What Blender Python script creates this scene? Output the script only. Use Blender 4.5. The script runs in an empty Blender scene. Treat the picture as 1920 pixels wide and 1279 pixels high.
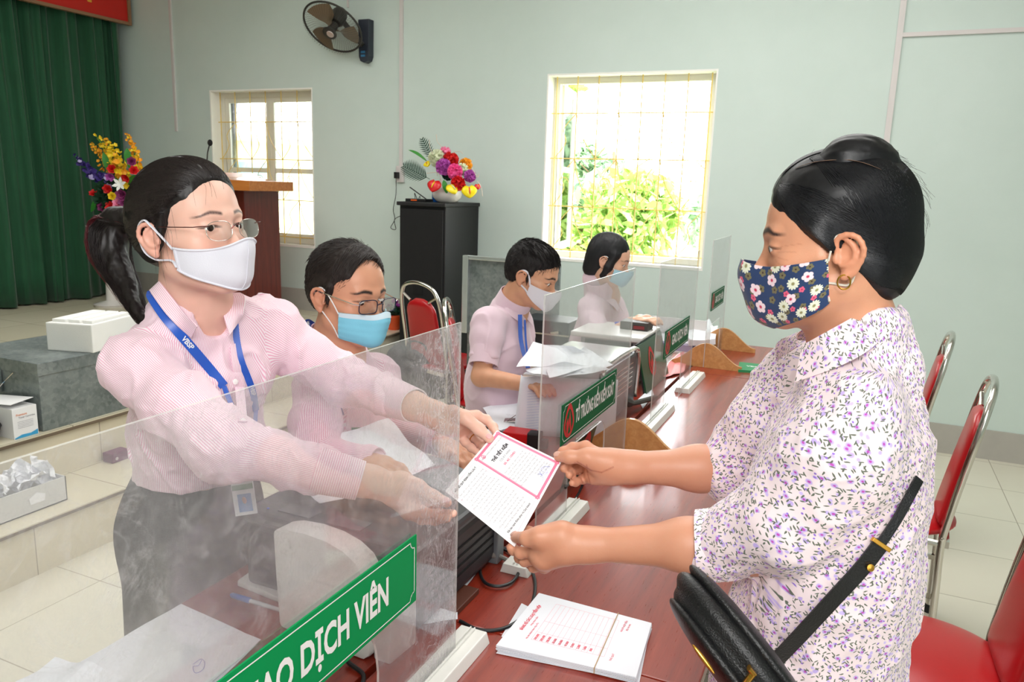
"""A savings-card hand-over across a screened counter; every object is built in code."""
import bpy, bmesh, math, random
import numpy as np
from mathutils import Vector, Matrix, noise as mnoise

# ------------------------------------------------------------------ camera, light, exposure
SC = bpy.context.scene
COL = SC.collection
CAM_H = 1.60
FPX = 1450.0
YAW, PITCH, ROLL = math.radians(24.03), math.radians(11.34), math.radians(1.83)


def cam_axes():
    cy, sy = math.cos(YAW), math.sin(YAW)
    fwd = np.array([-sy * math.cos(PITCH), cy * math.cos(PITCH), -math.sin(PITCH)])
    right = np.array([cy, sy, 0.0])
    up = np.cross(right, fwd)
    c, s = math.cos(ROLL), math.sin(ROLL)
    return c * right + s * up, -s * right + c * up, fwd


CR, CU, CF = cam_axes()
CPOS = np.array([0.0, 0.0, CAM_H])
cam_d = bpy.data.cameras.new('camera')
cam = bpy.data.objects.new('camera', cam_d)
COL.objects.link(cam)
cam_d.sensor_width = 36.0
cam_d.lens = FPX / 1920.0 * 36.0
cam_d.clip_start = 0.05
mw = Matrix.Identity(4)
for i in range(3):
    mw[i][0], mw[i][1], mw[i][2], mw[i][3] = CR[i], CU[i], -CF[i], CPOS[i]
cam.matrix_world = mw
cam_d.dof.use_dof = True
cam_d.dof.focus_distance = 1.3
cam_d.dof.aperture_fstop = 20.0
SC.camera = cam
SC.view_settings.view_transform = 'Standard'
SC.view_settings.look = 'None'
SC.view_settings.exposure = 0.0
SC.view_settings.gamma = 1.0
SC.view_settings.use_curve_mapping = False

world = bpy.data.worlds.new('daylight')
SC.world = world
world.use_nodes = True
world.node_tree.nodes['Background'].inputs[0].default_value = (0.96, 0.98, 1.0, 1)
world.node_tree.nodes['Background'].inputs[1].default_value = 10.0


def area(name, loc, target, sx, sy, power, color=(1, 1, 1), spread=180):
    l = bpy.data.lights.new(name, 'AREA')
    l.shape = 'RECTANGLE'
    l.size, l.size_y, l.energy, l.color = sx, sy, power, color
    l.spread = math.radians(spread)
    o = bpy.data.objects.new(name, l)
    COL.objects.link(o)
    o.location = loc
    o.rotation_euler = (Vector(target) - Vector(loc)).to_track_quat('-Z', 'Y').to_euler()
    return o


# added fill lights overhead and from behind on the right, and the camera's own bounced flash
area('overhead_fill_light', (-0.7, 3.3, 3.42), (-0.7, 3.3, 0), 2.4, 2.4, 70, (1.0, 0.985, 0.97))  # this and the next are added overhead fills, no fixture hangs there
area('overhead_fill_light', (-3.9, 2.6, 3.42), (-3.9, 2.6, 0), 2.4, 2.4, 56, (1.0, 0.985, 0.97))
area('bounced_flash_light', (0.35, -0.9, 2.75), (-0.8, 2.2, 0.9), 1.5, 1.0, 38, (1.0, 0.985, 0.97))
area('camera_flash_light', (0.12, -0.25, 2.05), (-0.75, 1.6, 0.95), 0.4, 0.3, 10, (1.0, 0.99, 0.98))
area('side_fill_light', (1.9, -1.6, 1.7), (-1.2, 2.2, 1.0), 1.6, 2.0, 26, (0.95, 0.98, 1.0))  # added fill from behind, the walls there have no door
sun_d = bpy.data.lights.new('sun', 'SUN')
sun = bpy.data.objects.new('sun', sun_d)
COL.objects.link(sun)
sun_d.energy = 16.0
sun_d.angle = math.radians(3)
sun.rotation_euler = (math.radians(38), math.radians(-12), math.radians(8))


# ------------------------------------------------------------------ small helpers
def W(px, py, t):
    """the place t metres deep along the view through a point of the 1920x1279 frame"""
    return CPOS + t * (CF + CR * (px - 960.0) / FPX - CU * (py - 639.5) / FPX)


def WP(px, py, axis, val):
    """where that view meets the plane axis = val"""
    d = CF + CR * (px - 960.0) / FPX - CU * (py - 639.5) / FPX
    return CPOS + d * ((val - CPOS[axis]) / d[axis])


def V3(*a):
    return np.array(a, float)


def unit(v):
    v = np.asarray(v, float)
    return v / (np.linalg.norm(v) + 1e-12)


def lin(c):
    """8-bit colour to linear"""
    return tuple((x / 255 / 12.92) if x / 255 <= 0.04045 else ((x / 255 + 0.055) / 1.055) ** 2.4 for x in c)


def tag(o, label=None, cat=None, group=None, kind=None):
    if label: o['label'] = label
    if cat: o['category'] = cat
    if group: o['group'] = group
    if kind: o['kind'] = kind
    return o


def empty(name, loc=(0, 0, 0), rotz=0.0):
    o = bpy.data.objects.new(name, None)
    o.empty_display_size = 0.05
    COL.objects.link(o)
    o.location = loc
    o.rotation_euler = (0, 0, rotz)
    bpy.context.view_layer.update()
    return o


def parent_keep(o, p):
    """parent, keeping the child's world coordinates"""
    m = Matrix.LocRotScale(p.location, p.rotation_euler, p.scale) if p.parent is None else p.matrix_world
    if p.parent is not None:
        m = WM(p)
    o.parent = p
    o.matrix_parent_inverse = m.inverted()


def WM(o):
    m = Matrix.LocRotScale(o.location, o.rotation_euler, o.scale)
    if o.parent is not None:
        return WM(o.parent) @ o.matrix_parent_inverse @ m
    return m


def link_mesh(name, me, mat=None, parent=None, local=False):
    o = bpy.data.objects.new(name, me)
    COL.objects.link(o)
    if mat is not None and not me.materials:
        for m in (mat if isinstance(mat, (list, tuple)) else [mat]):
            me.materials.append(m)
    if parent is not None:
        if local:
            o.parent = parent
        else:
            parent_keep(o, parent)
    return o


def copy_tree(o, parent=None):
    c = o.copy()
    COL.objects.link(c)
    if parent is not None:
        c.parent = parent
        c.matrix_parent_inverse = o.matrix_parent_inverse.copy()
    for ch in list(o.children):
        copy_tree(ch, c)
    return c


class MB:
    """collects shapes into one mesh"""

    def __init__(s):
        s.v, s.f, s.m, s.cur = [], [], [], 0

    def add(s, vs, fs):
        n = len(s.v)
        s.v.extend([tuple(map(float, q)) for q in vs])
        for f in fs:
            s.f.append(tuple(i + n for i in f))
            s.m.append(s.cur)
        return s

    def box(s, lo, hi):
        x0, y0, z0 = lo
        x1, y1, z1 = hi
        v = [(x0, y0, z0), (x1, y0, z0), (x1, y1, z0), (x0, y1, z0), (x0, y0, z1), (x1, y0, z1), (x1, y1, z1), (x0, y1, z1)]
        return s.add(v, [(0, 3, 2, 1), (4, 5, 6, 7), (0, 1, 5, 4), (1, 2, 6, 5), (2, 3, 7, 6), (3, 0, 4, 7)])

    def obox(s, c, ax, ay, az):
        """box from centre and three half vectors"""
        c, ax, ay, az = map(np.asarray, (c, ax, ay, az))
        v = [c + i * ax + j * ay + k * az for k in (-1, 1) for i, j in ((-1, -1), (1, -1), (1, 1), (-1, 1))]
        fl = [(0, 3, 2, 1), (4, 5, 6, 7), (0, 1, 5, 4), (1, 2, 6, 5), (2, 3, 7, 6), (3, 0, 4, 7)]
        if np.dot(np.cross(ax, ay), az) < 0:
            fl = [f[::-1] for f in fl]
        return s.add(v, fl)

    def tube(s, pts, r, n=10, closed=False, caps=True, flat=None):
        pts = [np.asarray(p, float) for p in pts]
        N = len(pts)
        rs = r if isinstance(r, (list, tuple, np.ndarray)) else [r] * N
        rings = []
        prev = None
        for i in range(N):
            a = pts[(i - 1) % N] if (closed or i > 0) else pts[i]
            b = pts[(i + 1) % N] if (closed or i < N - 1) else pts[i]
            t = unit(b - a)
            if prev is None:
                h = V3(0, 0, 1) if abs(t[2]) < 0.9 else V3(1, 0, 0)
                x = unit(np.cross(h, t))
            else:
                x = unit(prev - t * np.dot(prev, t))
            prev = x
            y = np.cross(t, x)
            fx, fy = (1, 1) if flat is None else flat
            rings.append([pts[i] + rs[i] * (x * math.cos(2 * math.pi * k / n) * fx + y * math.sin(2 * math.pi * k / n) * fy) for k in range(n)])
        vs = [q for ring in rings for q in ring]
        fs = []
        for i in range(N if closed else N - 1):
            j = (i + 1) % N
            for k in range(n):
                l = (k + 1) % n
                fs.append((i * n + k, i * n + l, j * n + l, j * n + k))
        if caps and not closed:
            fs.append(tuple(range(n))[::-1])
            fs.append(tuple((N - 1) * n + k for k in range(n)))
        return s.add(vs, fs)

    def lathe(s, prof, c=(0, 0, 0), n=24, axis=None):
        """profile of (radius, height) turned round an axis through c"""
        c = np.asarray(c, float)
        z = unit(axis) if axis is not None else V3(0, 0, 1)
        h = V3(1, 0, 0) if abs(z[0]) < 0.9 else V3(0, 1, 0)
        x = unit(np.cross(h, z)); y = np.cross(z, x)
        vs, fs = [], []
        for (r, hh) in prof:
            for k in range(n):
                a = 2 * math.pi * k / n
                vs.append(c + z * hh + r * (x * math.cos(a) + y * math.sin(a)))
        for i in range(len(prof) - 1):
            for k in range(n):
                l = (k + 1) % n
                fs.append((i * n + k, i * n + l, (i + 1) * n + l, (i + 1) * n + k))
        fs.append(tuple(range(n))[::-1])
        fs.append(tuple((len(prof) - 1) * n + k for k in range(n)))
        return s.add(vs, fs)

    def prism(s, poly, o, ux, uy, ext):
        """2-D outline poly laid out from o along ux, uy, thickened by the vector ext"""
        o, ux, uy, ext = map(lambda q: np.asarray(q, float), (o, ux, uy, ext))
        N = len(poly)
        base = [o + ux * p[0] + uy * p[1] for p in poly]
        vs = base + [b + ext for b in base]
        fs = [tuple(range(N))[::-1], tuple(range(N, 2 * N))]
        for i in range(N):
            j = (i + 1) % N
            fs.append((i, j, N + j, N + i))
        ar = sum(poly[i][0] * poly[(i + 1) % N][1] - poly[(i + 1) % N][0] * poly[i][1] for i in range(N))
        if ar * np.dot(np.cross(ux, uy), ext) < 0:
            fs = [f[::-1] for f in fs]
        return s.add(vs, fs)

    def ell(s, c, r, n=16, m=10, R=None):
        c = np.asarray(c, float)
        r = np.asarray(r if hasattr(r, '__len__') else (r, r, r), float)
        vs = []
        for i in range(m + 1):
            th = math.pi * i / m
            for k in range(n):
                a = 2 * math.pi * k / n
                q = r * V3(math.sin(th) * math.cos(a), math.sin(th) * math.sin(a), math.cos(th))
                vs.append(c + (q if R is None else q @ R))
        fs = []
        for i in range(m):
            for k in range(n):
                l = (k + 1) % n
                fs.append((i * n + k, (i + 1) * n + k, (i + 1) * n + l, i * n + l))
        return s.add(vs, fs)

    def grid(s, P, closed_u=False, thick=0.0):
        """P[i][j] grid of points; thick > 0 closes it into a slab"""
        P = np.asarray(P, float)
        a, b = P.shape[:2]
        if thick:
            du = np.gradient(P, axis=0) if not closed_u else (np.roll(P, -1, 0) - np.roll(P, 1, 0))
            dv = np.gradient(P, axis=1)
            nn = np.cross(du, dv)
            nn /= np.linalg.norm(nn, axis=2, keepdims=True) + 1e-12
            Q = P - nn * thick
        vs = [P[i, j] for i in range(a) for j in range(b)]
        A = a if closed_u else a - 1
        fs = [(i * b + j, ((i + 1) % a) * b + j, ((i + 1) % a) * b + j + 1, i * b + j + 1) for i in range(A) for j in range(b - 1)]
        if thick:
            o = a * b
            vs += [Q[i, j] for i in range(a) for j in range(b)]
            fs += [(f[3] + o, f[2] + o, f[1] + o, f[0] + o) for f in fs]
            for i in range(A):
                k = (i + 1) % a
                fs.append((i * b, i * b + o, k * b + o, k * b))
                fs.append((k * b + b - 1, k * b + b - 1 + o, i * b + b - 1 + o, i * b + b - 1))
            if not closed_u:
                for j in range(b - 1):
                    fs.append((j + 1, j + 1 + o, j + o, j))
                    e = (a - 1) * b
                    fs.append((e + j, e + j + o, e + j + 1 + o, e + j + 1))
        return s.add(vs, fs)

    def mesh(s, name, smooth=False, bevel=0.0, fix=False, angle=None):
        me = bpy.data.meshes.new(name)
        me.from_pydata(s.v, [], s.f)
        if any(s.m):
            me.polygons.foreach_set('material_index', s.m)
        if bevel or fix:
            bm = bmesh.new()
            bm.from_mesh(me)
            bmesh.ops.remove_doubles(bm, verts=bm.verts, dist=1e-6)
            if fix:
                bmesh.ops.recalc_face_normals(bm, faces=bm.faces)
            if bevel:
                es = [e for e in bm.edges if len(e.link_faces) == 2 and e.calc_face_angle(0) > 0.6]
                bmesh.ops.bevel(bm, geom=es, offset=bevel, segments=2, affect='EDGES', profile=0.6)
            bm.to_mesh(me)
            bm.free()
        if smooth:
            me.polygons.foreach_set('use_smooth', [True] * len(me.polygons))
            if smooth != 2:
                try:
                    me.set_sharp_from_angle(angle=math.radians(angle or 40))
                except Exception:
                    pass
        me.update()
        return me

    def build(s, name, mat=None, parent=None, smooth=False, bevel=0.0, fix=False, local=False, angle=None):
        return link_mesh(name, s.mesh(name, smooth, bevel, fix, angle), mat, parent, local)


def spline(pts, n):
    """smooth path through points (Catmull-Rom), n samples"""
    P = np.array(pts, float)
    if len(P) == 2:
        return [P[0] + (P[1] - P[0]) * t for t in np.linspace(0, 1, n)]
    Q = np.vstack([2 * P[0] - P[1], P, 2 * P[-1] - P[-2]])
    out = []
    m = len(P) - 1
    for t in np.linspace(0, m, n):
        i = min(int(t), m - 1)
        u = t - i
        a, b, c, d = Q[i], Q[i + 1], Q[i + 2], Q[i + 3]
        out.append(0.5 * ((2 * b) + (-a + c) * u + (2 * a - 5 * b + 4 * c - d) * u * u + (-a + 3 * b - 3 * c + d) * u ** 3))
    return out


# ------------------------------------------------------------------ writing
def text_mesh(body, size, bold=0.0, sx=1.0, align='CENTER', extrude=0.0, shear=0.0):
    c = bpy.data.curves.new('lettering', 'FONT')
    c.body = body
    c.size = size
    c.align_x = align
    c.align_y = 'CENTER'
    c.offset = bold
    c.extrude = extrude
    c.shear = shear
    c.resolution_u = 3
    o = bpy.data.objects.new('lettering', c)
    COL.objects.link(o)
    dg = bpy.context.evaluated_depsgraph_get()
    me = bpy.data.meshes.new_from_object(o.evaluated_get(dg))
    bpy.data.objects.remove(o)
    bpy.data.curves.remove(c)
    me.materials.clear()
    vs = np.empty(len(me.vertices) * 3)
    me.vertices.foreach_get('co', vs)
    vs = vs.reshape(-1, 3)
    vs[:, 0] *= sx
    fs = [tuple(p.vertices) for p in me.polygons]
    bpy.data.meshes.remove(me)
    return vs, fs


def put_text(mb, body, o, ux, uy, size, bold=0.0, sx=1.0, align='CENTER', width=None):
    """letters onto a plane: o origin, ux reading direction, uy up; width fits the line to a length"""
    vs, fs = text_mesh(body, size, bold, sx, align)
    if not len(vs):
        return
    if width:
        w = vs[:, 0].max() - vs[:, 0].min()
        vs[:, 0] = (vs[:, 0] - (vs[:, 0].max() + vs[:, 0].min()) / 2) * width / w
    ux, uy = np.asarray(ux, float), np.asarray(uy, float)
    P = np.asarray(o, float) + vs[:, :1] * ux + vs[:, 1:2] * uy
    mb.add(P, fs)


# ------------------------------------------------------------------ materials
class NT:
    def __init__(s, name):
        s.mat = bpy.data.materials.new(name)
        s.mat.use_nodes = True
        s.t = s.mat.node_tree
        s.n = s.t.nodes
        s.p = s.n['Principled BSDF']
        s.out = s.n['Material Output']

    def node(s, typ, ins=None, **kw):
        nd = s.n.new(typ)
        for k, v in kw.items():
            setattr(nd, k, v)
        for k, v in (ins or {}).items():
            s.set(nd.inputs[k], v)
        return nd

    def set(s, sock, v):
        if isinstance(v, bpy.types.NodeSocket):
            s.t.links.new(v, sock)
        elif isinstance(v, bpy.types.Node):
            s.t.links.new(v.outputs[0], sock)
        else:
            if hasattr(sock.default_value, '__len__') and hasattr(v, '__len__') and len(v) == 3 and len(sock.default_value) == 4:
                v = (*v, 1)
            sock.default_value = v

    def math(s, op, a, b=0.0, c=0.0, clamp=False):
        nd = s.n.new('ShaderNodeMath')
        nd.operation = op
        nd.use_clamp = clamp
        for i, v in enumerate((a, b, c)):
            s.set(nd.inputs[i], v)
        return nd.outputs[0]

    def ramp(s, fac, stops, interp='LINEAR'):
        nd = s.n.new('ShaderNodeValToRGB')
        nd.color_ramp.interpolation = interp
        el = nd.color_ramp.elements
        while len(el) < len(stops):
            el.new(0.5)
        for e, (p, c) in zip(el, stops):
            e.position = p
            e.color = (*c, 1) if len(c) == 3 else c
        s.set(nd.inputs[0], fac)
        return nd.outputs[0]

    def mix(s, fac, a, b, blend='MIX'):
        nd = s.n.new('ShaderNodeMix')
        nd.data_type = 'RGBA'
        nd.blend_type = blend
        s.set(nd.inputs[0], fac)
        s.set(nd.inputs[6], a)
        s.set(nd.inputs[7], b)
        return nd.outputs[2]

    def coord(s, which='Object', scale=(1, 1, 1), loc=(0, 0, 0), rot=(0, 0, 0)):
        tc = s.n.new('ShaderNodeTexCoord')
        mp = s.n.new('ShaderNodeMapping')
        mp.inputs['Scale'].default_value = scale
        mp.inputs['Location'].default_value = loc
        mp.inputs['Rotation'].default_value = rot
        s.t.links.new(tc.outputs[which], mp.inputs[0])
        return mp.outputs[0]

    def noise(s, vec, scale, detail=3.0, rough=0.5, dist=0.0):
        return s.node('ShaderNodeTexNoise', {'Vector': vec, 'Scale': scale, 'Detail': detail, 'Roughness': rough, 'Distortion': dist}).outputs[0]

    def bump(s, h, strength=0.3, dist=0.002):
        return s.node('ShaderNodeBump', {'Height': h, 'Strength': strength, 'Distance': dist}).outputs[0]

    def set_p(s, **kw):
        names = {'base': 'Base Color', 'rough': 'Roughness', 'metal': 'Metallic', 'normal': 'Normal', 'spec': 'Specular IOR Level',
                 'coat': 'Coat Weight', 'coat_rough': 'Coat Roughness', 'sheen': 'Sheen Weight', 'alpha': 'Alpha', 'sss': 'Subsurface Weight',
                 'sssr': 'Subsurface Radius', 'ssss': 'Subsurface Scale', 'trans': 'Transmission Weight', 'emit': 'Emission Color', 'emits': 'Emission Strength',
                 'aniso': 'Anisotropic', 'ior': 'IOR'}
        for k, v in kw.items():
            s.set(s.p.inputs[names[k]], v)
        return s.mat


MATS = {}


def plain(name, rgb, rough=0.5, metal=0.0, var=0.06, scale=12.0, bump=0.0, bscale=80.0, **kw):
    """a plain colour with slight procedural unevenness"""
    if name in MATS:
        return MATS[name]
    m = NT(name)
    c = lin(rgb)
    co = m.coord()
    n = m.noise(co, scale, 3)
    col = m.mix(n, tuple(x * (1 - var) for x in c), tuple(min(1, x * (1 + var)) for x in c))
    m.set_p(base=col, rough=rough, metal=metal, **kw)
    if bump:
        m.set_p(normal=m.bump(m.noise(co, bscale, 4), bump, 0.002))
    MATS[name] = m.mat
    return m.mat
# ------------------------------------------------------------------ implicit modelling: fields of round cones and ellipsoids, meshed with surface nets
class Field:
    def __init__(s):
        s.pr = []
        s.disp = None
        s.post = None

    def _add(s, op, k, lo, hi, fn):
        s.pr.append((op, k, np.asarray(lo, float), np.asarray(hi, float), fn))
        return s

    def cone(s, a, b, ra, rb=None, k=0.01, op='+', flat=None):
        """round cone a->b; flat=(axis, factor) squeezes it along an axis by the factor"""
        a, b = np.asarray(a, float), np.asarray(b, float)
        rb = ra if rb is None else rb
        R = max(ra, rb)
        lo, hi = np.minimum(a, b) - R, np.maximum(a, b) + R
        ba = b - a
        L2 = max(float(ba @ ba), 1e-10)

        def fn(P):
            if flat is None:
                pa = P - a
                h = np.clip(pa @ ba / L2, 0, 1)
                return np.sqrt(((pa - h[:, None] * ba) ** 2).sum(1)) - (ra + (rb - ra) * h)
            ax, f = flat
            pa = P - a
            h = np.clip(pa @ ba / L2, 0, 1)
            d = pa - h[:, None] * ba
            t = d @ ax
            dd = (d ** 2).sum(1) + t * t * (f * f - 1)
            q = np.sqrt(dd)
            return (q - (ra + (rb - ra) * h)) / (1 + (f - 1) * np.abs(t) * f / (q + 1e-9))
        return s._add(op, k, lo, hi, fn)

    def path(s, pts, rs, k=0.01, op='+', flat=None):
        for i in range(len(pts) - 1):
            s.cone(pts[i], pts[i + 1], rs[i], rs[i + 1], k, op, flat)
        return s

    def ell(s, c, r, R=None, k=0.01, op='+'):
        c = np.asarray(c, float)
        r = np.asarray(r if hasattr(r, '__len__') else (r, r, r), float)
        e = r.max()
        if R is None:
            lo, hi = c - r, c + r
        else:
            ext = np.sqrt(((np.asarray(R) * r[:, None]) ** 2).sum(0))
            lo, hi = c - ext, c + ext

        def fn(P):
            q = P - c
            if R is not None:
                q = q @ R.T
            k0 = np.sqrt(((q / r) ** 2).sum(1))
            k1 = np.sqrt(((q / (r * r)) ** 2).sum(1)) + 1e-9
            return k0 * (k0 - 1) / k1
        return s._add(op, k, lo, hi, fn)

    def half(s, o, n, k=0.005, op='-', lo=None, hi=None):
        """half space on the side n points to"""
        o, n = np.asarray(o, float), unit(n)
        return s._add(op, k, [-99] * 3 if lo is None else lo, [99] * 3 if hi is None else hi, lambda P: -((P - o) @ n))

    def ev(s, P, lo=None, hi=None, prims=None):
        d = np.full(len(P), 9.0)
        for (op, k, a, b, fn) in (s.pr if prims is None else prims):
            e = fn(P)
            if op == '+':
                if k > 0:
                    h = np.maximum(k - np.abs(d - e), 0) / k
                    d = np.minimum(d, e) - h * h * k / 4
                else:
                    d = np.minimum(d, e)
            elif op == '-':
                e = -e
                if k > 0:
                    h = np.maximum(k - np.abs(d - e), 0) / k
                    d = np.maximum(d, e) + h * h * k / 4
                else:
                    d = np.maximum(d, e)
            elif op == '&':
                if k > 0:
                    h = np.maximum(k - np.abs(d - e), 0) / k
                    d = np.maximum(d, e) + h * h * k / 4
                else:
                    d = np.maximum(d, e)
        if s.disp is not None:
            d = d + s.disp(P)
        return d

    def mesh_arrays(s, h, smooth=1, margin=0.012):
        B = 12
        bs = B * h
        pl = [p for p in s.pr if p[0] == '+']
        cm = margin + max(p[1] for p in pl) * .3
        lo = np.min([p[2] for p in pl], 0) - cm - 2 * h
        hi = np.max([p[3] for p in pl], 0) + cm + 2 * h
        nb = np.ceil((hi - lo) / bs).astype(int) + 1
        # candidate blocks near a prim
        idx = set()
        for p in pl:
            a = np.floor((p[2] - cm - lo) / bs).astype(int)
            b = np.floor((p[3] + cm - lo) / bs).astype(int)
            a = np.maximum(a, 0)
            for i in range(a[0], b[0] + 1):
                for j in range(a[1], b[1] + 1):
                    for k in range(a[2], b[2] + 1):
                        idx.add((i, j, k))
        idx = np.array(sorted(idx))
        cen = lo + (idx + 0.5) * bs
        d = s.ev(cen)
        idx = idx[np.abs(d) < bs * 0.87 * 1.8 + cm]
        g = np.arange(B + 1) * h
        G = np.stack(np.meshgrid(g, g, g, indexing='ij'), -1).reshape(-1, 3)
        VV, keep = [], []
        for b in idx:
            o = lo + b * bs
            bl, bh = o - margin - .02, o + bs + margin + .02
            prims = [p for p in s.pr if (p[0] == '&') or (np.all(p[2] - p[1] < bh) and np.all(p[3] + p[1] > bl))]
            if not prims:
                continue
            v = s.ev(o + G, prims=prims)
            if v.min() < 0 < v.max():
                VV.append(v.reshape(B + 1, B + 1, B + 1).astype(np.float32))
                keep.append(b)
        Vv = np.array(VV)
        keep = np.array(keep)
        S = Vv < 0
        nB = len(keep)
        pos = np.zeros((nB, B, B, B, 3), np.float32)
        cnt = np.zeros((nB, B, B, B), np.float32)
        edges = []
        for ax in range(3):
            sl0 = [slice(None)] * 4
            sl1 = [slice(None)] * 4
            sl0[ax + 1] = slice(0, B)
            sl1[ax + 1] = slice(1, B + 1)
            v0, v1 = Vv[tuple(sl0)], Vv[tuple(sl1)]
            cr = (v0 < 0) != (v1 < 0)
            t = np.where(cr, v0 / np.where(cr, v0 - v1, 1), 0)
            o1, o2 = [a for a in range(3) if a != ax]
            for d1 in (0, 1):
                for d2 in (0, 1):
                    sl = [slice(None)] * 4
                    sl[o1 + 1] = slice(d1, B + d1)
                    sl[o2 + 1] = slice(d2, B + d2)
                    c = cr[tuple(sl)]
                    cnt += c
                    pos[..., ax] += np.where(c, t[tuple(sl)], 0)
                    pos[..., o1] += c * d1
                    pos[..., o2] += c * d2
            # owned edges: sample index 0..B-1 on the other two axes
            sl = [slice(None)] * 4
            sl[o1 + 1] = slice(0, B)
            sl[o2 + 1] = slice(0, B)
            c = cr[tuple(sl)]
            bi, i, j, k = np.nonzero(c)
            inside = (v0[tuple(sl)] < 0)[bi, i, j, k]
            edges.append((ax, keep[bi] * B + np.stack([i, j, k], 1), inside))
        m = cnt > 0
        bi, i, j, k = np.nonzero(m)
        cell = keep[bi] * B + np.stack([i, j, k], 1)
        P = lo + (cell + pos[m] / cnt[m][:, None]) * h
        dim = nb * B + 4
        key = (cell[:, 0] * dim[1] + cell[:, 1]) * dim[2] + cell[:, 2]
        order = np.argsort(key)
        key = key[order]
        P = P[order]
        Q = []
        for ax, e, ins in edges:
            o1, o2 = [(1, 2), (2, 0), (0, 1)][ax]
            ids = []
            ok = np.ones(len(e), bool)
            for d1, d2 in ((0, 0), (1, 0), (1, 1), (0, 1)):
                c = e.copy()
                c[:, o1] -= d1
                c[:, o2] -= d2
                kk = (c[:, 0] * dim[1] + c[:, 1]) * dim[2] + c[:, 2]
                p = np.searchsorted(key, kk)
                p = np.minimum(p, len(key) - 1)
                ok &= key[p] == kk
                ids.append(p)
            q = np.stack(ids, 1)
            q[ins] = q[ins]
            q[~ins] = q[~ins][:, ::-1]
            Q.append(q[ok])
        Q = np.concatenate(Q)
        p0, p1, p2 = P[Q[:, 0]], P[Q[:, 1]], P[Q[:, 2]]
        if np.einsum('ij,ij->', p0, np.cross(p1, p2)) < 0:
            Q = Q[:, ::-1].copy()
        for _ in range(smooth):
            n = len(P)
            acc = np.zeros((n, 3))
            c = np.zeros(n)
            for a, b in ((0, 1), (1, 2), (2, 3), (3, 0)):
                for x, y in ((Q[:, a], Q[:, b]), (Q[:, b], Q[:, a])):
                    c += np.bincount(x, minlength=n)
                    for ax in range(3):
                        acc[:, ax] += np.bincount(x, weights=P[y, ax], minlength=n)
            P = P * 0.4 + 0.6 * acc / np.maximum(c, 1)[:, None]
        return P, Q

    def build(s, name, h, mat, parent=None, smooth=1, margin=0.012, color=None, uv=None):
        P, Q = s.mesh_arrays(h, smooth, margin)
        return arrays_obj(name, P, Q, mat, parent, color, uv)


def arrays_obj(name, P, Q, mat, parent=None, color=None, uv=None):
    me = bpy.data.meshes.new(name)
    me.vertices.add(len(P))
    me.vertices.foreach_set('co', P.astype(np.float32).ravel())
    me.loops.add(len(Q) * 4)
    me.loops.foreach_set('vertex_index', Q.astype(np.int32).ravel())
    me.polygons.add(len(Q))
    me.polygons.foreach_set('loop_start', np.arange(0, len(Q) * 4, 4, dtype=np.int32))
    me.polygons.foreach_set('use_smooth', np.ones(len(Q), bool))
    me.update(calc_edges=True)
    if color is not None:
        C = color(P)
        at = me.color_attributes.new('tint', 'FLOAT_COLOR', 'POINT')
        at.data.foreach_set('color', np.concatenate([C, np.ones((len(P), 1))], 1).astype(np.float32).ravel())
    if uv is not None:
        U = uv(P, Q)            # (faces, 4, 2)
        lay = me.uv_layers.new(name='cloth')
        lay.data.foreach_set('uv', U.astype(np.float32).ravel())
    me.validate()
    return link_mesh(name, me, mat, parent)


def bone_uv(bones):
    """UV in metres: u round the nearest bone, v along it.  bones: (a, b, ref direction for u=0, radius, weight)"""
    B = []
    for a, b, ref, rad, w in bones:
        a, b = np.asarray(a, float), np.asarray(b, float)
        t = unit(b - a)
        x = unit(np.asarray(ref, float) - t * np.dot(ref, t))
        B.append((a, b - a, t, x, np.cross(t, x), rad, w))

    def uv(P, Q):
        C = P[Q].mean(1)
        D = []
        for a, ba, t, x, y, rad, w in B:
            pa = C - a
            h = np.clip(pa @ ba / (ba @ ba), 0, 1)
            D.append(np.linalg.norm(pa - h[:, None] * ba, axis=1) / w)
        near = np.argmin(D, 0)
        U = np.zeros((len(Q), 4, 2))
        for i, (a, ba, t, x, y, rad, w) in enumerate(B):
            m = near == i
            if not m.any():
                continue
            c = C[m] - a
            ac = np.arctan2(c @ y, c @ x)
            L = P[Q[m]] - a
            al = np.arctan2(L @ y, L @ x)
            al = ac[:, None] + (al - ac[:, None] + np.pi) % (2 * np.pi) - np.pi
            U[m, :, 0] = al * rad + i * 3.7
            U[m, :, 1] = L @ t + i * 1.3
        return U
    return uv
# ------------------------------------------------------------------ people: shared anatomy
_rs = np.random.RandomState(5)
_T = _rs.uniform(-1, 1, (32, 32, 32))


def vnoise(P):
    """smooth lattice noise, about -1..1"""
    i = np.floor(P).astype(int)
    f = P - i
    f = f * f * (3 - 2 * f)
    i0, i1 = i % 32, (i + 1) % 32
    r = 0
    for dx in (0, 1):
        for dy in (0, 1):
            for dz in (0, 1):
                w = (f[:, 0] if dx else 1 - f[:, 0]) * (f[:, 1] if dy else 1 - f[:, 1]) * (f[:, 2] if dz else 1 - f[:, 2])
                r = r + w * _T[(i1 if dx else i0)[:, 0], (i1 if dy else i0)[:, 1], (i1 if dz else i0)[:, 2]]
    return r


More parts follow.
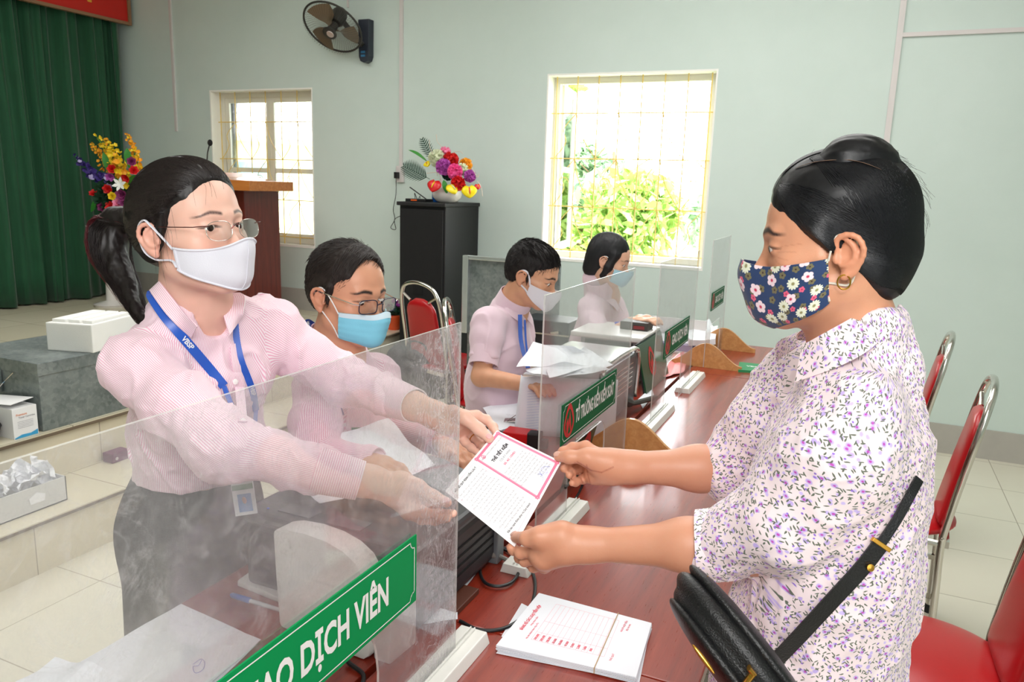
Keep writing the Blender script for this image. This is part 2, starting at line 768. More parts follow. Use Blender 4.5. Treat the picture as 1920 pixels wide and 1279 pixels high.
class Frame:
    """head frame: x to the person's right, y forward, z up"""

    def __init__(s, O, fwd, pitch=0.0, roll=0.0, sc=1.0):
        f = unit(V3(fwd[0], fwd[1], 0))
        u = V3(0, 0, 1)
        r = np.cross(f, u)
        p = math.radians(pitch)
        f, u = f * math.cos(p) + u * math.sin(p), u * math.cos(p) - f * math.sin(p)
        q = math.radians(roll)
        r, u = r * math.cos(q) + u * math.sin(q), u * math.cos(q) - r * math.sin(q)
        s.O, s.r, s.f, s.u, s.s = np.asarray(O, float), r, f, u, sc
        s.R = np.array([r, f, u])

    def p(s, x, y, z):
        return s.O + s.s * (x * s.r + y * s.f + z * s.u)

    def P(s, L):
        return s.O + s.s * (np.asarray(L) @ s.R)

    def loc(s, P):
        return (P - s.O) @ s.R.T / s.s


def rotl(ax, deg):
    return np.array(Matrix.Rotation(math.radians(deg), 3, ax))


def head_skin(F, fr, female=True, eyes_open=0.0034, ears=(-1, 1), nose=1.0, cheeks=1.0):
    s = fr.s

    def E(c, r, k=.02, op='+', L=None):
        R = fr.R if L is None else (L @ fr.R)
        F.ell(fr.p(*c), np.array(r) * s, R, k * s, op)

    def C(a, b, ra, rb, k=.01, op='+'):
        F.cone(fr.p(*a), fr.p(*b), ra * s, rb * s, k * s, op)
    E((0, -.012, .036), (.071, .086, .078))
    E((0, .030, .030), (.061, .060, .062), .03)
    E((0, .036, -.030), (.058, .054, .060), .03)
    E((0, .030, -.068), (.050, .050, .040), .03)
    jw = .046 if female else .051
    for q in (-1, 1):
        C((q * jw, .0, -.062), (q * .018, .068, -.098), .016, .016, .03)
        E((q * .040, .055, -.036), (.021 * cheeks, .021, .022), .022)
        C((q * .058, .02, -.018), (q * .047, .055, -.022), .012, .010, .02)
    E((0, .074, -.094), (.020, .017, .017), .022)
    b = .006 if female else .008
    C((-.040, .073, .017), (-.010, .087, .015), b, b, .016)
    C((.040, .073, .017), (.010, .087, .015), b, b, .016)
    # sockets, nose, lips
    for q in (-1, 1):
        E((q * .031, .098, -.003), (.017, .014, .011), .014, '-')
    C((0, .083, .004), (0, .104 * nose, -.036), .0058, .0088, .012)
    E((0, .103 * nose, -.040), (.0105, .0105, .009), .008)
    for q in (-1, 1):
        E((q * .0125, .094, -.043), (.0075, .010, .0072), .007)
        E((q * .0055, .099, -.049), (.0032, .0045, .003), .003, '-')
    E((0, .086, -.071), (.020, .010, .0055), .006)
    E((0, .085, -.080), (.017, .010, .006), .006)
    E((0, .096, -.0755), (.020, .004, .0012), .003, '-')
    # lids
    for q in (-1, 1):
        E((q * .0315, .0745, -.002), (.0150, .0125, .0130), .006)
        L = rotl('Y', -7 * q)
        E((q * .0315, .088, -.003), (.0150, .013, eyes_open), .0015, '-', L)
    # ears
    K_ = .86

    def ek(a):
        return (.077 + (a[0] - .077) * K_, -.012 + (a[1] + .012) * K_, -.016 + (a[2] + .016) * K_)
    for q in ears:
        L = rotl('Z', -q * 24) @ rotl('Y', 0)
        E((q * .077, -.015, -.018), (.0052, .0150, .025), .008, '+', L)
        hel = [(.075, .002, -.006), (.079, .003, .010), (.084, -.010, .018), (.089, -.026, .013), (.089, -.034, -.004), (.084, -.030, -.022), (.079, -.018, -.036), (.077, -.008, -.044)]
        hel = spline([ek(a) for a in hel], 15)
        rr = [.0034] * 12 + [.004, .005, .0058]
        F.path([fr.p(q * a[0], a[1], a[2]) for a in hel], [x * s for x in rr], .003 * s)
        anti = spline([ek(a) for a in [(.080, -.010, .010), (.084, -.019, .003), (.084, -.022, -.010), (.081, -.014, -.025), (.078, -.004, -.028)]], 8)
        F.path([fr.p(q * a[0], a[1], a[2]) for a in anti], [.0028 * s] * 8, .003 * s)
        E((q * .086, -.010, -.012), (.0075, .0075, .0095), .003, '-', L)
        E((q * .0765, .002, -.018), (.004, .004, .006), .007)


def face_tint(fr, base, brow=(38, 26, 22), brow_z=.0165, brow_h=.0030, thick=1.0, lips=(190, 110, 105), blush=0.35, extra=None):
    b = np.array(lin(base))

    def f(P):
        L = fr.loc(P)
        x, y, z = np.abs(L[:, 0]), L[:, 1], L[:, 2]
        C = np.tile(b, (len(P), 1))
        C *= (1 + .05 * vnoise(P * 60))[:, None]

        def mix(w, col, amt=1.0):
            w = np.clip(w, 0, 1)[:, None] * amt
            C[:] = C * (1 - w) + np.array(col) * w
        head = (y > .03) & (z > -.12) & (z < .1)
        red = b * np.array([1.02, .80, .76])
        mix(np.exp(-((x - .042) ** 2 + (z + .03) ** 2) / .018 ** 2) * head, red, blush)
        mix(np.exp(-((x) ** 2 + (z + .04) ** 2) / .013 ** 2) * head * (y > .08), red, blush)
        mix(((np.abs(L[:, 0]) > .074) & (y < .03) & (y > -.05) & (np.abs(z + .015) < .04)).astype(float), red, blush * 1.2)
        # brows: an arch
        zc = brow_z + .0025 + .0035 * np.sin(np.clip((x - .012) / .034, 0, 1) * math.pi * .8) - .005 * np.clip((x - .032) / .02, 0, 1)
        w = np.clip(1.35 - np.abs(z - zc) / (brow_h * (1.1 - .5 * np.clip((x - .03) / .02, 0, 1))), 0, 1) * np.clip((x - .011) / .004, 0, 1) * np.clip((.056 - x) / .006, 0, 1) * head
        mix(w * thick * (1.1 + .14 * vnoise(P * 700)), lin(brow))
        # lash line
        d = np.abs((z + .003) ** 2 / .0038 ** 2 + (x - .0315) ** 2 / .0145 ** 2 - 1)
        mix((1.15 - d * 1.1) * head * (z > -.004) * (y > .06), lin((42, 28, 26)), .8)
        mix((1.3 - ((x / .022) ** 2 + ((z + .0755) / .010) ** 2)) * 2 * (y > .08), lin(lips))
        if extra:
            extra(P, L, C, mix)
        return np.clip(C, 0, 1)
    return f


def m_skin(name, rough=.42, sss=.12):
    m = NT(name)
    at = m.node('ShaderNodeAttribute', attribute_name='tint')
    co = m.coord()
    fine = m.noise(co, 260, 4, .6)
    c = m.mix(m.math('MULTIPLY', m.noise(co, 70, 5, .65), .34), at.outputs[0], m.mix(1.0, at.outputs[0], (1.0, .80, .74, 1), 'MULTIPLY'))
    m.set_p(base=c, rough=rough, sss=sss, sssr=(1.0, .35, .2), ssss=.006, normal=m.bump(m.math('ADD', m.math('MULTIPLY', fine, .6), m.noise(m.coord(scale=(1, 1, 1)), 620, 3, .7)), .22, .0009), spec=.42)
    return m.mat


M_skin = m_skin('skin')
M_eye = plain('eye_white', (226, 218, 212), .15, var=.02)
M_iris = plain('dark_brown_iris', (36, 22, 16), .08, var=.1)


def eyes(fr, parent, gaze=(0, 1, 0), r=.0123):
    for q in (-1, 1):
        c = fr.p(q * .0315, .0745, -.003)
        g = unit(fr.R.T @ np.asarray(gaze, float))
        a = MB().ell(c, r * fr.s, 20, 14)
        e = a.build('eyeball', M_eye, parent, smooth=2)
        rr = r * fr.s
        prof = [(rr * math.sin(t), rr * math.cos(t) * 1.012 + .0003) for t in np.linspace(.52, .02, 7)]
        MB().lathe(prof, c, 20, g).build('iris', M_iris, e, smooth=2)


def hand(F, s, fr_w, palm, fingers, thumb, r=1.0, skip_palm=False):
    """s: list of wrist/forearm points with radii; fingers: list of [(pt,..4)]; built from round cones"""
    for pts, rad in s:
        F.path(pts, rad, .02, flat=fr_w)
    fr = [(.0098, .0088, .0078, .0068), (.0100, .0090, .0080, .0070), (.0096, .0086, .0076, .0066), (.0086, .0076, .0068, .0060)]
    for i, f in enumerate(fingers):
        rad = [x * r for x in fr[i]]
        f = [np.asarray(q) for q in f]
        # palm ray
        F.cone(palm, f[0], .0165 * r, .0118 * r, .016)
    for i, f in enumerate(fingers):
        rad = [x * r for x in fr[i]]
        f = [np.asarray(q) for q in f]
        n = len(f)
        F.path(f, rad[:n] if n <= 4 else rad, .0035)
        for q in f[1:-1]:
            F.ell(q, .0088 * r * (.9 if i == 3 else 1), None, .004)
    th = [np.asarray(q) for q in thumb]
    F.path(th, [.0165 * r, .0128 * r, .0108 * r, .0088 * r], .008)


def dense_strands(name, field, starts, ends, mat, parent, center, n=12, rad=.0004, seed=1, lift=.0006, wob=.002, sides=3):
    """hair strands: paths from starts to ends lying on a field's surface"""
    rs = np.random.RandomState(seed)
    S, Eo = np.asarray(starts, float), np.asarray(ends, float)
    N = len(S)
    T = np.linspace(0, 1, n)
    X = S[:, None] * (1 - T)[None, :, None] + Eo[:, None] * T[None, :, None]
    X = X.reshape(-1, 3)
    wv = rs.normal(size=(N, 1, 3)) * wob * np.sin(T * math.pi)[None, :, None]
    X = X + wv.reshape(-1, 3)
    D = X - center
    D /= np.linalg.norm(D, axis=1, keepdims=True)
    for _ in range(14):
        d = field.ev(X) - lift
        X = X - D * (d * .8)[:, None]
    X = X.reshape(N, n, 3)
    tan = np.gradient(X, axis=1)
    tan /= np.linalg.norm(tan, axis=2, keepdims=True) + 1e-9
    Dn = D.reshape(N, n, 3)
    side = np.cross(tan, Dn)
    side /= np.linalg.norm(side, axis=2, keepdims=True) + 1e-9
    up = np.cross(side, tan)
    taper = (np.sin(np.clip(T * 1.1, 0, 1) * math.pi) ** .4 * .9 + .1)[None, :, None]
    rr = rad * rs.uniform(.6, 1.5, (N, 1, 1)) * taper
    ring = [X + rr * (side * math.cos(a) + up * math.sin(a)) for a in np.linspace(0, 2 * math.pi, sides, endpoint=False)]
    V = np.stack(ring, 2).reshape(-1, 3)
    base = (np.arange(N) * n * sides)[:, None, None]
    i = (np.arange(n - 1) * sides)[None, :, None]
    k = np.arange(sides)[None, None, :]
    l = (k + 1) % sides
    Q = np.stack([base + i + k, base + i + l, base + i + sides + l, base + i + sides + k], -1).reshape(-1, 4)
    return arrays_obj(name, V, Q, mat, parent)


def m_hair(name, c1, c2, direction=(0, 1, 0), rough=.32, scale=(1, 1, 1)):
    m = NT(name)
    co = m.coord(scale=scale)
    n = m.noise(co, 90, 5, .65)
    m.set_p(base=m.mix(n, lin(c1), lin(c2)), rough=m.math('MULTIPLY_ADD', n, .25, rough), normal=m.bump(n, .2, .001), spec=.35, sheen=.0)
    return m.mat


def mask_shape(fr, ztop, zbot, th0, th1, lift=.004, nose=.0, nu=36, nv=16, puff=.0, centre_r=None):
    """a cloth face covering laid on a smoothed face; ztop/zbot functions of u in -1..1; returns grid of world points"""
    Fm = Field()
    f0 = Frame((0, 0, 0), (0, 1), 0, 0, 1)
    Fm.ell((0, .030, -.030), (.062, .058, .072), None, .03)
    Fm.ell((0, .032, -.072), (.056, .052, .044), None, .03)
    Fm.ell((0, .028, .0), (.064, .058, .06), None, .03)
    Fm.cone((0, .080, .0), (0, .106 + nose, -.038), .007, .012, .030)
    Fm.cone((0, .100 + nose, -.040), (0, .088 + puff, -.085), .014, .020, .035)
    U = np.linspace(-1, 1, nu)
    Vv = np.linspace(0, 1, nv)
    G = np.zeros((nu, nv, 3))
    D = np.zeros((nu, nv, 3))
    for i, u in enumerate(U):
        th = th0 + (th1 - th0) * (u + 1) / 2
        for j, v in enumerate(Vv):
            z = ztop(u) * (1 - v) + zbot(u) * v
            G[i, j] = (math.sin(th) * .15, math.cos(th) * .16, z)
            D[i, j] = (math.sin(th), math.cos(th), 0)
            if z < -.085:
                G[i, j] += (0, 0, (z + .085) * 1.0)
                D[i, j] = unit((math.sin(th), math.cos(th), (z + .085) * 16))
    X = G.reshape(-1, 3)
    Dn = D.reshape(-1, 3)
    for _ in range(40):
        d = Fm.ev(X) - lift
        X = X - Dn * (np.clip(d, -.02, .05) * .7)[:, None]
    return X.reshape(nu, nv, 3)


def smooth_grid(G, it=2):
    for _ in range(it):
        H = G.copy()
        H[1:-1, 1:-1] = (G[2:, 1:-1] + G[:-2, 1:-1] + G[1:-1, 2:] + G[1:-1, :-2]) / 4
        G = H
    return G


def trace(field, px, py, t0=.8, lift=0.0):
    """where the view through a point of the frame first meets a field's surface"""
    d = W(px, py, 1.0) - CPOS
    L = np.linalg.norm(d)
    t = t0
    for _ in range(80):
        e = float(field.ev((CPOS + d * t)[None])[0]) - lift
        t += e * .8 / L
        if abs(e) < 2e-4 or t > 9:
            break
    return CPOS + d * t


def strip_grid(a, b, n, m):
    """grid between two edge polylines"""
    A, B = np.array(spline(a, n)), np.array(spline(b, n))
    return np.stack([A * (1 - t) + B * t for t in np.linspace(0, 1, m)], 1)


def cloth_grid(name, G, mat, parent, thick=.0015, closed_u=False, rot=False, smooth=True):
    """a sheet of cloth from a grid of points, with lengths in metres as its UV"""
    G = np.asarray(G, float)
    a, b = G.shape[:2]
    mb = MB().grid(G, closed_u, thick)
    me = mb.mesh(name, smooth=True, angle=50)
    du = np.concatenate([[0], np.cumsum(np.linalg.norm(np.diff(G, axis=0), axis=2).mean(1))])
    dv = np.concatenate([[0], np.cumsum(np.linalg.norm(np.diff(G, axis=1), axis=2).mean(0))])
    if closed_u:
        du = np.append(du, du[-1] + np.linalg.norm(G[0] - G[-1], axis=1).mean())
    lay = me.uv_layers.new(name='cloth')
    vi = np.empty(len(me.loops), int)
    me.loops.foreach_get('vertex_index', vi)
    vi = vi % (a * b)
    i, j = vi // b, vi % b
    if closed_u:
        # loops of the closing strip use the last length instead of 0
        ls = np.empty(len(me.polygons), int)
        lt = np.empty(len(me.polygons), int)
        me.polygons.foreach_get('loop_start', ls)
        me.polygons.foreach_get('loop_total', lt)
        for s_, n_ in zip(ls, lt):
            ii = i[s_:s_ + n_]
            if ii.max() == a - 1 and ii.min() == 0:
                i[s_:s_ + n_] = np.where(ii == 0, a, ii)
    uv = np.stack([dv[j], du[i]] if rot else [du[i], dv[j]], 1)
    lay.data.foreach_set('uv', uv.astype(np.float32).ravel())
    return link_mesh(name, me, mat, parent)


def cuff(name, a, b, ra, rb, mat, parent, ref=(0, 0, 1), flat=1.0, n=28, thick=.002, rot=False, wob=.0):
    """an open sleeve end: tube wall from a to b"""
    a, b = np.asarray(a, float), np.asarray(b, float)
    t = unit(b - a)
    x = unit(np.asarray(ref, float) - t * np.dot(ref, t))
    y = np.cross(t, x)
    G = []
    for k in range(n):
        an = 2 * math.pi * k / n
        row = []
        for f, r in ((0, ra), (.33, ra * .67 + rb * .33), (.66, ra * .33 + rb * .67), (1, rb)):
            rr = r * (1 + wob * math.sin(an * 3 + 1))
            row.append(a + (b - a) * f + rr * (x * math.cos(an) + y * math.sin(an) * flat))
        G.append(row)
    return cloth_grid(name, G, mat, parent, thick, True, rot)


def folds(amp, sc, amp2=.0012, crease=.003, seed=0.0, rot=None):
    def f(P):
        Q = P + seed
        if rot is not None:
            Q = Q @ rot.T
        a = vnoise(Q * sc)
        b = vnoise(Q * np.array(sc) * 2.3 + 7)
        c = vnoise(Q * np.array(sc) * .9 + 3)
        r = np.clip(1 - np.abs(c) * 3.2, 0, 1) ** 2
        return amp * a + amp2 * b - crease * r
    return f


def lanyard(name, pts, nrm, w, mat, parent, words=None, word_mat=None, n=40, size=.010):
    """flat ribbon along pts; nrm gives outward normals"""
    P = np.array(spline(pts, n))
    Nn = np.array(spline(nrm, n))
    T = np.gradient(P, axis=0)
    T /= np.linalg.norm(T, axis=1, keepdims=True)
    S = np.cross(T, Nn)
    S /= np.linalg.norm(S, axis=1, keepdims=True)
    G = np.stack([P - S * w / 2, P, P + S * w / 2], 1)
    o = cloth_grid(name, G, mat, parent, .0009)
    if words:
        mb = MB()
        for f in words[1]:
            i = int(f * (n - 1))
            nn = unit(Nn[i])
            up = unit(np.cross(nn, T[i]))
            c_, s_ = np.cos(0), 0
            put_text(mb, words[0], P[i] + nn * .0022, T[i], up, size, .0004)
        mb.build('ribbon_lettering', word_mat, o)
    return o
# ------------------------------------------------------------------ the room
WY = 5.5            # window wall
STAGE = 0.45
XL = -6.70


def m_wall():
    m = NT('mint_wall_paint')
    co = m.coord()
    n1 = m.noise(co, 0.9, 3)
    n2 = m.noise(co, 7, 5, 0.6)
    c = m.ramp(m.math('ADD', m.math('MULTIPLY', n1, 0.7), m.math('MULTIPLY', n2, 0.3)), [(0.3, lin((202, 217, 210))), (0.7, lin((211, 225, 219)))])
    m.set_p(base=c, rough=0.75, normal=m.bump(m.noise(co, 60, 4), 0.12, 0.002))
    return m.mat


def m_tile(name, size, c1, c2, grout, off=(0, 0, 0), rot=(0, 0, 0), rough=0.25):
    m = NT(name)
    co = m.coord(loc=off, rot=rot)
    br = m.node('ShaderNodeTexBrick', {'Vector': co, 'Scale': 1.0, 'Color1': lin(c1), 'Color2': lin(c2), 'Mortar': lin(grout), 'Mortar Size': 0.0022,
                                      'Mortar Smooth': 0.1, 'Bias': 0.0, 'Brick Width': size[0], 'Row Height': size[1]}, offset=0.0, squash=1.0)
    n = m.noise(co, 5, 5, 0.6)
    c = m.mix(m.math('MULTIPLY', n, 0.35), br.outputs[0], lin((214, 206, 184)), 'MIX')
    m.set_p(base=c, rough=rough, normal=m.bump(m.math('SUBTRACT', 1.0, br.outputs[1]), 0.4, 0.001))
    return m.mat


M_wall = m_wall()
M_dado = plain('grey_cement_dado', (178, 174, 166), 0.8, var=0.08, bump=0.15)
M_floor = m_tile('cream_floor_tile', (0.5, 0.5), (232, 228, 212), (227, 222, 205), (160, 152, 134), off=(0.13, 0.07, 0))
M_riser = m_tile('cream_riser_tile', (0.6, 0.6), (219, 210, 186), (213, 204, 180), (140, 130, 110), off=(0.1, -0.05, 0.37), rot=(0, math.pi / 2, 0))
M_white = plain('white_paint', (240, 238, 230), 0.55, var=0.03)
M_conduit = plain('white_plastic_trunking', (214, 208, 206), 0.5, var=0.03)
M_ceil = plain('ceiling_paint', (236, 236, 232), 0.85, var=0.02)


def struct(name, mb, mat, parent=None, **kw):
    o = mb.build(name, mat, parent, **kw)
    if parent is None:
        o['kind'] = 'structure'
    return o


W1 = (-5.52, -4.37, 1.005, 2.36)
W2 = (-2.235, -1.005, 1.055, 2.41)
struct('floor', MB().box((XL - 0.2, -3.2, -0.1), (3.2, WY, 0.0)), M_floor)
mb = MB()
XR, ZT, TH = 3.0, 3.6, 0.2
mb.box((XL - 0.2, WY, -0.1), (W1[0], WY + TH, ZT))
mb.box((W1[0], WY, -0.1), (W1[1], WY + TH, W1[2])).box((W1[0], WY, W1[3]), (W1[1], WY + TH, ZT))
mb.box((W1[1], WY, -0.1), (W2[0], WY + TH, ZT))
mb.box((W2[0], WY, -0.1), (W2[1], WY + TH, W2[2])).box((W2[0], WY, W2[3]), (W2[1], WY + TH, ZT))
mb.box((W2[1], WY, -0.1), (XR + 0.2, WY + TH, ZT))
struct('wall_back', mb, M_wall)
struct('wall_left', MB().box((XL - 0.2, -3.2, 0.0), (XL, WY, ZT)), M_wall)
struct('wall_right', MB().box((XR, -3.2, 0.0), (XR + 0.2, WY, ZT)), M_wall)
struct('wall_front', MB().box((XL, -3.4, 0.0), (XR, -3.2, ZT)), M_wall)
struct('ceiling', MB().box((XL - 0.2, -3.4, ZT), (XR + 0.2, WY + TH, ZT + 0.15)), M_ceil)
struct('baseboard_back', MB().box((-3.255, WY - 0.012, 0.0), (XR, WY, 0.19)).box((XL, WY - 0.012, STAGE), (-3.255, WY, STAGE + 0.19)), M_dado)

# stage and step
o = struct('trim_1', MB().box((XL, -3.2, 0.0), (-3.255, WY - 0.013, STAGE - 0.012)), M_riser)
struct('trim_2', MB().box((XL, -3.2, STAGE - 0.012), (-3.235, WY - 0.013, STAGE)), m_tile('cream_stage_tile', (0.5, 0.5), (216, 208, 184), (210, 202, 178), (128, 118, 98), off=(0.24, 0.2, 0)))
struct('trim_3', MB().box((-3.255, -3.2, 0.0), (-2.885, 4.4, 0.216)), M_riser)
struct('trim_4', MB().box((-3.255, -3.2, 0.216), (-2.868, 4.4, 0.228)), m_tile('cream_step_tile', (0.5, 0.6), (221, 212, 188), (215, 206, 182), (128, 118, 98), off=(0.24, 0.13, 0)))

# windows: plaster reveal, frame with sashes, yellow wrought grille
M_frame = plain('pale_window_frame', (228, 226, 214), 0.5, var=0.03)
M_grille = plain('yellow_painted_iron', (226, 196, 110), 0.45, var=0.05)
M_reveal = plain('white_reveal_plaster', (244, 244, 238), 0.8, var=0.03)


def m_windowglass():
    m = NT('window_glass')
    tr = m.node('ShaderNodeBsdfTransparent', {'Color': (0.96, 0.98, 0.98)})
    gl = m.node('ShaderNodeBsdfGlossy', {'Roughness': 0.03})
    fr = m.node('ShaderNodeFresnel', {'IOR': 1.45})
    mx = m.node('ShaderNodeMixShader', {0: fr, 1: tr, 2: gl})
    m.t.links.new(mx.outputs[0], m.out.inputs[0])
    return m.mat


M_glass = m_windowglass()


def window(idx, w, sashes, open_sash):
    x0, x1, z0, z1 = w
    r = empty('window_%d' % idx, ((x0 + x1) / 2, WY + 0.1, z0))
    r['kind'] = 'structure'
    mb = MB()
    t = 0.012
    mb.box((x0, WY - 0.002, z0), (x0 + t, WY + 0.2, z1)).box((x1 - t, WY - 0.002, z0), (x1, WY + 0.2, z1))
    mb.box((x0 + t, WY - 0.002, z1 - t), (x1 - t, WY + 0.2, z1)).box((x0 + t, WY - 0.004, z0), (x1 - t, WY + 0.2, z0 + 0.02))
    mb.build('reveal', M_reveal, r)
    a = 0.045
    y0, y1 = WY + 0.12, WY + 0.17
    X0, X1, Z0, Z1 = x0 + t, x1 - t, z0 + 0.02, z1 - t
    mb = MB().box((X0, y0, Z0), (X0 + a, y1, Z1)).box((X1 - a, y0, Z0), (X1, y1, Z1)).box((X0 + a, y0, Z1 - a), (X1 - a, y1, Z1)).box((X0 + a, y0, Z0), (X1 - a, y1, Z0 + a))
    mb.build('frame', M_frame, r, bevel=0.003)
    wd = (X1 - X0 - 2 * a) / sashes
    for k in range(sashes):
        sx0, sx1 = X0 + a + k * wd, X0 + a + (k + 1) * wd
        mb, g = MB(), MB()
        if open_sash and k in open_sash:
            # a sash swung outwards round its side hinge
            px = sx0 if k < sashes / 2 else sx1
            sg = 1 if k < sashes / 2 else -1
            ang = math.radians(100)
            dx, dy = sg * math.cos(ang), math.sin(ang)
            q = lambda u, z: V3(px + dx * u, y1 + dy * u, z)
            n = V3(-dy, dx, 0) * 0.02
            for (u0, u1, a0, a1) in ((0, .05, Z0 + a, Z1 - a), (wd - .05, wd, Z0 + a, Z1 - a), (.05, wd - .05, Z1 - a - .05, Z1 - a), (.05, wd - .05, Z0 + a, Z0 + a + .05), (.05, wd - .05, (Z0 + Z1) / 2 - .02, (Z0 + Z1) / 2 + .02)):
                c = (q(u0, a0) + q(u1, a1)) / 2
                mb.obox(c, V3(dx, dy, 0) * (u1 - u0) / 2, n, V3(0, 0, (a1 - a0) / 2))
            g.obox((q(.05, Z0) + q(wd - .05, Z1)) / 2, V3(dx, dy, 0) * (wd / 2 - .05), n * 0.1, V3(0, 0, (Z1 - Z0) / 2 - .09))
        else:
            b = 0.042
            mb.box((sx0, y0 + .01, Z0 + a), (sx0 + b, y1 - .01, Z1 - a)).box((sx1 - b, y0 + .01, Z0 + a), (sx1, y1 - .01, Z1 - a))
            zm = Z0 + (Z1 - Z0) * 0.47
            for zz in (Z0 + a, zm, Z1 - a - b):
                mb.box((sx0 + b, y0 + .01, zz), (sx1 - b, y1 - .01, zz + b))
            g.box((sx0 + b, (y0 + y1) / 2 - .002, Z0 + a), (sx1 - b, (y0 + y1) / 2 + .002, Z1 - a))
        sh = mb.build('sash', M_frame, r, bevel=0.002)
        g.build('pane', M_glass, sh)
    # grille
    mb = MB()
    yg = WY + 0.075
    nv = 7 if idx == 1 else 8
    xs = [x0 + 0.05 + (x1 - x0 - 0.1) * i / (nv - 1) for i in range(nv)]
    zr = [z0 + (z1 - z0) * f for f in (0.06, 0.30, 0.56, 0.80)]
    for i, x in enumerate(xs):
        mb.tube([(x, yg, z0 + 0.01), (x, yg, z1 - 0.01)], 0.0045, 6)
    for z in zr:
        mb.tube([(x0 + 0.01, yg + .009, z), (x1 - 0.01, yg + .009, z)], 0.0045, 6)
    for i in range(nv - 1):
        a_, b_ = xs[i], xs[i + 1]
        c = (a_ + b_) / 2
        for zc, zd in ((zr[0], zr[1]), (zr[1], zr[2]), (zr[2], zr[3])):
            if i % 2 == 0:
                mb.tube(spline([(a_, yg, zc), (c + .01, yg - .012, (zc + zd) / 2 - .05), (c - .01, yg - .012, (zc + zd) / 2 + .05), (b_, yg, zd)], 12), 0.0032, 5)
            else:
                mb.tube(spline([(b_, yg, zc), (c - .03, yg - .01, (zc + zd) / 2), (a_, yg, zd)], 10), 0.0032, 5)
        if i % 2 == 0:
            zc = (zr[1] + zr[2]) / 2
            mb.tube([(c + .045 * math.cos(t_) * (1 - t_ / 9), yg - .012, zc + .045 * math.sin(t_) * (1 - t_ / 9)) for t_ in np.linspace(0, 5.2, 14)], 0.003, 5)
    mb.build('grille', M_grille, r, smooth=True)


window(1, W1, 2, None)
window(2, W2, 2, (0, 1))

# cable trunking
mb = MB().box((-5.955, WY - 0.015, 2.0), (-5.93, WY, ZT)).box((-3.50, WY - 0.015, 1.62), (-3.47, WY, ZT))
mb.build('cable_trunking', M_conduit)
bpy.data.objects['cable_trunking'].name = 'trim_5'
bpy.data.objects['trim_5']['kind'] = 'structure'
struct('trim_6', MB().box((0.048, WY - 0.018, 0.19), (0.082, WY, ZT)).box((0.082, WY - 0.015, 2.56), (XR, WY, 2.585)), M_conduit)
struct('trim_7', MB().box((-4.0, WY - 0.012, 2.97), (-3.985, WY, ZT)), M_conduit)

# ------------------------------------------------------------------ outdoors
M_ground = plain('sunlit_yard', (176, 186, 150), 0.9, var=0.2, scale=2)
o = MB().box((-30, WY + 0.4, -0.62), (25, 45, -0.5)).build('ground', M_ground)
o['kind'] = 'structure'


def leaf_material(name, rgb, rgb2):
    m = NT(name)
    oi = m.node('ShaderNodeNewGeometry')
    c = m.ramp(oi.outputs['Random Per Island'], [(0.0, lin(rgb)), (1.0, lin(rgb2))])
    m.set_p(base=c, rough=0.6)
    tl = m.node('ShaderNodeBsdfTranslucent', {'Color': c})
    mx = m.node('ShaderNodeMixShader', {0: 0.35, 1: m.p.outputs[0], 2: tl})
    m.t.links.new(mx.outputs[0], m.out.inputs[0])
    return m.mat


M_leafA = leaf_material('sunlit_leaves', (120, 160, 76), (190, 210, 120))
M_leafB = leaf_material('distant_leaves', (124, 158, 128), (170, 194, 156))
M_bark = plain('tree_bark', (110, 92, 70), 0.9, var=0.2)


def tree(x, y, h, cr, n, mat, label, leaf=0.09, seed=0, blobs=9, zlo=0.35):
    rnd = random.Random(seed)
    r = empty('tree', (x, y, -0.5))
    tag(r, label, 'tree', 'trees beyond the windows')
    tr = MB().tube(spline([(x, y, -0.5), (x + .1, y, -0.5 + h * .4), (x - .05, y + .1, -0.5 + h * .8)], 8), [0.12 * h / 4 * (1 - .09 * i) for i in range(8)], 8)
    for k in range(5):
        a = rnd.uniform(0, 6.28)
        tr.tube([(x, y, -0.5 + h * (.35 + .08 * k)), (x + math.cos(a) * cr * .7, y + math.sin(a) * cr * .7, -0.5 + h * (.55 + .08 * k))], [0.04 * h / 4, 0.015], 6)
    tr.build('trunk', M_bark, r, smooth=True)
    bl = [(x + rnd.uniform(-1, 1) * cr * .62, y + rnd.uniform(-1, 1) * cr * .5, -0.5 + h * rnd.uniform(zlo + .1, .88), cr * rnd.uniform(.32, .55)) for _ in range(blobs)]
    vs = np.zeros((n * 4, 3))
    rs = np.random.RandomState(seed)
    B = np.array(bl)[rs.randint(0, len(bl), n)]
    d = rs.normal(size=(n, 3))
    d /= np.linalg.norm(d, axis=1, keepdims=True)
    c = B[:, :3] + d * (B[:, 3] * rs.uniform(.55, 1.05, n))[:, None] * np.array([1, 1, .8])
    u = rs.normal(size=(n, 3)); u /= np.linalg.norm(u, axis=1, keepdims=True)
    w = np.cross(u, rs.normal(size=(n, 3))); w /= np.linalg.norm(w, axis=1, keepdims=True)
    s = leaf * rs.uniform(.6, 1.3, n)[:, None]
    vs[0::4], vs[1::4], vs[2::4], vs[3::4] = c - u * s, c + w * s * .45, c + u * s, c - w * s * .45
    me = bpy.data.meshes.new('foliage')
    me.from_pydata(vs.tolist(), [], [(4 * i, 4 * i + 1, 4 * i + 2, 4 * i + 3) for i in range(n)])
    link_mesh('foliage', me, mat, r)


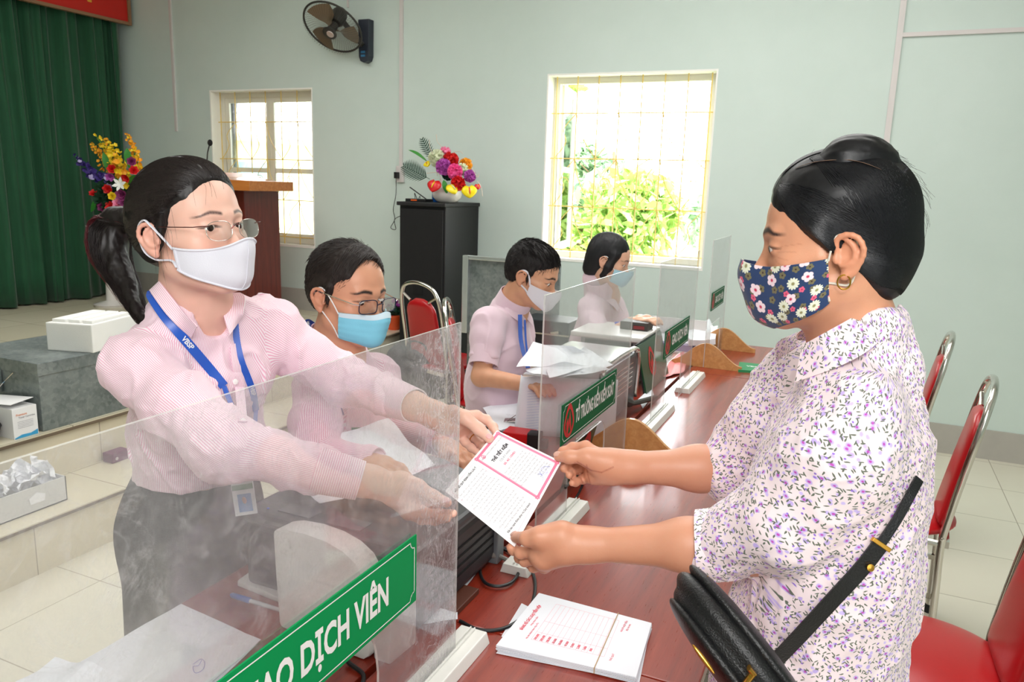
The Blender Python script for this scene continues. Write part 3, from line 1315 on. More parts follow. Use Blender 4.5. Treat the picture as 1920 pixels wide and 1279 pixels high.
# seen through the wide window
tree(-2.9, 8.7, 2.3, 1.05, 7000, M_leafA, 'low sunlit tree directly outside the wide window', 0.085, 3, 12, .05)
tree(-5.3, 10.4, 2.3, 1.1, 6000, M_leafA, 'low leafy tree outside, at the hinged side of the wide window', 0.08, 4, 10, .05)
tree(-7.2, 15.5, 5.0, 1.5, 5000, M_leafA, 'tall slim tree showing at the left edge of the wide window', 0.13, 5, 9, .1)
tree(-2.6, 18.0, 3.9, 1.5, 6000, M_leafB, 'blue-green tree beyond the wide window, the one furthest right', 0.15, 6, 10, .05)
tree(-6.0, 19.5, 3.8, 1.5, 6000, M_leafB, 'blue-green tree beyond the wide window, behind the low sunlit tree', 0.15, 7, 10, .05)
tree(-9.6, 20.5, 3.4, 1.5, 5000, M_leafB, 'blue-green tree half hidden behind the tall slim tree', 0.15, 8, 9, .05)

# neighbouring house behind the narrow window
M_house = plain('yellow_house_render', (240, 230, 190), 0.8)
h = empty('house', (-12.0, 12.0, -0.5))
tag(h, 'yellow rendered house seen through the narrow window behind the podium', 'house')
MB().box((-14.6, 11.5, -0.5), (-11.35, 15.0, 2.35)).build('wall', M_house, h)
mb = MB().box((-11.34, 11.9, 0.6), (-11.30, 13.0, 1.9))
mb.build('shutter', plain('blue_grey_shutter', (130, 160, 176), 0.6), h)
MB().prism([(-14.9, 2.3), (-11.1, 2.3), (-11.1, 2.42), (-13.0, 3.0), (-14.9, 2.42)], (0, 11.3, 0), (1, 0, 0), (0, 0, 1), (0, 3.9, 0)).build('roof', plain('pale_roof_sheet', (216, 212, 204), 0.6), h)

struct('trim_8', MB().box((-3.2352, -3.2, STAGE - .020), (-3.2335, WY - .02, STAGE - .006)).box((-2.8682, -3.2, .210), (-2.8665, 4.39, .222)), plain('dark_nosing_strip', (112, 98, 80), .8))  # thin dark brown strips laid along the stage and step nosings
# ------------------------------------------------------------------ the two rows of tables
DZ = 0.76


def m_wood(name, c1, c2, c3, along='y', rough=.22, scale=1.0):
    m = NT(name)
    sc = (14 * scale, .9 * scale, 14 * scale) if along == 'y' else (.9 * scale, 14 * scale, 14 * scale)
    if along == 'z':
        sc = (14 * scale, 14 * scale, .9 * scale)
    co = m.coord(scale=sc)
    n = m.noise(co, 3.0, 6, .6, .6)
    f = m.noise(m.coord(scale=tuple(s * 5 for s in sc)), 5.0, 3, .7)
    col = m.ramp(m.math('ADD', m.math('MULTIPLY', n, .75), m.math('MULTIPLY', f, .25)), [(.30, lin(c1)), (.5, lin(c2)), (.72, lin(c3))])
    m.set_p(base=col, rough=m.math('MULTIPLY_ADD', f, .16, rough), coat=.5, coat_rough=.10, normal=m.bump(f, .06, .0008))
    return m.mat


M_desk = m_wood('mahogany_table_top', (108, 28, 16), (140, 42, 24), (162, 60, 38))
M_deskleg = m_wood('mahogany_table_frame', (84, 24, 16), (112, 36, 24), (130, 50, 34), 'z', .35)


def table(x0, x1, y0, y1, label, group):
    t = empty('table', ((x0 + x1) / 2, (y0 + y1) / 2, 0))
    tag(t, label, 'table', group)
    MB().box((x0, y0 + .0015, DZ - .028), (x1, y1 - .0015, DZ)).build('table_top', M_desk, t, bevel=.003)
    a = .05
    mb = MB()
    mb.box((x0 + .04, y0 + .06, DZ - .13), (x0 + .06, y1 - .06, DZ - .028)).box((x1 - .06, y0 + .06, DZ - .13), (x1 - .04, y1 - .06, DZ - .028))
    mb.box((x0 + .06, y0 + .06, DZ - .13), (x1 - .06, y0 + .08, DZ - .028)).box((x0 + .06, y1 - .08, DZ - .13), (x1 - .06, y1 - .06, DZ - .028))
    mb.build('apron', M_deskleg, t)
    for ax in (x0 + .035, x1 - .035 - a):
        for ay in (y0 + .055, y1 - .055 - a):
            MB().box((ax, ay, 0), (ax + a, ay + a, DZ - .028)).build('leg', M_deskleg, t, bevel=.004)
    return t


XS, XM, XE = -1.165, -.702, -.175
ys = [.02, 1.22, 2.42, 3.62, 4.46]
names = ['under the nearest clear screen', 'under the second clear screen', 'with the third clear screen', 'at the window end of the row']
for i in range(4):
    table(XM + .006, XE, ys[i], ys[i + 1], 'customer-side mahogany table ' + names[i], 'customer-side tables')
    nm = ['carrying the nearest printer', 'carrying the paper-covered machine', 'carrying the second counting machine', 'at the window end, papers and scanner on it'][i]
    table(XS, XM - .008, ys[i], ys[i + 1], 'staff-side mahogany table ' + nm, 'staff-side tables')


# ------------------------------------------------------------------ acrylic screens
def m_acrylic(name, haze, scr, amt, y_strip):
    m = NT(name)
    co = m.coord()
    tr = m.node('ShaderNodeBsdfTransparent', {'Color': (.965, .97, .97)})
    gl = m.node('ShaderNodeBsdfGlossy', {'Roughness': .06})
    df = m.node('ShaderNodeBsdfDiffuse', {'Color': (.96, .93, .96)})
    tl = m.node('ShaderNodeBsdfTranslucent', {'Color': (.96, .93, .96)})
    fr = m.node('ShaderNodeFresnel', {'IOR': 1.35})
    # smears, drips and fine scratches, thickest in the strip nearest the passing gap
    big = m.noise(co, 2.6, 3, .5)
    cloud = m.noise(m.coord(scale=(1, 1.3, 1)), 24, 7, .68, .6)
    w = m.noise(m.coord(scale=(1, 1, .55)), 34, 6, .72, 1.4)
    w2 = m.noise(m.coord(scale=(1, 1, 1), rot=(.8, 0, 0)), 15, 5, .6, .6)
    ridge = m.math('SUBTRACT', 1.0, m.math('MULTIPLY', m.math('ABSOLUTE', m.math('SUBTRACT', w, .5)), 30.0), clamp=True)
    ridge2 = m.math('SUBTRACT', 1.0, m.math('MULTIPLY', m.math('ABSOLUTE', m.math('SUBTRACT', w2, .5)), 60.0), clamp=True)
    sx = m.node('ShaderNodeSeparateXYZ', {0: co})
    strip = m.math('MULTIPLY', m.math('SUBTRACT', sx.outputs[1], y_strip), 9.0, clamp=True)
    reg = m.math('MULTIPLY_ADD', strip, .85, .10)
    s = m.math('ADD', m.math('MULTIPLY', ridge, reg), m.math('MULTIPLY', ridge2, .22))
    patch = m.math('MULTIPLY', m.math('SUBTRACT', cloud, .52), 2.6, clamp=True)
    h = m.math('ADD', m.math('MULTIPLY_ADD', big, haze, haze * .5), m.math('MULTIPLY', s, scr), clamp=True)
    h = m.math('ADD', h, m.math('MULTIPLY', m.math('MULTIPLY', patch, amt), m.math('MULTIPLY_ADD', big, 1.2, .1)), clamp=True)
    dd = m.node('ShaderNodeMixShader', {0: .3, 1: df, 2: tl})
    mx = m.node('ShaderNodeMixShader', {0: h, 1: tr, 2: dd})
    mx2 = m.node('ShaderNodeMixShader', {0: m.math('MULTIPLY', fr, .35), 1: mx, 2: gl})
    m.t.links.new(mx2.outputs[0], m.out.inputs[0])
    return m.mat


def m_acr_edge():
    m = NT('acrylic_edge')
    tr = m.node('ShaderNodeBsdfTransparent', {'Color': (.95, .96, .95)})
    df = m.node('ShaderNodeBsdfDiffuse', {'Color': (.86, .86, .82)})
    gl = m.node('ShaderNodeBsdfGlossy', {'Roughness': .15})
    a = m.node('ShaderNodeMixShader', {0: .3, 1: df, 2: gl})
    b = m.node('ShaderNodeMixShader', {0: .55, 1: tr, 2: a})
    m.t.links.new(b.outputs[0], m.out.inputs[0])
    return m.mat


M_acr1 = m_acrylic('scratched_acrylic', .09, .36, .30, .92)
M_acr2 = m_acrylic('smeared_acrylic', .075, .12, .26, 9.0)
M_acre = m_acr_edge()
M_foot = plain('frosted_acrylic_foot', (232, 232, 226), .25, var=.05)
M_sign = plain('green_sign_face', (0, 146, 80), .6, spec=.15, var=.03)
M_signD = plain('green_sign_face_dark', (4, 98, 58), .6, var=.05, spec=.2)  # deeper green for the signs further along the counter
M_ink = plain('white_sign_lettering', (244, 246, 244), .5)
M_red = plain('red_emblem', (204, 32, 40), .45)


def emblem(mb, o, ux, uy, s, nrm):
    """droplet outline holding a zig-zag, as on the bank's boards"""
    ux, uy = ux * s, uy * s
    out, inn = [], []
    for t in np.linspace(0, 2 * math.pi, 30, endpoint=False):
        r = .46 + .0 * t
        x, y = r * math.sin(t) * (1 - .35 * max(0, math.cos(t))), r * math.cos(t) * (1.35 if math.cos(t) > 0 else 1.0)
        out.append((x, y))
        inn.append((x * .72, y * .72 - .01))
    vs = [o + ux * a + uy * b for a, b in out] + [o + ux * a + uy * b for a, b in inn]
    N = len(out)
    mb.add(vs, [(i, N + i, N + (i + 1) % N, (i + 1) % N) for i in range(N)])
    z = [(-.20, -.30), (-.08, -.34), (.02, -.02), (.12, -.30), (.22, -.22), (.06, .36), (-.06, .0), (-.12, .18), (-.24, .05)]
    mb.add([o + ux * a + uy * b for a, b in z], [tuple(range(len(z)))])


def screen(x, y0, y1, top, sign, words, mat, legs, feet, wood, label, sgn_mat, emb=True, txt=None):
    """clear sheet with an arched slot, standing in feet; x plane of the sheet"""
    r = empty('counter_screen', (x, (y0 + y1) / 2, DZ))
    tag(r, label, 'screen', 'clear counter screens')
    th = .004
    (a0, a1) = legs                                 # slot from a0 to a1
    zt = DZ + .195
    zb = DZ + .004
    arc = [(a1 + .0, zb), (a1 + .004, zb + .12)] + [(a1 - (a1 - a0) * .12 * (1 - math.cos(t)) , zt - .045 + .045 * math.sin(t)) for t in np.linspace(.1, math.pi / 2, 7)]
    arc += [(a0 + (a1 - a0) * .12 * (1 - math.sin(t)), zt - .045 + .045 * math.cos(t)) for t in np.linspace(0, math.pi / 2 - .1, 7)] + [(a0 - .004, zb + .12), (a0, zb)]
    poly = [(y0, zb), (y0, top), (y1, top), (y1, zb)] + arc
    bm = MB().prism(poly, (x - th / 2, 0, 0), (0, 1, 0), (0, 0, 1), (th, 0, 0))
    me = bm.mesh('sheet', fix=True)
    for p_ in me.polygons:
        p_.material_index = 0 if abs(p_.normal[0]) > .9 else 1
    o = link_mesh('sheet', me, [mat, M_acre], r)
    for (f0, f1) in feet:
        q = MB()
        q.prism([(-.034, 0), (.034, 0), (.027, .022), (-.027, .022)], (x, f0, DZ), (1, 0, 0), (0, 0, 1), (0, f1 - f0, 0))
        q.box((x - .0055, f0 + .004, DZ + .022), (x - .0025, f1 - .004, DZ + .028)).box((x + .0025, f0 + .004, DZ + .022), (x + .0055, f1 - .004, DZ + .028))
        q.build('foot', M_foot, r, bevel=.002)
    for w in wood:
        prof = [(-.172, 0)] + [(-.172 + .344 * t, .022 + .098 * (math.sin(math.pi * t) ** 1.9)) for t in np.linspace(0, 1, 22)] + [(.172, 0)]
        MB().prism(prof, (x + .008, w - .0075, DZ), (1, 0, 0), (0, 0, 1), (0, .015, 0)).build('wooden_foot', M_plywood, r, bevel=.001)
    if sign:
        s0, s1, z0, z1 = sign
        g = MB().box((x + th / 2, s0, z0), (x + th / 2 + .0025, s1, z1)).build('sign', sgn_mat, r)
        X = x + th / 2 + .0031
        H, L = z1 - z0, s1 - s0
        k = MB()
        c, m_ = .012, .007
        bord = [(s0 + m_ + c, z0 + m_), (s1 - m_ - c, z0 + m_)] + [(s1 - m_ - c * math.cos(t), z0 + m_ + c * math.sin(t)) for t in (.5, 1.07)] + [(s1 - m_, z0 + m_ + c), (s1 - m_, z1 - m_ - c)]
        bord += [(s1 - m_ - c * math.sin(t), z1 - m_ - c * math.cos(t)) for t in (.5, 1.07)] + [(s1 - m_ - c, z1 - m_), (s0 + m_ + c, z1 - m_)]
        bord += [(s0 + m_ + c * math.cos(t), z1 - m_ - c * math.sin(t)) for t in (.5, 1.07)] + [(s0 + m_, z1 - m_ - c), (s0 + m_, z0 + m_ + c), (s0 + m_ + c, z0 + m_)]
        for i in range(len(bord) - 1):
            (p0, p1), (q0, q1) = bord[i], bord[i + 1]
            d = unit((0, q0 - p0, q1 - p1)) * .0009
            nrm = V3(0, -d[2], d[1])
            A, Bp = V3(X, p0, p1), V3(X, q0, q1)
            k.add([A - nrm - d, Bp - nrm + d, Bp + nrm + d, A + nrm - d], [(0, 1, 2, 3)])
        k.build('sign_border', M_ink, g)
        k = MB()
        put_text(k, words, (X + .0002, (txt[0] + txt[1]) / 2, (z0 + z1) / 2 - .002), (0, 1, 0), (0, 0, 1), H * txt[2], .0016 * H / .1, width=txt[1] - txt[0])
        k.build('sign_lettering', M_ink, g)
        if emb:
            k = MB()
            emblem(k, V3(X + .0003, s0 + H * .48, (z0 + z1) / 2 - H * .04), V3(0, 1, 0), V3(0, 0, 1), H * .78, V3(1, 0, 0))
            k.build('sign_emblem', M_red, g)
    return r


M_plywood = m_wood('varnished_plywood', (176, 120, 66), (196, 140, 82), (214, 164, 104), 'y', .4)
screen(-.587, .30, 1.107, 1.378, (.455, .966, .952, 1.064), 'GIAO DỊCH VIÊN', M_acr1, (.615, .862), [(.875, 1.184)], [], 'nearest clear screen with the large bright green sign, between the two women', M_sign, txt=(.578, .886, .55))
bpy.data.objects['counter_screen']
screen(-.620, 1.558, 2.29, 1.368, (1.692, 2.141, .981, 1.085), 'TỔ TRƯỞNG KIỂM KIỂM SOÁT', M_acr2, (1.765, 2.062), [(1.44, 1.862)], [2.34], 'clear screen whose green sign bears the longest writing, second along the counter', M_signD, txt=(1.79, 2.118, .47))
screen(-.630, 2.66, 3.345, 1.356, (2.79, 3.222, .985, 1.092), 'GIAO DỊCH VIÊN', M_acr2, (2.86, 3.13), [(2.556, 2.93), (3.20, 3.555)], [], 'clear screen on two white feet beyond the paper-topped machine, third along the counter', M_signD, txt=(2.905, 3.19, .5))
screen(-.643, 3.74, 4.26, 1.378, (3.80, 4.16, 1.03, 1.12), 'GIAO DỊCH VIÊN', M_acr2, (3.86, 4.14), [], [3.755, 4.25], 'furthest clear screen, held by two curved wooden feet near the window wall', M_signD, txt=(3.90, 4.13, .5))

# ------------------------------------------------------------------ the savings card being handed over
M_card = plain('white_card_stock', (250, 249, 252), .5, var=.01)
M_pink = plain('pink_card_border', (244, 128, 160), .5)
M_pinkL = plain('pale_pink_guilloche', (250, 190, 206), .5)
M_print = plain('grey_print', (146, 144, 150), .6)
M_printK = plain('black_print', (50, 46, 52), .6)
M_printR = plain('red_print', (232, 96, 126), .6)
M_pen = plain('blue_pen_ink', (120, 130, 210), .5)
# ------------------------------------------------------------------ woman clerk standing behind the counter
CARD_A, CARD_B, CARD_C, CARD_D = W(932, 803, 1.425), W(1052, 870, 1.395), W(965, 1022, 1.27), W(835, 925, 1.345)
_n = unit(np.cross(CARD_B - CARD_D, CARD_A - CARD_C))
_c = (CARD_A + CARD_B + CARD_C + CARD_D) / 4


def on_card(p, off=0.0):
    p = np.asarray(p, float)
    return p - _n * ((p - _c) @ _n - off)


if _n @ (CPOS - _c) < 0:
    _n = -_n


def cardpt(px, py, off=0.0):
    """a point of the card's plane seen at a place in the frame, lifted by off"""
    d = W(px, py, 1.0) - CPOS
    t = ((_c - CPOS) @ _n) / (d @ _n)
    return CPOS + d * t + _n * off


def m_stripe(name, pink, white, period, along=0, rough=.75):
    m = NT(name)
    uvn = m.node('ShaderNodeUVMap', uv_map='cloth')
    sep = m.node('ShaderNodeSeparateXYZ', {0: uvn.outputs[0]})
    s = m.math('SINE', m.math('MULTIPLY', sep.outputs[along], 2 * math.pi / period))
    f = m.math('MULTIPLY_ADD', s, .9, .40, clamp=True)
    co = m.coord()
    weave = m.noise(co, 900, 2)
    m.set_p(base=m.mix(f, lin(white), lin(pink)), rough=rough, sheen=.25, normal=m.bump(m.noise(co, 34, 4, .55), .35, .006))
    return m.mat


M_stripe = m_stripe('pink_striped_shirt_cloth', (236, 178, 202), (250, 238, 243), .0037)
M_skirt = plain('charcoal_skirt_cloth', (74, 72, 70), .85, var=.12, bump=.3, bscale=300)

LW = empty('person', (-1.30, 1.10, 0.0))
tag(LW, 'standing woman in pink striped shirt, white mask and rimless glasses, handing over a card', 'person')
eye_mid = W(426, 425.5, 1.325)
f_dir = (1.0, -.06)
hfL = Frame((0, 0, 0), f_dir, 7, 0, .985)
hfL = Frame(eye_mid - hfL.s * .088 * hfL.f + hfL.s * .004 * hfL.u, f_dir, 7, -2, .985)

N0 = W(372, 560, 1.43)
S1, S2 = W(257, 686, 1.345), W(514, 622, 1.60)
E1, E2 = W(430, 838, 1.27), W(646, 714, 1.66)
H1, H2 = W(672, 900, 1.305), W(775, 760, 1.475)
CH, WT, HP = V3(-1.165, 1.10, 1.22), V3(-1.245, 1.17, 1.08), V3(-1.31, 1.21, .93)

F = Field()
head_skin(F, hfL, True, .0029)
F.cone(hfL.p(0, -.018, -.06), N0 + V3(-.01, 0, .0), .052, .060, .03)
F.cone(N0, CH, .052, .098, .04, flat=(V3(1, 0, 0), 1.15))
F.cone(CH, HP, .088, .10, .04)
F.path([S1 * .6 + N0 * .4 + V3(0, 0, -.03), S1, E1, H1], [.03, .034, .032, .0245], .02)
F.path([S2 * .6 + N0 * .4 + V3(0, 0, -.03), S2, E2, H2], [.03, .034, .032, .0245], .02)
# near (right) hand
pN = [W(700, 903, 1.32), W(735, 918, 1.335)]
F.path([H1, pN[0], pN[1]], [.0245, .023, .026], .02)
tip_t = cardpt(838, 947, .0085)
hand(F, [], None, W(742, 922, 1.345),
     [[W(768, 958, 1.335), W(797, 963, 1.35), W(825, 963, 1.362), cardpt(850, 958, -.0085)],
      [W(764, 962, 1.355), W(790, 974, 1.37), W(815, 976, 1.375), cardpt(838, 966, -.012)],
      [W(772, 950, 1.375), W(795, 968, 1.39), W(812, 972, 1.395), W(828, 962, 1.385)],
      [W(782, 935, 1.39), W(800, 950, 1.405), W(812, 955, 1.41), W(822, 950, 1.40)]],
     [W(752, 906, 1.33), W(783, 913, 1.328), W(813, 932, 1.328), tip_t])
F.cone(W(752, 906, 1.335), W(775, 955, 1.345), .017, .013, .02)
# far (left) hand
F.path([H2, W(815, 778, 1.465), W(846, 792, 1.46)], [.0245, .023, .026], .02)
tip_f = cardpt(917, 827, .0085)
hand(F, [], None, W(838, 788, 1.462),
     [[W(893, 780, 1.475), W(912, 787, 1.475), W(925, 801, 1.46), cardpt(935, 816, -.009)],
      [W(883, 797, 1.495), W(902, 812, 1.50), W(915, 822, 1.485), cardpt(922, 836, -.010)],
      [W(872, 808, 1.495), W(888, 820, 1.49), W(902, 834, 1.475), cardpt(911, 842, -.009)],
      [W(860, 815, 1.485), W(873, 830, 1.475), W(884, 840, 1.465), W(895, 849, 1.452)]],
     [W(848, 775, 1.445), W(872, 783, 1.43), W(898, 805, 1.42), tip_f])


def nails(pts, col, rad=.0065):
    def ex(P, L, C, mix):
        for q in pts:
            d = np.linalg.norm(P - q, axis=1)
            mix(np.clip((rad - d) / .0015, 0, 1), lin(col), .9)
    return ex


F.build('face_and_arms', .0019, M_skin, LW, 1, color=face_tint(hfL, (232, 188, 170), (78, 60, 58), blush=.5, thick=.85,
        extra=nails([tip_f + _n * .009 + CU * .0, tip_t + _n * .009], (244, 186, 180))))
eyes(hfL, LW, (.25, 1, -.02))

# blouse
SH = Field()
fx = V3(1, 0, 0)
SH.cone(N0 + V3(-.02, 0, -.03), CH, .070, .128, .05, flat=(fx, 1.25))
SH.cone(CH, WT, .132, .132, .04, flat=(fx, 1.25))
SH.cone(WT, V3(-1.285, 1.205, .985), .134, .146, .04, flat=(fx, 1.22))
SH.ell(CH + V3(.055, -.06, .0), (.06, .07, .06), None, .05)
SH.ell(CH + V3(.055, .06, .0), (.06, .07, .06), None, .05)
SH.path([N0 + V3(-.02, -.03, -.042), S1 + V3(0, .02, .0)], [.048, .054], .05)
SH.path([N0 + V3(-.02, .03, -.035), S2], [.052, .055], .04)
SH.path([S1, (S1 + E1) / 2 + V3(0, 0, -.004), E1, E1 * .3 + H1 * .7], [.056, .054, .049, .038], .03)
SH.path([S2, (S2 + E2) / 2, E2, E2 * .3 + H2 * .7], [.051, .048, .046, .038], .03)
SH.ell(S2 + V3(-.005, 0, .014), (.058, .052, .056), None, .02)
v_bot = W(431, 672, 1.33)
SH.cone(N0 + V3(.0, 0, .03), N0 + V3(.03, 0, -.02), .062, .050, .01, '-')
SH.cone(N0 + V3(.07, -.005, -.0), v_bot + V3(.010, .003, -.004), .037, .006, .006, '-')
SH.half(V3(0, 0, .965), (.0, 0, -1), .004)
_f = folds(.0048, (15, 15, 11), .002, .0065)
_g = folds(.0022, (34, 30, 22), .001, .003, 4.0)


def _disp(P):
    w = np.clip((P[:, 2] - .97) / .06, .4, 1)
    return (_f(P) + _g(P)) * w


SH.disp = _disp
bones = [(CH, HP, (0, -1, 0), .125, 1.0), (N0 + V3(-.02, 0, -.02), CH, (0, -1, 0), .125, 1.0), (S1, E1, (0, 0, 1), .062, .62), (E1, H1, (0, 0, 1), .050, .55),
         (S2, E2, (0, 0, 1), .062, .62), (E2, H2, (0, 0, 1), .050, .55)]
shirt = SH.build('shirt', .0034, M_stripe, LW, 1, margin=.02, uv=bone_uv(bones))
c1 = cuff('cuff', E1 * .34 + H1 * .66, H1 + (H1 - E1) * .02, .0405, .0335, M_stripe, LW, thick=.0025, rot=True)
c2 = cuff('cuff', E2 * .34 + H2 * .66, H2 + (H2 - E2) * .02, .0405, .0335, M_stripe, LW, thick=.0025, rot=True)
M_button = plain('white_shirt_button', (244, 240, 238), .3)
for q in (W(460, 708, 1.3), W(462, 790, 1.3)):
    c = trace(SH, *((460, 716) if q is None else ((441, 716) if q[2] > W(460, 750, 1.3)[2] else (455, 790))), 1.1, .001)
    MB().lathe([(0.0001, .002), (.0035, .0022), (.0052, .0016), (.0055, 0)], c, 14, fx + V3(0, -.3, .1)).build('button', M_button, LW, smooth=True)


def TS(px, py, lift=.003):
    return trace(SH, px, py, 1.1, lift)


# collar: two leaves turned over the neck opening
nb = hfL.p(0, -.075, -.115)
inn = [nb + V3(-.012, 0, -.002), W(300, 528, 1.375), W(330, 566, 1.345), W(371, 612, 1.318)]
out = [nb + V3(-.03, 0, -.035), W(281, 545, 1.375), W(314, 592, 1.335), TS(359, 632, .006)]
G = strip_grid(inn, out, 18, 6)
cloth_grid('collar', G, M_stripe, LW, .0022, rot=True)
inn = [nb + V3(-.012, 0, -.002), W(408, 552, 1.47), W(417, 585, 1.43), W(431, 628, 1.37)]
out = [nb + V3(-.03, .02, -.035), W(446, 548, 1.47), W(457, 582, 1.44), TS(447, 606, .005)]
cloth_grid('collar', strip_grid(inn, out, 18, 6), M_stripe, LW, .0022, rot=True)
# placket below the collar
pl = [TS(432, 652, .003), TS(436, 690, .003), TS(441, 730, .003), TS(447, 790, .003)]
pr = [TS(446, 640, .003), TS(452, 690, .003), TS(458, 730, .003), TS(464, 790, .003)]
cloth_grid('button_placket', strip_grid(pl, pr, 14, 4), M_stripe, LW, .0015, rot=True)

# lanyard with its lettering and the card it carries
M_blue = plain('blue_lanyard_ribbon', (22, 84, 186), .35, var=.08, sheen=.3)
M_letter = plain('pale_lettering', (232, 234, 236), .5)
out_n = unit(V3(.75, -.65, .25))
pn = [nb + V3(-.03, 0, -.02), W(283, 552, 1.372), TS(305, 588, .007), TS(330, 618, .006), TS(362, 655, .005), TS(392, 690, .005), TS(420, 724, .005)]
lan = lanyard('lanyard', pn, [out_n] * len(pn), .0165, M_blue, LW, ('VBSP', (.62,)), M_letter, size=.0125)
pf = [TS(440, 600, .002), TS(444, 640, .004), TS(452, 676, .004), TS(463, 704, .004), TS(474, 735, .005), TS(480, 770, .005)]
lanyard('lanyard', pf, [out_n] * len(pf), .0125, M_blue, LW, ('VBSP', (.8,)), M_letter, size=.011)
bc = W(458, 935, 1.47)
mb = MB()
bx, bu = unit(CR + CU * .15) * .021, unit(CU - CR * .15) * .031
mb.obox(bc, bx, bu, CF * .0012)
bd = mb.build('badge', plain('white_badge_card', (226, 230, 232), .3), LW)
MB().obox(bc - CF * .0016 - bu * .25 + bx * .05, bx * .62, bu * .55, CF * .0004).build('badge_photo', plain('badge_photo_blue', (110, 150, 200), .4), bd)
MB().ell(bc - CF * .002 - bu * .10, (.006, .002, .007)).build('badge_portrait', plain('badge_portrait_skin', (206, 166, 148), .5), bd)
MB().obox(bc - CF * .0016 + bu * .72, bx * .95, bu * .16, CF * .0004).build('badge_stripe', plain('badge_green', (60, 130, 80), .4), bd)
mb = MB()
mb.tube(spline([pf[-1], W(474, 830, 1.46), bc + bu], 10), .004, 6, flat=(1, .25))
mb.tube(spline([pn[-1], W(445, 790, 1.40), W(458, 850, 1.46), bc + bu * 1.02], 12), .005, 6, flat=(1, .25))
mb.build('lanyard_tail', M_blue, LW)

# skirt
K = Field()
K.cone(V3(-1.285, 1.205, .99), V3(-1.33, 1.22, .83), .130, .160, .04, flat=(fx, 1.25))
K.cone(V3(-1.33, 1.22, .83), V3(-1.34, 1.22, .46), .160, .165, .04, flat=(fx, 1.2))
K.half(V3(0, 0, .50), (0, 0, -1), .003)
K.half(V3(0, 0, .99), (0, 0, 1), .003)
K.disp = folds(.004, (10, 10, 3), .0015, .005, 2.0)
K.build('skirt', .006, M_skirt, LW, 1)
Lg = Field()
for q in (-1, 1):
    Lg.path([V3(-1.34, 1.22 + q * .065, .55), V3(-1.335, 1.22 + q * .07, .44), V3(-1.345, 1.22 + q * .075, .30), V3(-1.34, 1.22 + q * .075, .07)], [.058, .05, .052, .034], .02)
    Lg.cone(V3(-1.345, 1.22 + q * .075, .045), V3(-1.20, 1.22 + q * .09, .025), .033, .022, .02)
Lg.build('legs', .008, M_skin, LW, 1, color=lambda P: np.tile(np.array(lin((226, 184, 160))), (len(P), 1)))
for q in (-1, 1):
    s_ = Field()
    s_.cone(V3(-1.36, 1.22 + q * .075, .035), V3(-1.185, 1.22 + q * .092, .028), .036, .029, .02, flat=(V3(0, 0, 1), 1.15))
    s_.half(V3(0, 0, .002), (0, 0, -1), .0)
    s_.half(V3(0, 0, .048), (0, 0, 1), .004)
    s_.build('shoe', .006, plain('black_shoe_leather', (28, 27, 28), .35), LW, 1)

# hair: drawn back from the forehead into a ponytail
M_hairL = m_hair('dark_brown_hair', (10, 8, 8), (34, 26, 25), rough=.3)
M_strandL = m_hair('dark_hair_strands', (12, 10, 10), (52, 42, 40), rough=.24)
M_strandR = m_hair('maroon_tinted_hair', (58, 14, 20), (110, 30, 40), rough=.3)
HL = Field()
p = hfL.p
R_ = hfL.R
HL.ell(p(0, -.018, .044), np.array((.080, .098, .083)) * hfL.s, R_, .01)
HL.ell(p(0, -.060, .000), np.array((.072, .058, .070)) * hfL.s, R_, .04)
HL.ell(p(0, .022, .062), np.array((.058, .046, .050)) * hfL.s, R_, .03)
for q in (-1, 1):
    HL.cone(p(q * .071, .012, .03), p(q * .0745, .008, -.012), .011, .005, .015)
HL.cone(p(0, -.088, -.005), p(0, -.125, .004), .028, .024, .02)
face_cut = Field()
HL.ell(p(0, .120, -.006), np.array((.090, .074, .102)) * hfL.s, R_, .006, '-')
for q in (-1, 1):
    HL.ell(p(q * .085, -.006, -.045), np.array((.022, .038, .036)) * hfL.s, R_, .006, '-')
HL.ell(p(0, .02, -.11), np.array((.09, .075, .07)) * hfL.s, R_, .01, '-')
HL.disp = lambda P: .0012 * vnoise((P - hfL.O) @ R_.T * np.array([170, 16, 60])) + .0006 * vnoise((P - hfL.O) @ R_.T * np.array([500, 30, 190]))
hair = HL.build('hair', .0022, M_hairL, LW, 1)
HL.disp = None
root = p(0, -.118, .004)
st, en = [], []
rs = np.random.RandomState(3)
for i in range(3200):
    # along the hairline: ear -> temple -> forehead -> temple -> ear
    a = rs.uniform(-1, 1)
    th = a * 1.75
    zz = .062 * math.cos(th) ** 1 + .018 + rs.uniform(-.004, .004)
    x = .078 * math.sin(np.clip(a * 1.9, -1.57, 1.57))
    y = .078 * math.cos(a * 1.45) - .004
    back = rs.uniform(0, 1) ** 2 * .5
    q0 = V3(x, y, zz) * (1 - back) + V3(x * .9, -.06, .10 + .02 * math.cos(th)) * back
    st.append(hfL.P(q0))
    en.append(root + rs.normal(size=3) * .007)
dense_strands('hair_strands', HL, st, en, M_strandL, hair, hfL.p(0, -.015, .02), 16, .00042, 4, .0006, .0022)
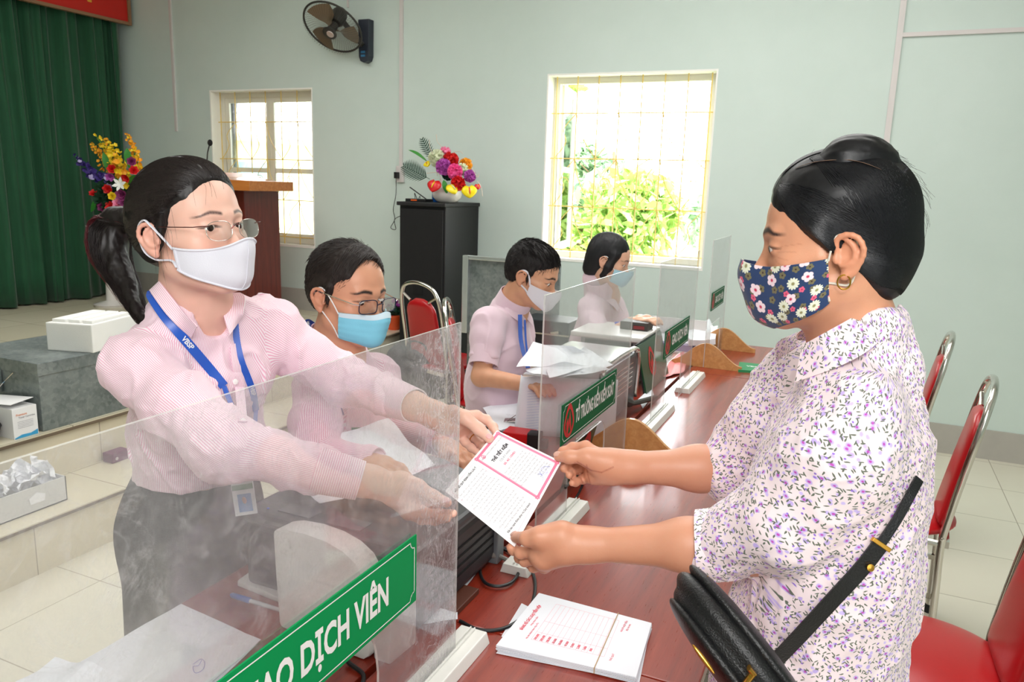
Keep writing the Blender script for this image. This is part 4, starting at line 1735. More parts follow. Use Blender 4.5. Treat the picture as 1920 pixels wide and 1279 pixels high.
# ponytail
PT = Field()
tail = [p(0, -.116, .004), W(222, 412, 1.45), W(207, 446, 1.45), W(212, 490, 1.44), W(235, 535, 1.42), W(256, 580, 1.39), W(283, 622, 1.36)]
tail = spline(tail, 14)
PT.path(tail, [.014, .018, .021, .023, .024, .024, .023, .021, .018, .015, .011, .008, .006, .003], .02)
PT.disp = lambda P: .003 * vnoise(P * np.array([70, 70, 16])) + .0015 * vnoise(P * np.array([260, 260, 30]))
PT.build('ponytail', .0028, M_hairL, LW, 1)
PT.disp = None
rs = np.random.RandomState(8)
TL = np.array(tail)
for nm, mt, cnt, sd in (('ponytail_strands', M_strandL, 800, 1), ('maroon_strands', M_strandR, 460, 2)):
    Vs, Qs, n0 = [], [], 0
    for k in range(cnt):
        a = rs.uniform(0, 6.28) if sd == 1 else rs.uniform(2.2, 4.6)
        rr = rs.uniform(.98, 1.22) if sd == 1 else rs.uniform(1.05, 1.5)
        R0 = np.array([.015, .022, .027, .030, .031, .031, .030, .028, .025, .022, .018, .014, .011, .007])
        m0 = rs.randint(7, 14) if sd == 2 else 14
        pts = []
        for i in range(m0):
            x = hfL.r * math.cos(a + .02 * i) + (-hfL.f) * -math.sin(a + .02 * i) * 0
            ux = hfL.r
            uy = -hfL.f * .75 + hfL.u * .35
            pts.append(TL[i] + (ux * math.sin(a) + uy * -math.cos(a)) * R0[i] * rr + rs.normal(size=3) * .0012)
        m_ = MB().tube(spline(pts, 12), [.0006 * min(1, 1.1 - i / 12) for i in range(12)], 3, caps=False)
        Vs += m_.v
        Qs += [[j + n0 for j in f] for f in m_.f]
        n0 += len(m_.v)
    arrays_obj(nm, np.array(Vs), np.array(Qs), mt, LW)
# loose wisps at the temple and by the ear
mb = MB()
for k in range(34):
    a0 = V3(.074 + rs.uniform(-.004, .004), .012 + rs.uniform(-.02, .03), .01 + rs.uniform(-.03, .05))
    q0, q1, q2 = a0, a0 + V3(.004, rs.uniform(-.004, .012), -.02), a0 + V3(.004, rs.uniform(-.012, .01), -.05 - rs.uniform(0, .03))
    if k > 26:
        a0 = V3(rs.uniform(-.03, .05), .070 + rs.uniform(-.004, .006), .078 + rs.uniform(-.006, .004))
        q0, q1, q2 = a0, a0 + V3(.004, .012, -.008), a0 + V3(.01 + rs.uniform(-.01, .01), .014, -.030 - rs.uniform(0, .015))
    mb.tube([hfL.P(v) for v in spline([q0, q1, q2], 9)], [.00015] * 8 + [.00006], 3, caps=False)
mb.build('loose_wisps', M_strandL, hair)
MB().tube([root + V3(-.002, 0, 0) + (hfL.r * math.cos(a) + hfL.u * math.sin(a)) * .021 for a in np.linspace(0, 2 * math.pi, 20, endpoint=False)], .004, 6, closed=True).build('hair_band', plain('black_elastic', (20, 20, 22), .7), LW, smooth=True)

# white cloth face mask
M_maskW = plain('white_cotton_mask', (222, 222, 232), .8, var=.03, bump=.15, bscale=500, sheen=.3)
G = mask_shape(hfL, lambda u: -.041 + .014 * math.exp(-(u / .22) ** 2) + .010 * abs(u) ** 3, lambda u: -.112 + .044 * abs(u) ** 1.5, math.radians(-68), math.radians(68), .0085, .003, 48, 20, .004)
G = smooth_grid(G, 3)
Gw = hfL.P(G.reshape(-1, 3)).reshape(G.shape)
msk = cloth_grid('face_mask', Gw, M_maskW, LW, .0022)
for j in (0, -1):
    MB().tube([Gw[i, j] for i in range(48)], .0022, 6).build('mask_hem', M_maskW, msk, smooth=True)
MB().tube([Gw[24, j] + hfL.f * .0006 for j in range(20)], .0008, 5).build('mask_seam', M_maskW, msk, smooth=True)
MB().tube([Gw[-2, j] for j in range(20)], .0022, 6).build('mask_hem', M_maskW, msk, smooth=True)
earR = hfL
loop = [Gw[-1, 1], hfL.p(.076, .020, -.018), hfL.p(.084, .002, .008), hfL.p(.085, -.014, .020), hfL.p(.082, -.036, .006), hfL.p(.078, -.036, -.030), hfL.p(.074, -.014, -.048), hfL.p(.070, .02, -.052), Gw[-1, -3]]
MB().tube(spline(loop, 40), .0026, 6, flat=(1, .6)).build('ear_loop', M_maskW, msk, smooth=True)

# rimless glasses
M_gmetal = plain('dark_red_wire', (96, 50, 46), .3, metal=.8)
M_silver = plain('silver_wire', (200, 196, 190), .2, metal=1.0)
GL = empty('glasses', tuple(p(0, .1, 0)))
tag(GL, "rimless oval glasses with thin dark temples worn by the standing woman clerk", 'glasses')
M_lens = NT('spectacle_lens')
_tr = M_lens.node('ShaderNodeBsdfTransparent', {'Color': (.97, .98, .98)})
_gl = M_lens.node('ShaderNodeBsdfGlossy', {'Roughness': .02})
_fr = M_lens.node('ShaderNodeFresnel', {'IOR': 1.45})
_mx = M_lens.node('ShaderNodeMixShader', {0: M_lens.math('MULTIPLY', _fr, .5), 1: _tr, 2: _gl})
M_lens.t.links.new(_mx.outputs[0], M_lens.out.inputs[0])
M_lens = M_lens.mat
for q in (-1, 1):
    c = V3(q * .033, .107, -.010)
    ol = []
    for a in np.linspace(0, 2 * math.pi, 36, endpoint=False):
        cx, sx_ = math.cos(a), math.sin(a)
        ex = .025 * np.sign(cx) * abs(cx) ** .75
        ez = .0165 * np.sign(sx_) * abs(sx_) ** .8
        ol.append(hfL.P(c + V3(ex, -abs(ex + q * .0) * .10 - (q * ex) * .12, ez)))
    cen = hfL.P(c + V3(0, .001, 0))
    lens = MB()
    vs = ol + [cen] + [v - hfL.f * .0015 for v in ol] + [cen - hfL.f * .0015]
    fs = [(i, (i + 1) % 36, 36) for i in range(36)] + [(37 + (i + 1) % 36, 37 + i, 73) for i in range(36)] + [(i, 37 + i, 37 + (i + 1) % 36, (i + 1) % 36) for i in range(36)]
    lens.add(vs, fs)
    lo = lens.build('lens', M_lens, GL, smooth=True)
    MB().tube(ol, .00055, 5, closed=True).build('lens_edge', M_silver, GL, smooth=True)
    MB().tube([p(q * .055, .106, -.001), p(q * .064, .102, .0), p(q * .074, .090, .0), p(q * .078, .04, .004), p(q * .080, .0, .008), p(q * .081, -.016, .010), p(q * .079, -.036, -.012)], .0009, 6).build('temple', M_gmetal, GL, smooth=True)
MB().tube(spline([p(-.011, .109, -.008), p(-.005, .113, -.002), p(.005, .113, -.002), p(.011, .109, -.008)], 12), .0009, 6).build('bridge', M_gmetal, GL, smooth=True)
def card():
    r = empty('savings_card', tuple(_c))
    tag(r, 'opened white savings card with a pink ornamental border, held by both women', 'card')
    A, B_, C_, D_ = (on_card(q) for q in (CARD_A, CARD_B, CARD_C, CARD_D))
    mb = MB()
    n = _n * .0005
    mid1, mid2 = A * .52 + D_ * .48, B_ * .52 + C_ * .48
    mb.add([A + n, mid1 + n, mid2 + n, B_ + n, A - n, mid1 - n, mid2 - n, B_ - n], [(0, 1, 2, 3), (7, 6, 5, 4), (0, 4, 5, 1), (1, 5, 6, 2), (2, 6, 7, 3), (3, 7, 4, 0)])
    mb.add([mid1 + n, D_ + n, C_ + n, mid2 + n, mid1 - n, D_ - n, C_ - n, mid2 - n], [(0, 1, 2, 3), (7, 6, 5, 4), (0, 4, 5, 1), (1, 5, 6, 2), (2, 6, 7, 3), (3, 7, 4, 0)])
    mb.build('card_sheet', M_card, r)

    def q(u, v, off=.0009):
        """u across from the A-D edge to the B-C edge, v down from A-B to D-C"""
        return (A * (1 - u) + B_ * u) * (1 - v) + (D_ * (1 - u) + C_ * u) * v + _n * off
    # the certificate reads along the A-D direction turned: its top edge is the left side A..mid1
    ex, ey = unit(B_ - A), unit(A - D_)
    k = MB()

    def bar(u0, v0, u1, v1, w, off=.0009):
        a, b = q(u0, v0, off), q(u1, v1, off)
        d = unit(b - a)
        s_ = np.cross(_n, d) * w / 2
        k.add([a - s_, b - s_, b + s_, a + s_], [(0, 1, 2, 3)])
    u0, u1, v0, v1 = .045, .955, .035, .465
    for w in ((u0, v0, u1, v0), (u0, v1, u1, v1), (u0, v0, u0, v1), (u1, v0, u1, v1)):
        bar(*w, .0048)
    for (a, b) in ((u0, v0), (u1, v0), (u0, v1), (u1, v1)):
        c = q(a, b, .001)
        for t in range(6):
            dd = (ex * math.cos(t * 1.047) + ey * math.sin(t * 1.047)) * .0042
            s_ = np.cross(_n, unit(dd)) * .002
            k.add([c + dd * .2, c + dd * .6 - s_, c + dd * 1.2, c + dd * .6 + s_], [(0, 1, 2, 3)])
    k.build('ornamental_border', M_pink, r)
    k = MB()
    for w in ((u0 + .012, v0 + .008, u1 - .012, v0 + .008), (u0 + .012, v1 - .008, u1 - .012, v1 - .008), (.05, .52, .95, .52), (.05, .965, .95, .965), (.05, .52, .05, .965), (.95, .52, .95, .965)):
        bar(*w, .0006, .00092)
    k.build('thin_rules', M_pinkL, r)
    # writing runs from the D-side towards A (up the sheet), lines stacked towards B
    rd = unit(A - D_)
    up = unit(np.cross(_n, rd))
    Wd, Ht = np.linalg.norm(B_ - A), np.linalg.norm(A - D_)
    T = [('NGÂN HÀNG CHÍNH SÁCH XÃ HỘI', .115, .25, .0044, M_print, 0, .062), ('THẺ TIẾT KIỆM', .235, .245, .0082, M_printK, .0004, .047), ('CÓ KỲ HẠN', .315, .245, .0058, M_print, .0001, .030), ('Số: AC 133421', .385, .245, .0056, M_printR, .0002, .034)]
    g = {}
    for (w, u, v, sz, mt, bo, wd) in T:
        mbx = g.setdefault(mt.name, (MB(), mt))[0]
        put_text(mbx, w, q(u, v, .0011), rd, up, sz, bo, width=wd)
    rnd = random.Random(4)
    words = 'tiền gửi khách hàng số dư lãi suất kỳ hạn ngày tháng năm địa chỉ họ tên chứng minh thư nơi cấp đồng Việt Nam gốc lãi'.split()
    mbx = g.setdefault(M_print.name, (MB(), M_print))[0]
    for i in range(7):
        L = rnd.uniform(.055, .07)
        put_text(mbx, ' '.join(rnd.choices(words, k=8)), q(.46 + i * .045, .26, .0011), rd, up, .0044, 0, width=L)
    for i in range(3):
        put_text(mbx, ' '.join(rnd.choices(words, k=4)), q(.79 + i * .04, .17, .0011), rd, up, .0046, 0, width=.032)
    put_text(g[M_printK.name][0], 'MỘT SỐ QUY ĐỊNH CẦN LƯU Ý', q(.10, .745, .0011), rd, up, .0052, .0002, width=.062)
    for i in range(15):
        L = rnd.uniform(.062, .076)
        put_text(mbx, ('%d. ' % (i // 3 + 1) if i % 3 == 0 else '') + ' '.join(rnd.choices(words, k=9)), q(.18 + i * .046, .745, .0011), rd, up, .0042, 0, width=L)
    put_text(g[M_printK.name][0], 'Rất hân hạnh được phục vụ Quý khách!', q(.885, .745, .0011), rd, up, .0052, .0001, width=.068)
    nm = {M_print.name: 'small_print', M_printK.name: 'black_lettering', M_printR.name: 'red_number'}
    for kx, (mbq, mt) in g.items():
        mbq.build(nm[kx], mt, r)
    k = MB()
    emblem(k, q(.10, .395, .0011), rd, up, .0088, _n)
    k.build('droplet_emblem', M_pink, r)
    k = MB()
    for j in range(2):
        pts = [q(.86 + .05 * math.sin(t * 2.3 + j), .10 + .16 * (t / 6) + j * .02 + .02 * math.cos(t * 3.1), .0012) for t in np.linspace(0, 6, 26)]
        k.tube(pts, .00016, 4)
    k.build('signature', M_pen, r)


card()


def thumbnail(parent, tip, back, rgb, s=1.0):
    d = unit(tip - back)
    n = -CF * .75 + CU * .55
    n = unit(n - d * (n @ d))
    c = tip + n * .0072 * s - d * .0005
    Rn = np.array([d, np.cross(n, d), n])
    MB().ell(c, np.array((.0070, .0056, .0021)) * s, 16, 10, Rn).build('thumbnail', plain('thumbnail_%d' % rgb[0], rgb, .25, var=.02), parent, smooth=2)


thumbnail(LW, tip_f, W(898, 805, 1.42), (240, 178, 176))
thumbnail(LW, tip_t, W(813, 932, 1.328), (242, 182, 178))

M_gold = plain('gold', (214, 160, 70), .25, metal=1.0)
ra_, rb_ = W(889, 821, 1.488), W(899, 831, 1.478)
rt_ = unit(rb_ - ra_)
rx_ = unit(np.cross(rt_, V3(0, 0, 1))); ry_ = np.cross(rt_, rx_)
MB().tube([ra_ + (rx_ * math.cos(a) + ry_ * math.sin(a)) * .0100 for a in np.linspace(0, 2 * math.pi, 24, endpoint=False)], .0010, 6, closed=True).build('finger_ring', M_gold, LW, smooth=True)
# ------------------------------------------------------------------ woman customer in the flowered blouse
RW = empty('person', (0.0, 1.19, 0.0))
tag(RW, 'woman with pinned-up black hair, navy flowered mask and pale flowered blouse, receiving a card', 'person')
hfR = Frame(W(1570, 454, 1.09), (-1.0, -.03), -6, 0, 1.03)
p = hfR.p
RN = W(1600, 640, 1.13)                 # neck base
T1, T2 = W(1604, 768, 1.065), W(1505, 715, 1.33)     # near (left) and far shoulder joints
D1, D2 = W(1410, 1022, 1.15), W(1390, 880, 1.40)    # elbows
K1, K2 = W(1108, 1022, 1.225), W(1180, 876, 1.385)  # wrists
RC, RB_, RH = V3(.012, 1.225, 1.20), V3(.008, 1.225, 1.04), V3(-.005, 1.225, .86)

F = Field()
head_skin(F, hfR, True, .0022)
F.cone(p(0, -.014, -.06), RN, .049, .058, .03)
F.cone(RN, RC, .055, .10, .05, flat=(V3(1, 0, 0), 1.25))
F.cone(RC, RH, .10, .12, .05, flat=(V3(1, 0, 0), 1.25))
F.path([T1 * .6 + RN * .4 + V3(0, 0, -.03), T1, D1, D1 * .62 + K1 * .38, K1], [.04, .043, .038, .036, .0245], .03)
F.path([T2 * .6 + RN * .4 + V3(0, 0, -.03), T2, D2, D2 * .62 + K2 * .38, K2], [.04, .043, .040, .037, .0265], .03)
# upper (right) hand, palm towards the camera
tip_u = cardpt(1047, 861, .0085)
F.path([K2, W(1150, 874, 1.385), W(1128, 872, 1.385)], [.0265, .025, .026], .02)
hand(F, [], None, W(1135, 874, 1.392),
     [[W(1098, 838, 1.405), W(1074, 839, 1.415), W(1056, 847, 1.412), cardpt(1046, 853, -.009)],
      [W(1099, 852, 1.425), W(1074, 862, 1.43), W(1062, 872, 1.41), W(1057, 879, 1.395)],
      [W(1104, 872, 1.425), W(1083, 880, 1.43), W(1071, 887, 1.408), W(1067, 891, 1.392)],
      [W(1111, 892, 1.415), W(1092, 899, 1.418), W(1079, 904, 1.40), W(1073, 906, 1.388)]],
     [W(1138, 866, 1.375), W(1099, 856, 1.368), W(1067, 857, 1.372), tip_u], 1.03)
F.cone(W(1145, 890, 1.39), W(1112, 894, 1.40), .0165, .0125, .018)
F.cone(W(1142, 866, 1.375), W(1110, 862, 1.372), .0195, .015, .018)
# lower (left) hand, its back towards the camera
tip_l = cardpt(967, 1012, .0085)
F.path([K1, W(1080, 1022, 1.23), W(1060, 1025, 1.235)], [.0245, .0245, .027], .02)
hand(F, [], None, W(1062, 1024, 1.24),
     [[W(1012, 1012, 1.262), W(1000, 1005, 1.29), W(994, 998, 1.315), W(991, 993, 1.33)],
      [W(1008, 1034, 1.255), W(976, 1037, 1.275), W(963, 1031, 1.29), cardpt(958, 1021, -.011)],
      [W(1010, 1049, 1.265), W(984, 1052, 1.29), W(974, 1046, 1.305), W(970, 1037, 1.315)],
      [W(1020, 1062, 1.275), W(1000, 1064, 1.30), W(992, 1056, 1.31), W(988, 1048, 1.315)]],
     [W(1052, 1002, 1.222), W(1010, 1006, 1.222), W(988, 1010, 1.232), tip_l], 1.04)
F.cone(W(1050, 1022, 1.235), W(1020, 1045, 1.245), .024, .019, .02)
F.cone(W(1054, 1006, 1.228), W(1022, 1010, 1.235), .020, .017, .02)


def _ex(P, L, C, mix):
    nails([tip_u + _n * .009 + CU * .001, tip_l + _n * .009], (214, 168, 150), .0058)(P, L, C, mix)
    # the forearms are more sunburnt than the face; palm side is pinker
    w = np.clip((1.30 - P[:, 2]) / .05, 0, 1)
    mix(w, lin((208, 150, 122)), .8)
    rel = P - CPOS
    dep = rel @ CF
    hx, hy = 960 + FPX * (rel @ CR) / dep, 639.5 - FPX * (rel @ CU) / dep
    palm = (hx > 1050) & (hx < 1175) & (hy > 850) & (hy < 925) & (dep < 1.405)
    for a, b in (((1100, 872), (1102, 890)), ((1102, 890), (1107, 908)), ((1078, 868), (1083, 884)), ((1083, 884), (1093, 906)), ((1082, 866), (1108, 882)), ((1108, 882), (1128, 886)), ((1128, 886), (1150, 876))):
        a, b = np.array(a, float), np.array(b, float)
        q = np.stack([hx, hy], 1) - a
        h = np.clip(q @ (b - a) / ((b - a) @ (b - a)), 0, 1)
        dd = np.linalg.norm(q - h[:, None] * (b - a), axis=1)
        mix(np.clip(1.25 - dd / 1.5, 0, 1) * palm, lin((168, 96, 76)), .7)
    z, y, x = L[:, 2], L[:, 1], np.abs(L[:, 0])
    # smile lines beside the eye
    for k, (z0, sl) in enumerate(((.000, .25), (-.006, .0), (-.012, -.25), (-.017, -.45))):
        dd = np.abs(z - (z0 - .001 + sl * (x - .047))) / .0009
        mix(np.clip(1.2 - dd, 0, 1) * (x > .047) * (x < .064) * (y > .03), lin((176, 112, 84)), .38)


F.build('face_and_arms', .0019, M_skin, RW, 1, color=face_tint(hfR, (216, 158, 126), (58, 42, 40), brow_h=.0044, blush=.35, extra=_ex))
eyes(hfR, RW, (0, 1, -.15))


def m_floral():
    """pale pink cloth scattered with small purple flowers and dark green sprigs"""
    m = NT('flowered_blouse_cloth')
    uvn = m.node('ShaderNodeUVMap', uv_map='cloth')
    base = m.mix(m.noise(m.coord(), 5, 3), lin((246, 220, 222)), lin((240, 230, 236)))
    col = base
    vec = uvn.outputs[0]
    jit = m.node('ShaderNodeVectorMath', {0: m.node('ShaderNodeTexNoise', {'Vector': vec, 'Scale': 160, 'Detail': 1}).outputs[1], 1: (.0026, .0026, .0026)}, operation='MULTIPLY')
    vj = m.node('ShaderNodeVectorMath', {0: vec, 1: jit.outputs[0]}, operation='ADD').outputs[0]

    def dots(scale, off, thr, soft, colour, keep, rot=0.0, stretch=(1, 1, 1)):
        nonlocal col
        m0 = m.node('ShaderNodeMapping', {'Vector': vj, 'Location': off, 'Rotation': (0, 0, rot)})
        mp = m.node('ShaderNodeMapping', {'Vector': m0.outputs[0], 'Scale': stretch})
        v = m.node('ShaderNodeTexVoronoi', {'Vector': mp.outputs[0], 'Scale': scale, 'Randomness': .95}, voronoi_dimensions='2D')
        sep = m.node('ShaderNodeSeparateColor', {0: v.outputs['Color']})
        k = m.math('LESS_THAN', sep.outputs[0], keep)
        f = m.math('MULTIPLY', m.math('MULTIPLY', m.math('SUBTRACT', thr, v.outputs['Distance']), 1 / soft, clamp=True), k)
        col = m.mix(f, col, lin(colour))
    dots(62, (.3, .1, 0), .25, .10, (196, 172, 232), .85)
    dots(80, (1.3, 2.1, 0), .22, .10, (204, 184, 238), .6)
    dots(62, (5.3, 1.1, 0), .20, .06, (98, 106, 90), .66, .7, (1, 3.2, 1))
    dots(62, (2.7, 7.1, 0), .20, .06, (104, 112, 96), .62, -.6, (1, 3.2, 1))
    dots(60, (8.7, 4.1, 0), .19, .06, (98, 106, 92), .55, 1.6, (1, 3.2, 1))
    dots(62, (.3, .1, 0), .11, .04, (190, 74, 184), .7)
    dots(90, (6.3, 3.1, 0), .14, .05, (150, 110, 215), .3)
    m.set_p(base=col, rough=.75, sheen=.2, normal=m.bump(m.noise(m.coord(), 30, 4, .55), .3, .006))
    return m.mat


M_floral = m_floral()
B = Field()
bx_ = V3(0, 1, 0)
fxr = V3(1, 0, 0)
B.cone(RN + V3(.012, 0, -.055), RC, .070, .142, .05, flat=(fxr, 1.35))
B.cone(RC, RB_, .146, .156, .05, flat=(fxr, 1.35))
B.cone(RB_, V3(-.010, 1.225, .84), .156, .176, .05, flat=(fxr, 1.3))
B.ell(RC + V3(-.05, .0, -.02), (.065, .12, .08), None, .05)
B.ell(RC + V3(.012, .0, .05), (.078, .13, .10), None, .05)
B.path([RN + V3(.01, -.03, -.055), T1], [.050, .062], .03)
B.cone(RN + V3(.03, 0, -.03), hfR.p(0, -.040, -.120), .066, .050, .03)
B.path([RN + V3(.01, .05, -.055), T2], [.050, .056], .03)
e1 = D1 * .80 + K1 * .20
B.path([T1, W(1560, 862, 1.06), W(1472, 975, 1.095), e1], [.066, .078, .074, .052], .014)
e2 = D2 * .86 + K2 * .14
B.path([T2, (T2 + D2) / 2, D2, e2], [.064, .068, .058, .048], .04)
B.cone(RN + V3(-.005, 0, .045), RN + V3(-.035, 0, -.012), .066, .052, .01, '-')
B.cone(V3(-.010, 1.225, .84), V3(-.012, 1.225, .64), .176, .186, .03, flat=(fxr, 1.3))
B.half(V3(0, 0, .655), (0, 0, -1), .004)
ax1, ax2 = unit(K1 - D1), unit(K2 - D2)
B.disp = lambda P: folds(.006, (13, 13, 10), .002, .005, 1.0)(P) + folds(.002, (34, 34, 26), .001, .0025, 8.0)(P)
bonesR = [(RN + V3(0, 0, -.03), RC, (0, -1, 0), .15, 1.0), (RC, RH, (0, -1, 0), .15, 1.0), (T1, D1, (0, 0, 1), .075, .60), (D1, K1, (0, 0, 1), .06, .42), (T2, D2, (0, 0, 1), .07, .6), (D2, K2, (0, 0, 1), .06, .55)]
B.build('blouse', .0036, M_floral, RW, 1, margin=.02, uv=bone_uv(bonesR))
cf = cuff('cuff', e1 - ax1 * .012, e1 + ax1 * .030, .055, .051, M_floral, RW, thick=.002, wob=.05)
MB().lathe([(.0001, .003), (.005, .003), (.0065, .0015), (.0068, 0)], e1 + ax1 * -.0 + CF * -.054 + CU * .012, 16, -CF).build('cuff_button', plain('pearl_button', (236, 200, 190), .2), cf, smooth=True)
tb = e1 + CU * .006 - CF * .0545
cloth_grid('sleeve_tab', np.array([[tb + ax1 * a + unit(CU - ax1 * .2) * b for b in (-.010, -.004, .004, .010)] for a in np.linspace(.028, -.030, 6)]), M_floral, cf, .0018)
cuff('cuff', e2 - ax2 * .010, e2 + ax2 * .022, .051, .048, M_floral, RW, thick=.002, wob=.06)


def TB(px, py, lift=.003):
    return trace(B, px, py, .8, lift)


# shirt collar
nbk = hfR.p(0, -.078, -.105)
inn = [nbk + V3(-.004, .03, .0), W(1655, 562, 1.10), W(1604, 592, 1.06), W(1550, 622, 1.055), W(1503, 648, 1.085)]
out = [nbk + V3(.016, .03, -.040), W(1680, 600, 1.10), W(1640, 648, 1.035), TB(1575, 686, .006), TB(1490, 717, .008)]
cloth_grid('collar', strip_grid(inn, out, 26, 8), M_floral, RW, .0022)
inn = [nbk + V3(-.004, .03, .0), W(1560, 600, 1.19), W(1500, 625, 1.175), W(1497, 650, 1.13)]
out = [nbk + V3(.016, .03, -.040), W(1530, 640, 1.22), W(1460, 640, 1.20), TB(1457, 676, .012)]
cloth_grid('collar', strip_grid(inn, out, 22, 7), M_floral, RW, .0022)

# trousers and shoes, below the table edge
M_trou = plain('black_trouser_cloth', (34, 34, 38), .8, bump=.2, bscale=200)
K = Field()
K.cone(V3(-.0, 1.22, .84), V3(.0, 1.22, .78), .10, .11, .03)
for q in (-1, 1):
    K.path([V3(-.01, 1.22 + q * .07, .76), V3(-.01, 1.19 + q * .09, .46), V3(.01, 1.19 + q * .10, .09)], [.078, .066, .058], .03)
K.half(V3(0, 0, .055), (0, 0, -1), .0)
K.disp = folds(.004, (14, 14, 8), .002, .004)
K.build('trousers', .007, M_trou, RW, 1)
for q in (-1, 1):
    s_ = Field()
    s_.cone(V3(.04, 1.19 + q * .10, .038), V3(-.135, 1.19 + q * .11, .028), .038, .031, .02, flat=(V3(0, 0, 1), 1.15))
    s_.half(V3(0, 0, .002), (0, 0, -1), .0)
    s_.build('shoe', .006, plain('brown_sandal', (70, 48, 38), .5), RW, 1)

# hair: parted at the side, rolled up on the crown, turned under at the nape
M_hairR = m_hair('black_hair', (6, 6, 8), (16, 16, 19), rough=.3)
M_strandB = m_hair('black_hair_strands', (6, 6, 8), (22, 23, 28), rough=.22)
HR = Field()
R_ = hfR.R
sc_ = hfR.s
HR.ell(p(0, -.011, .046), np.array((.081, .090, .081)) * sc_, R_, .01)
HR.ell(p(0, -.050, .000), np.array((.066, .046, .074)) * sc_, R_, .03)
HR.ell(p(0, .030, .060), np.array((.060, .050, .050)) * sc_, R_, .03)
HR.cone(p(0, -.068, -.016), p(0, -.058, -.056), .030, .023, .03)
for q in (-1, 1):
    HR.cone(p(q * .068, .022, .030), p(q * .0745, .006, -.002), .014, .006, .02)
HR.ell(p(0, .124, -.030), np.array((.098, .072, .104)) * sc_, R_, .006, '-')
for q in (-1, 1):
    HR.ell(p(q * .086, -.004, -.040), np.array((.022, .030, .036)) * sc_, R_, .006, '-')
HR.ell(p(0, .03, -.10), np.array((.09, .080, .075)) * sc_, R_, .01, '-')
HR.disp = lambda P: .001 * vnoise((P - hfR.O) @ R_.T * np.array([150, 20, 60]))
hairR = HR.build('hair', .0024, M_hairR, RW, 1)
HR.disp = None
rs = np.random.RandomState(5)
st, en = [], []
for i in range(3600):                    # side hair: from the parting, combed back and down over the ear
    a = rs.uniform(0, 1)
    s0 = V3(-.034, .078 - .125 * a, .088 + .036 * math.sin(a * 2.4)) + rs.normal(size=3) * .0015
    fz = rs.uniform(0, 1)
    e0 = V3(-.060 + .03 * fz, -.078 - .03 * fz, -.095 + .07 * rs.uniform(0, 1))
    if a < .35:
        m1 = rs.uniform(0, 1)
        s0 = V3(-.034 - .036 * m1, .078 - .045 * m1, .088 - .06 * m1)
    if i % 3 == 0:
        hl = [V3(-.036, .080, .084), V3(-.056, .064, .052), V3(-.070, .036, .014), V3(-.074, .012, -.004)]
        s0 = spline(hl, 60)[int(rs.uniform(0, 59))] + rs.normal(size=3) * .002
    st.append(hfR.P(s0))
    en.append(hfR.P(e0))
dense_strands('hair_strands', HR, st, en, M_strandB, hairR, hfR.p(0, -.015, .01), 16, .00042, 6, .0007, .002)
st, en = [], []
for i in range(900):
    a = rs.uniform(0, 1)
    s0 = V3(-.026, .076 - .12 * a, .094 + .034 * math.sin(a * 2.4))
    st.append(hfR.P(s0))
    en.append(hfR.P(V3(rs.uniform(-.01, .04), -.03 - .08 * a, .130 - .03 * a)))
dense_strands('hair_strands', HR, st, en, M_strandB, hairR, hfR.p(0, -.015, .01), 12, .00042, 7, .0007, .002)
st, en = [], []
for i in range(1400):                    # back roll
    a = rs.uniform(-.9, .9)
    st.append(hfR.P((a * .07, -.06 - .03 * math.cos(a), .105 - .01 * a * a)))
    en.append(hfR.P((a * .04, -.09, -.085 + rs.uniform(-.006, .01))))
dense_strands('hair_strands', HR, st, en, M_strandB, hairR, hfR.p(0, -.02, .0), 16, .00042, 8, .0007, .0025)
# parted scalp line
sp = [hfR.P(v) for v in ((-.040, .050, .100), (-.047, .030, .106), (-.052, .008, .107), (-.055, -.016, .104), (-.057, -.040, .094), (-.056, -.050, .088))]
pp = []
for v in spline(sp, 18):
    d = unit(v - hfR.p(0, -.015, .02))
    for _ in range(12):
        v = v - d * float(HR.ev(v[None])[0]) * .8
    pp.append(v + d * .0012)
MB().tube(pp, [.0006 + .0028 * math.sin(i / 17 * math.pi) * (.7 + .3 * math.sin(i * 2.1)) for i in range(18)], 8, flat=(1, .25)).build('parting', plain('scalp_skin', (126, 98, 80), .7), hairR, smooth=True)
RL_ = Field()
roll = spline([p(-.032, .006, .098), p(-.026, -.010, .106), p(-.018, -.028, .107), p(-.012, -.046, .101), p(-.010, -.062, .088)], 10)
RL_.path(roll, [.016, .021, .024, .025, .025, .024, .022, .019, .016, .012], .02)
RL_.disp = lambda P: .0014 * vnoise((P - hfR.O) @ R_.T * np.array([190, 24, 190]))
RL_.build('top_roll', .0024, M_hairR, RW, 1)
RL_.disp = None
rs = np.random.RandomState(11)
st = [roll[0] + rs.normal(size=3) * .006 + hfR.u * .012 for i in range(420)]
en = [roll[-1] + hfR.P(rs.normal(size=3) * .006) - hfR.O for i in range(420)]
sid = rs.uniform(-1.6, 1.6, 420)
rc = np.array(roll)
Vs, Qs, n0 = [], [], 0
RRad = [.016, .021, .024, .025, .025, .024, .022, .019, .016, .012]
for k in range(420):
    pts = [rc[i] + (hfR.r * math.sin(sid[k] + .09 * i) + hfR.u * math.cos(sid[k] + .09 * i)) * (RRad[i] + .0012) + rs.normal(size=3) * .0006 for i in range(10)]
    m_ = MB().tube(spline(pts, 14), .0004, 3, caps=False)
    Vs += m_.v
    Qs += [[j + n0 for j in f] for f in m_.f]
    n0 += len(m_.v)
arrays_obj('roll_strands', np.array(Vs), np.array(Qs), M_strandB, RW)
mb = MB()
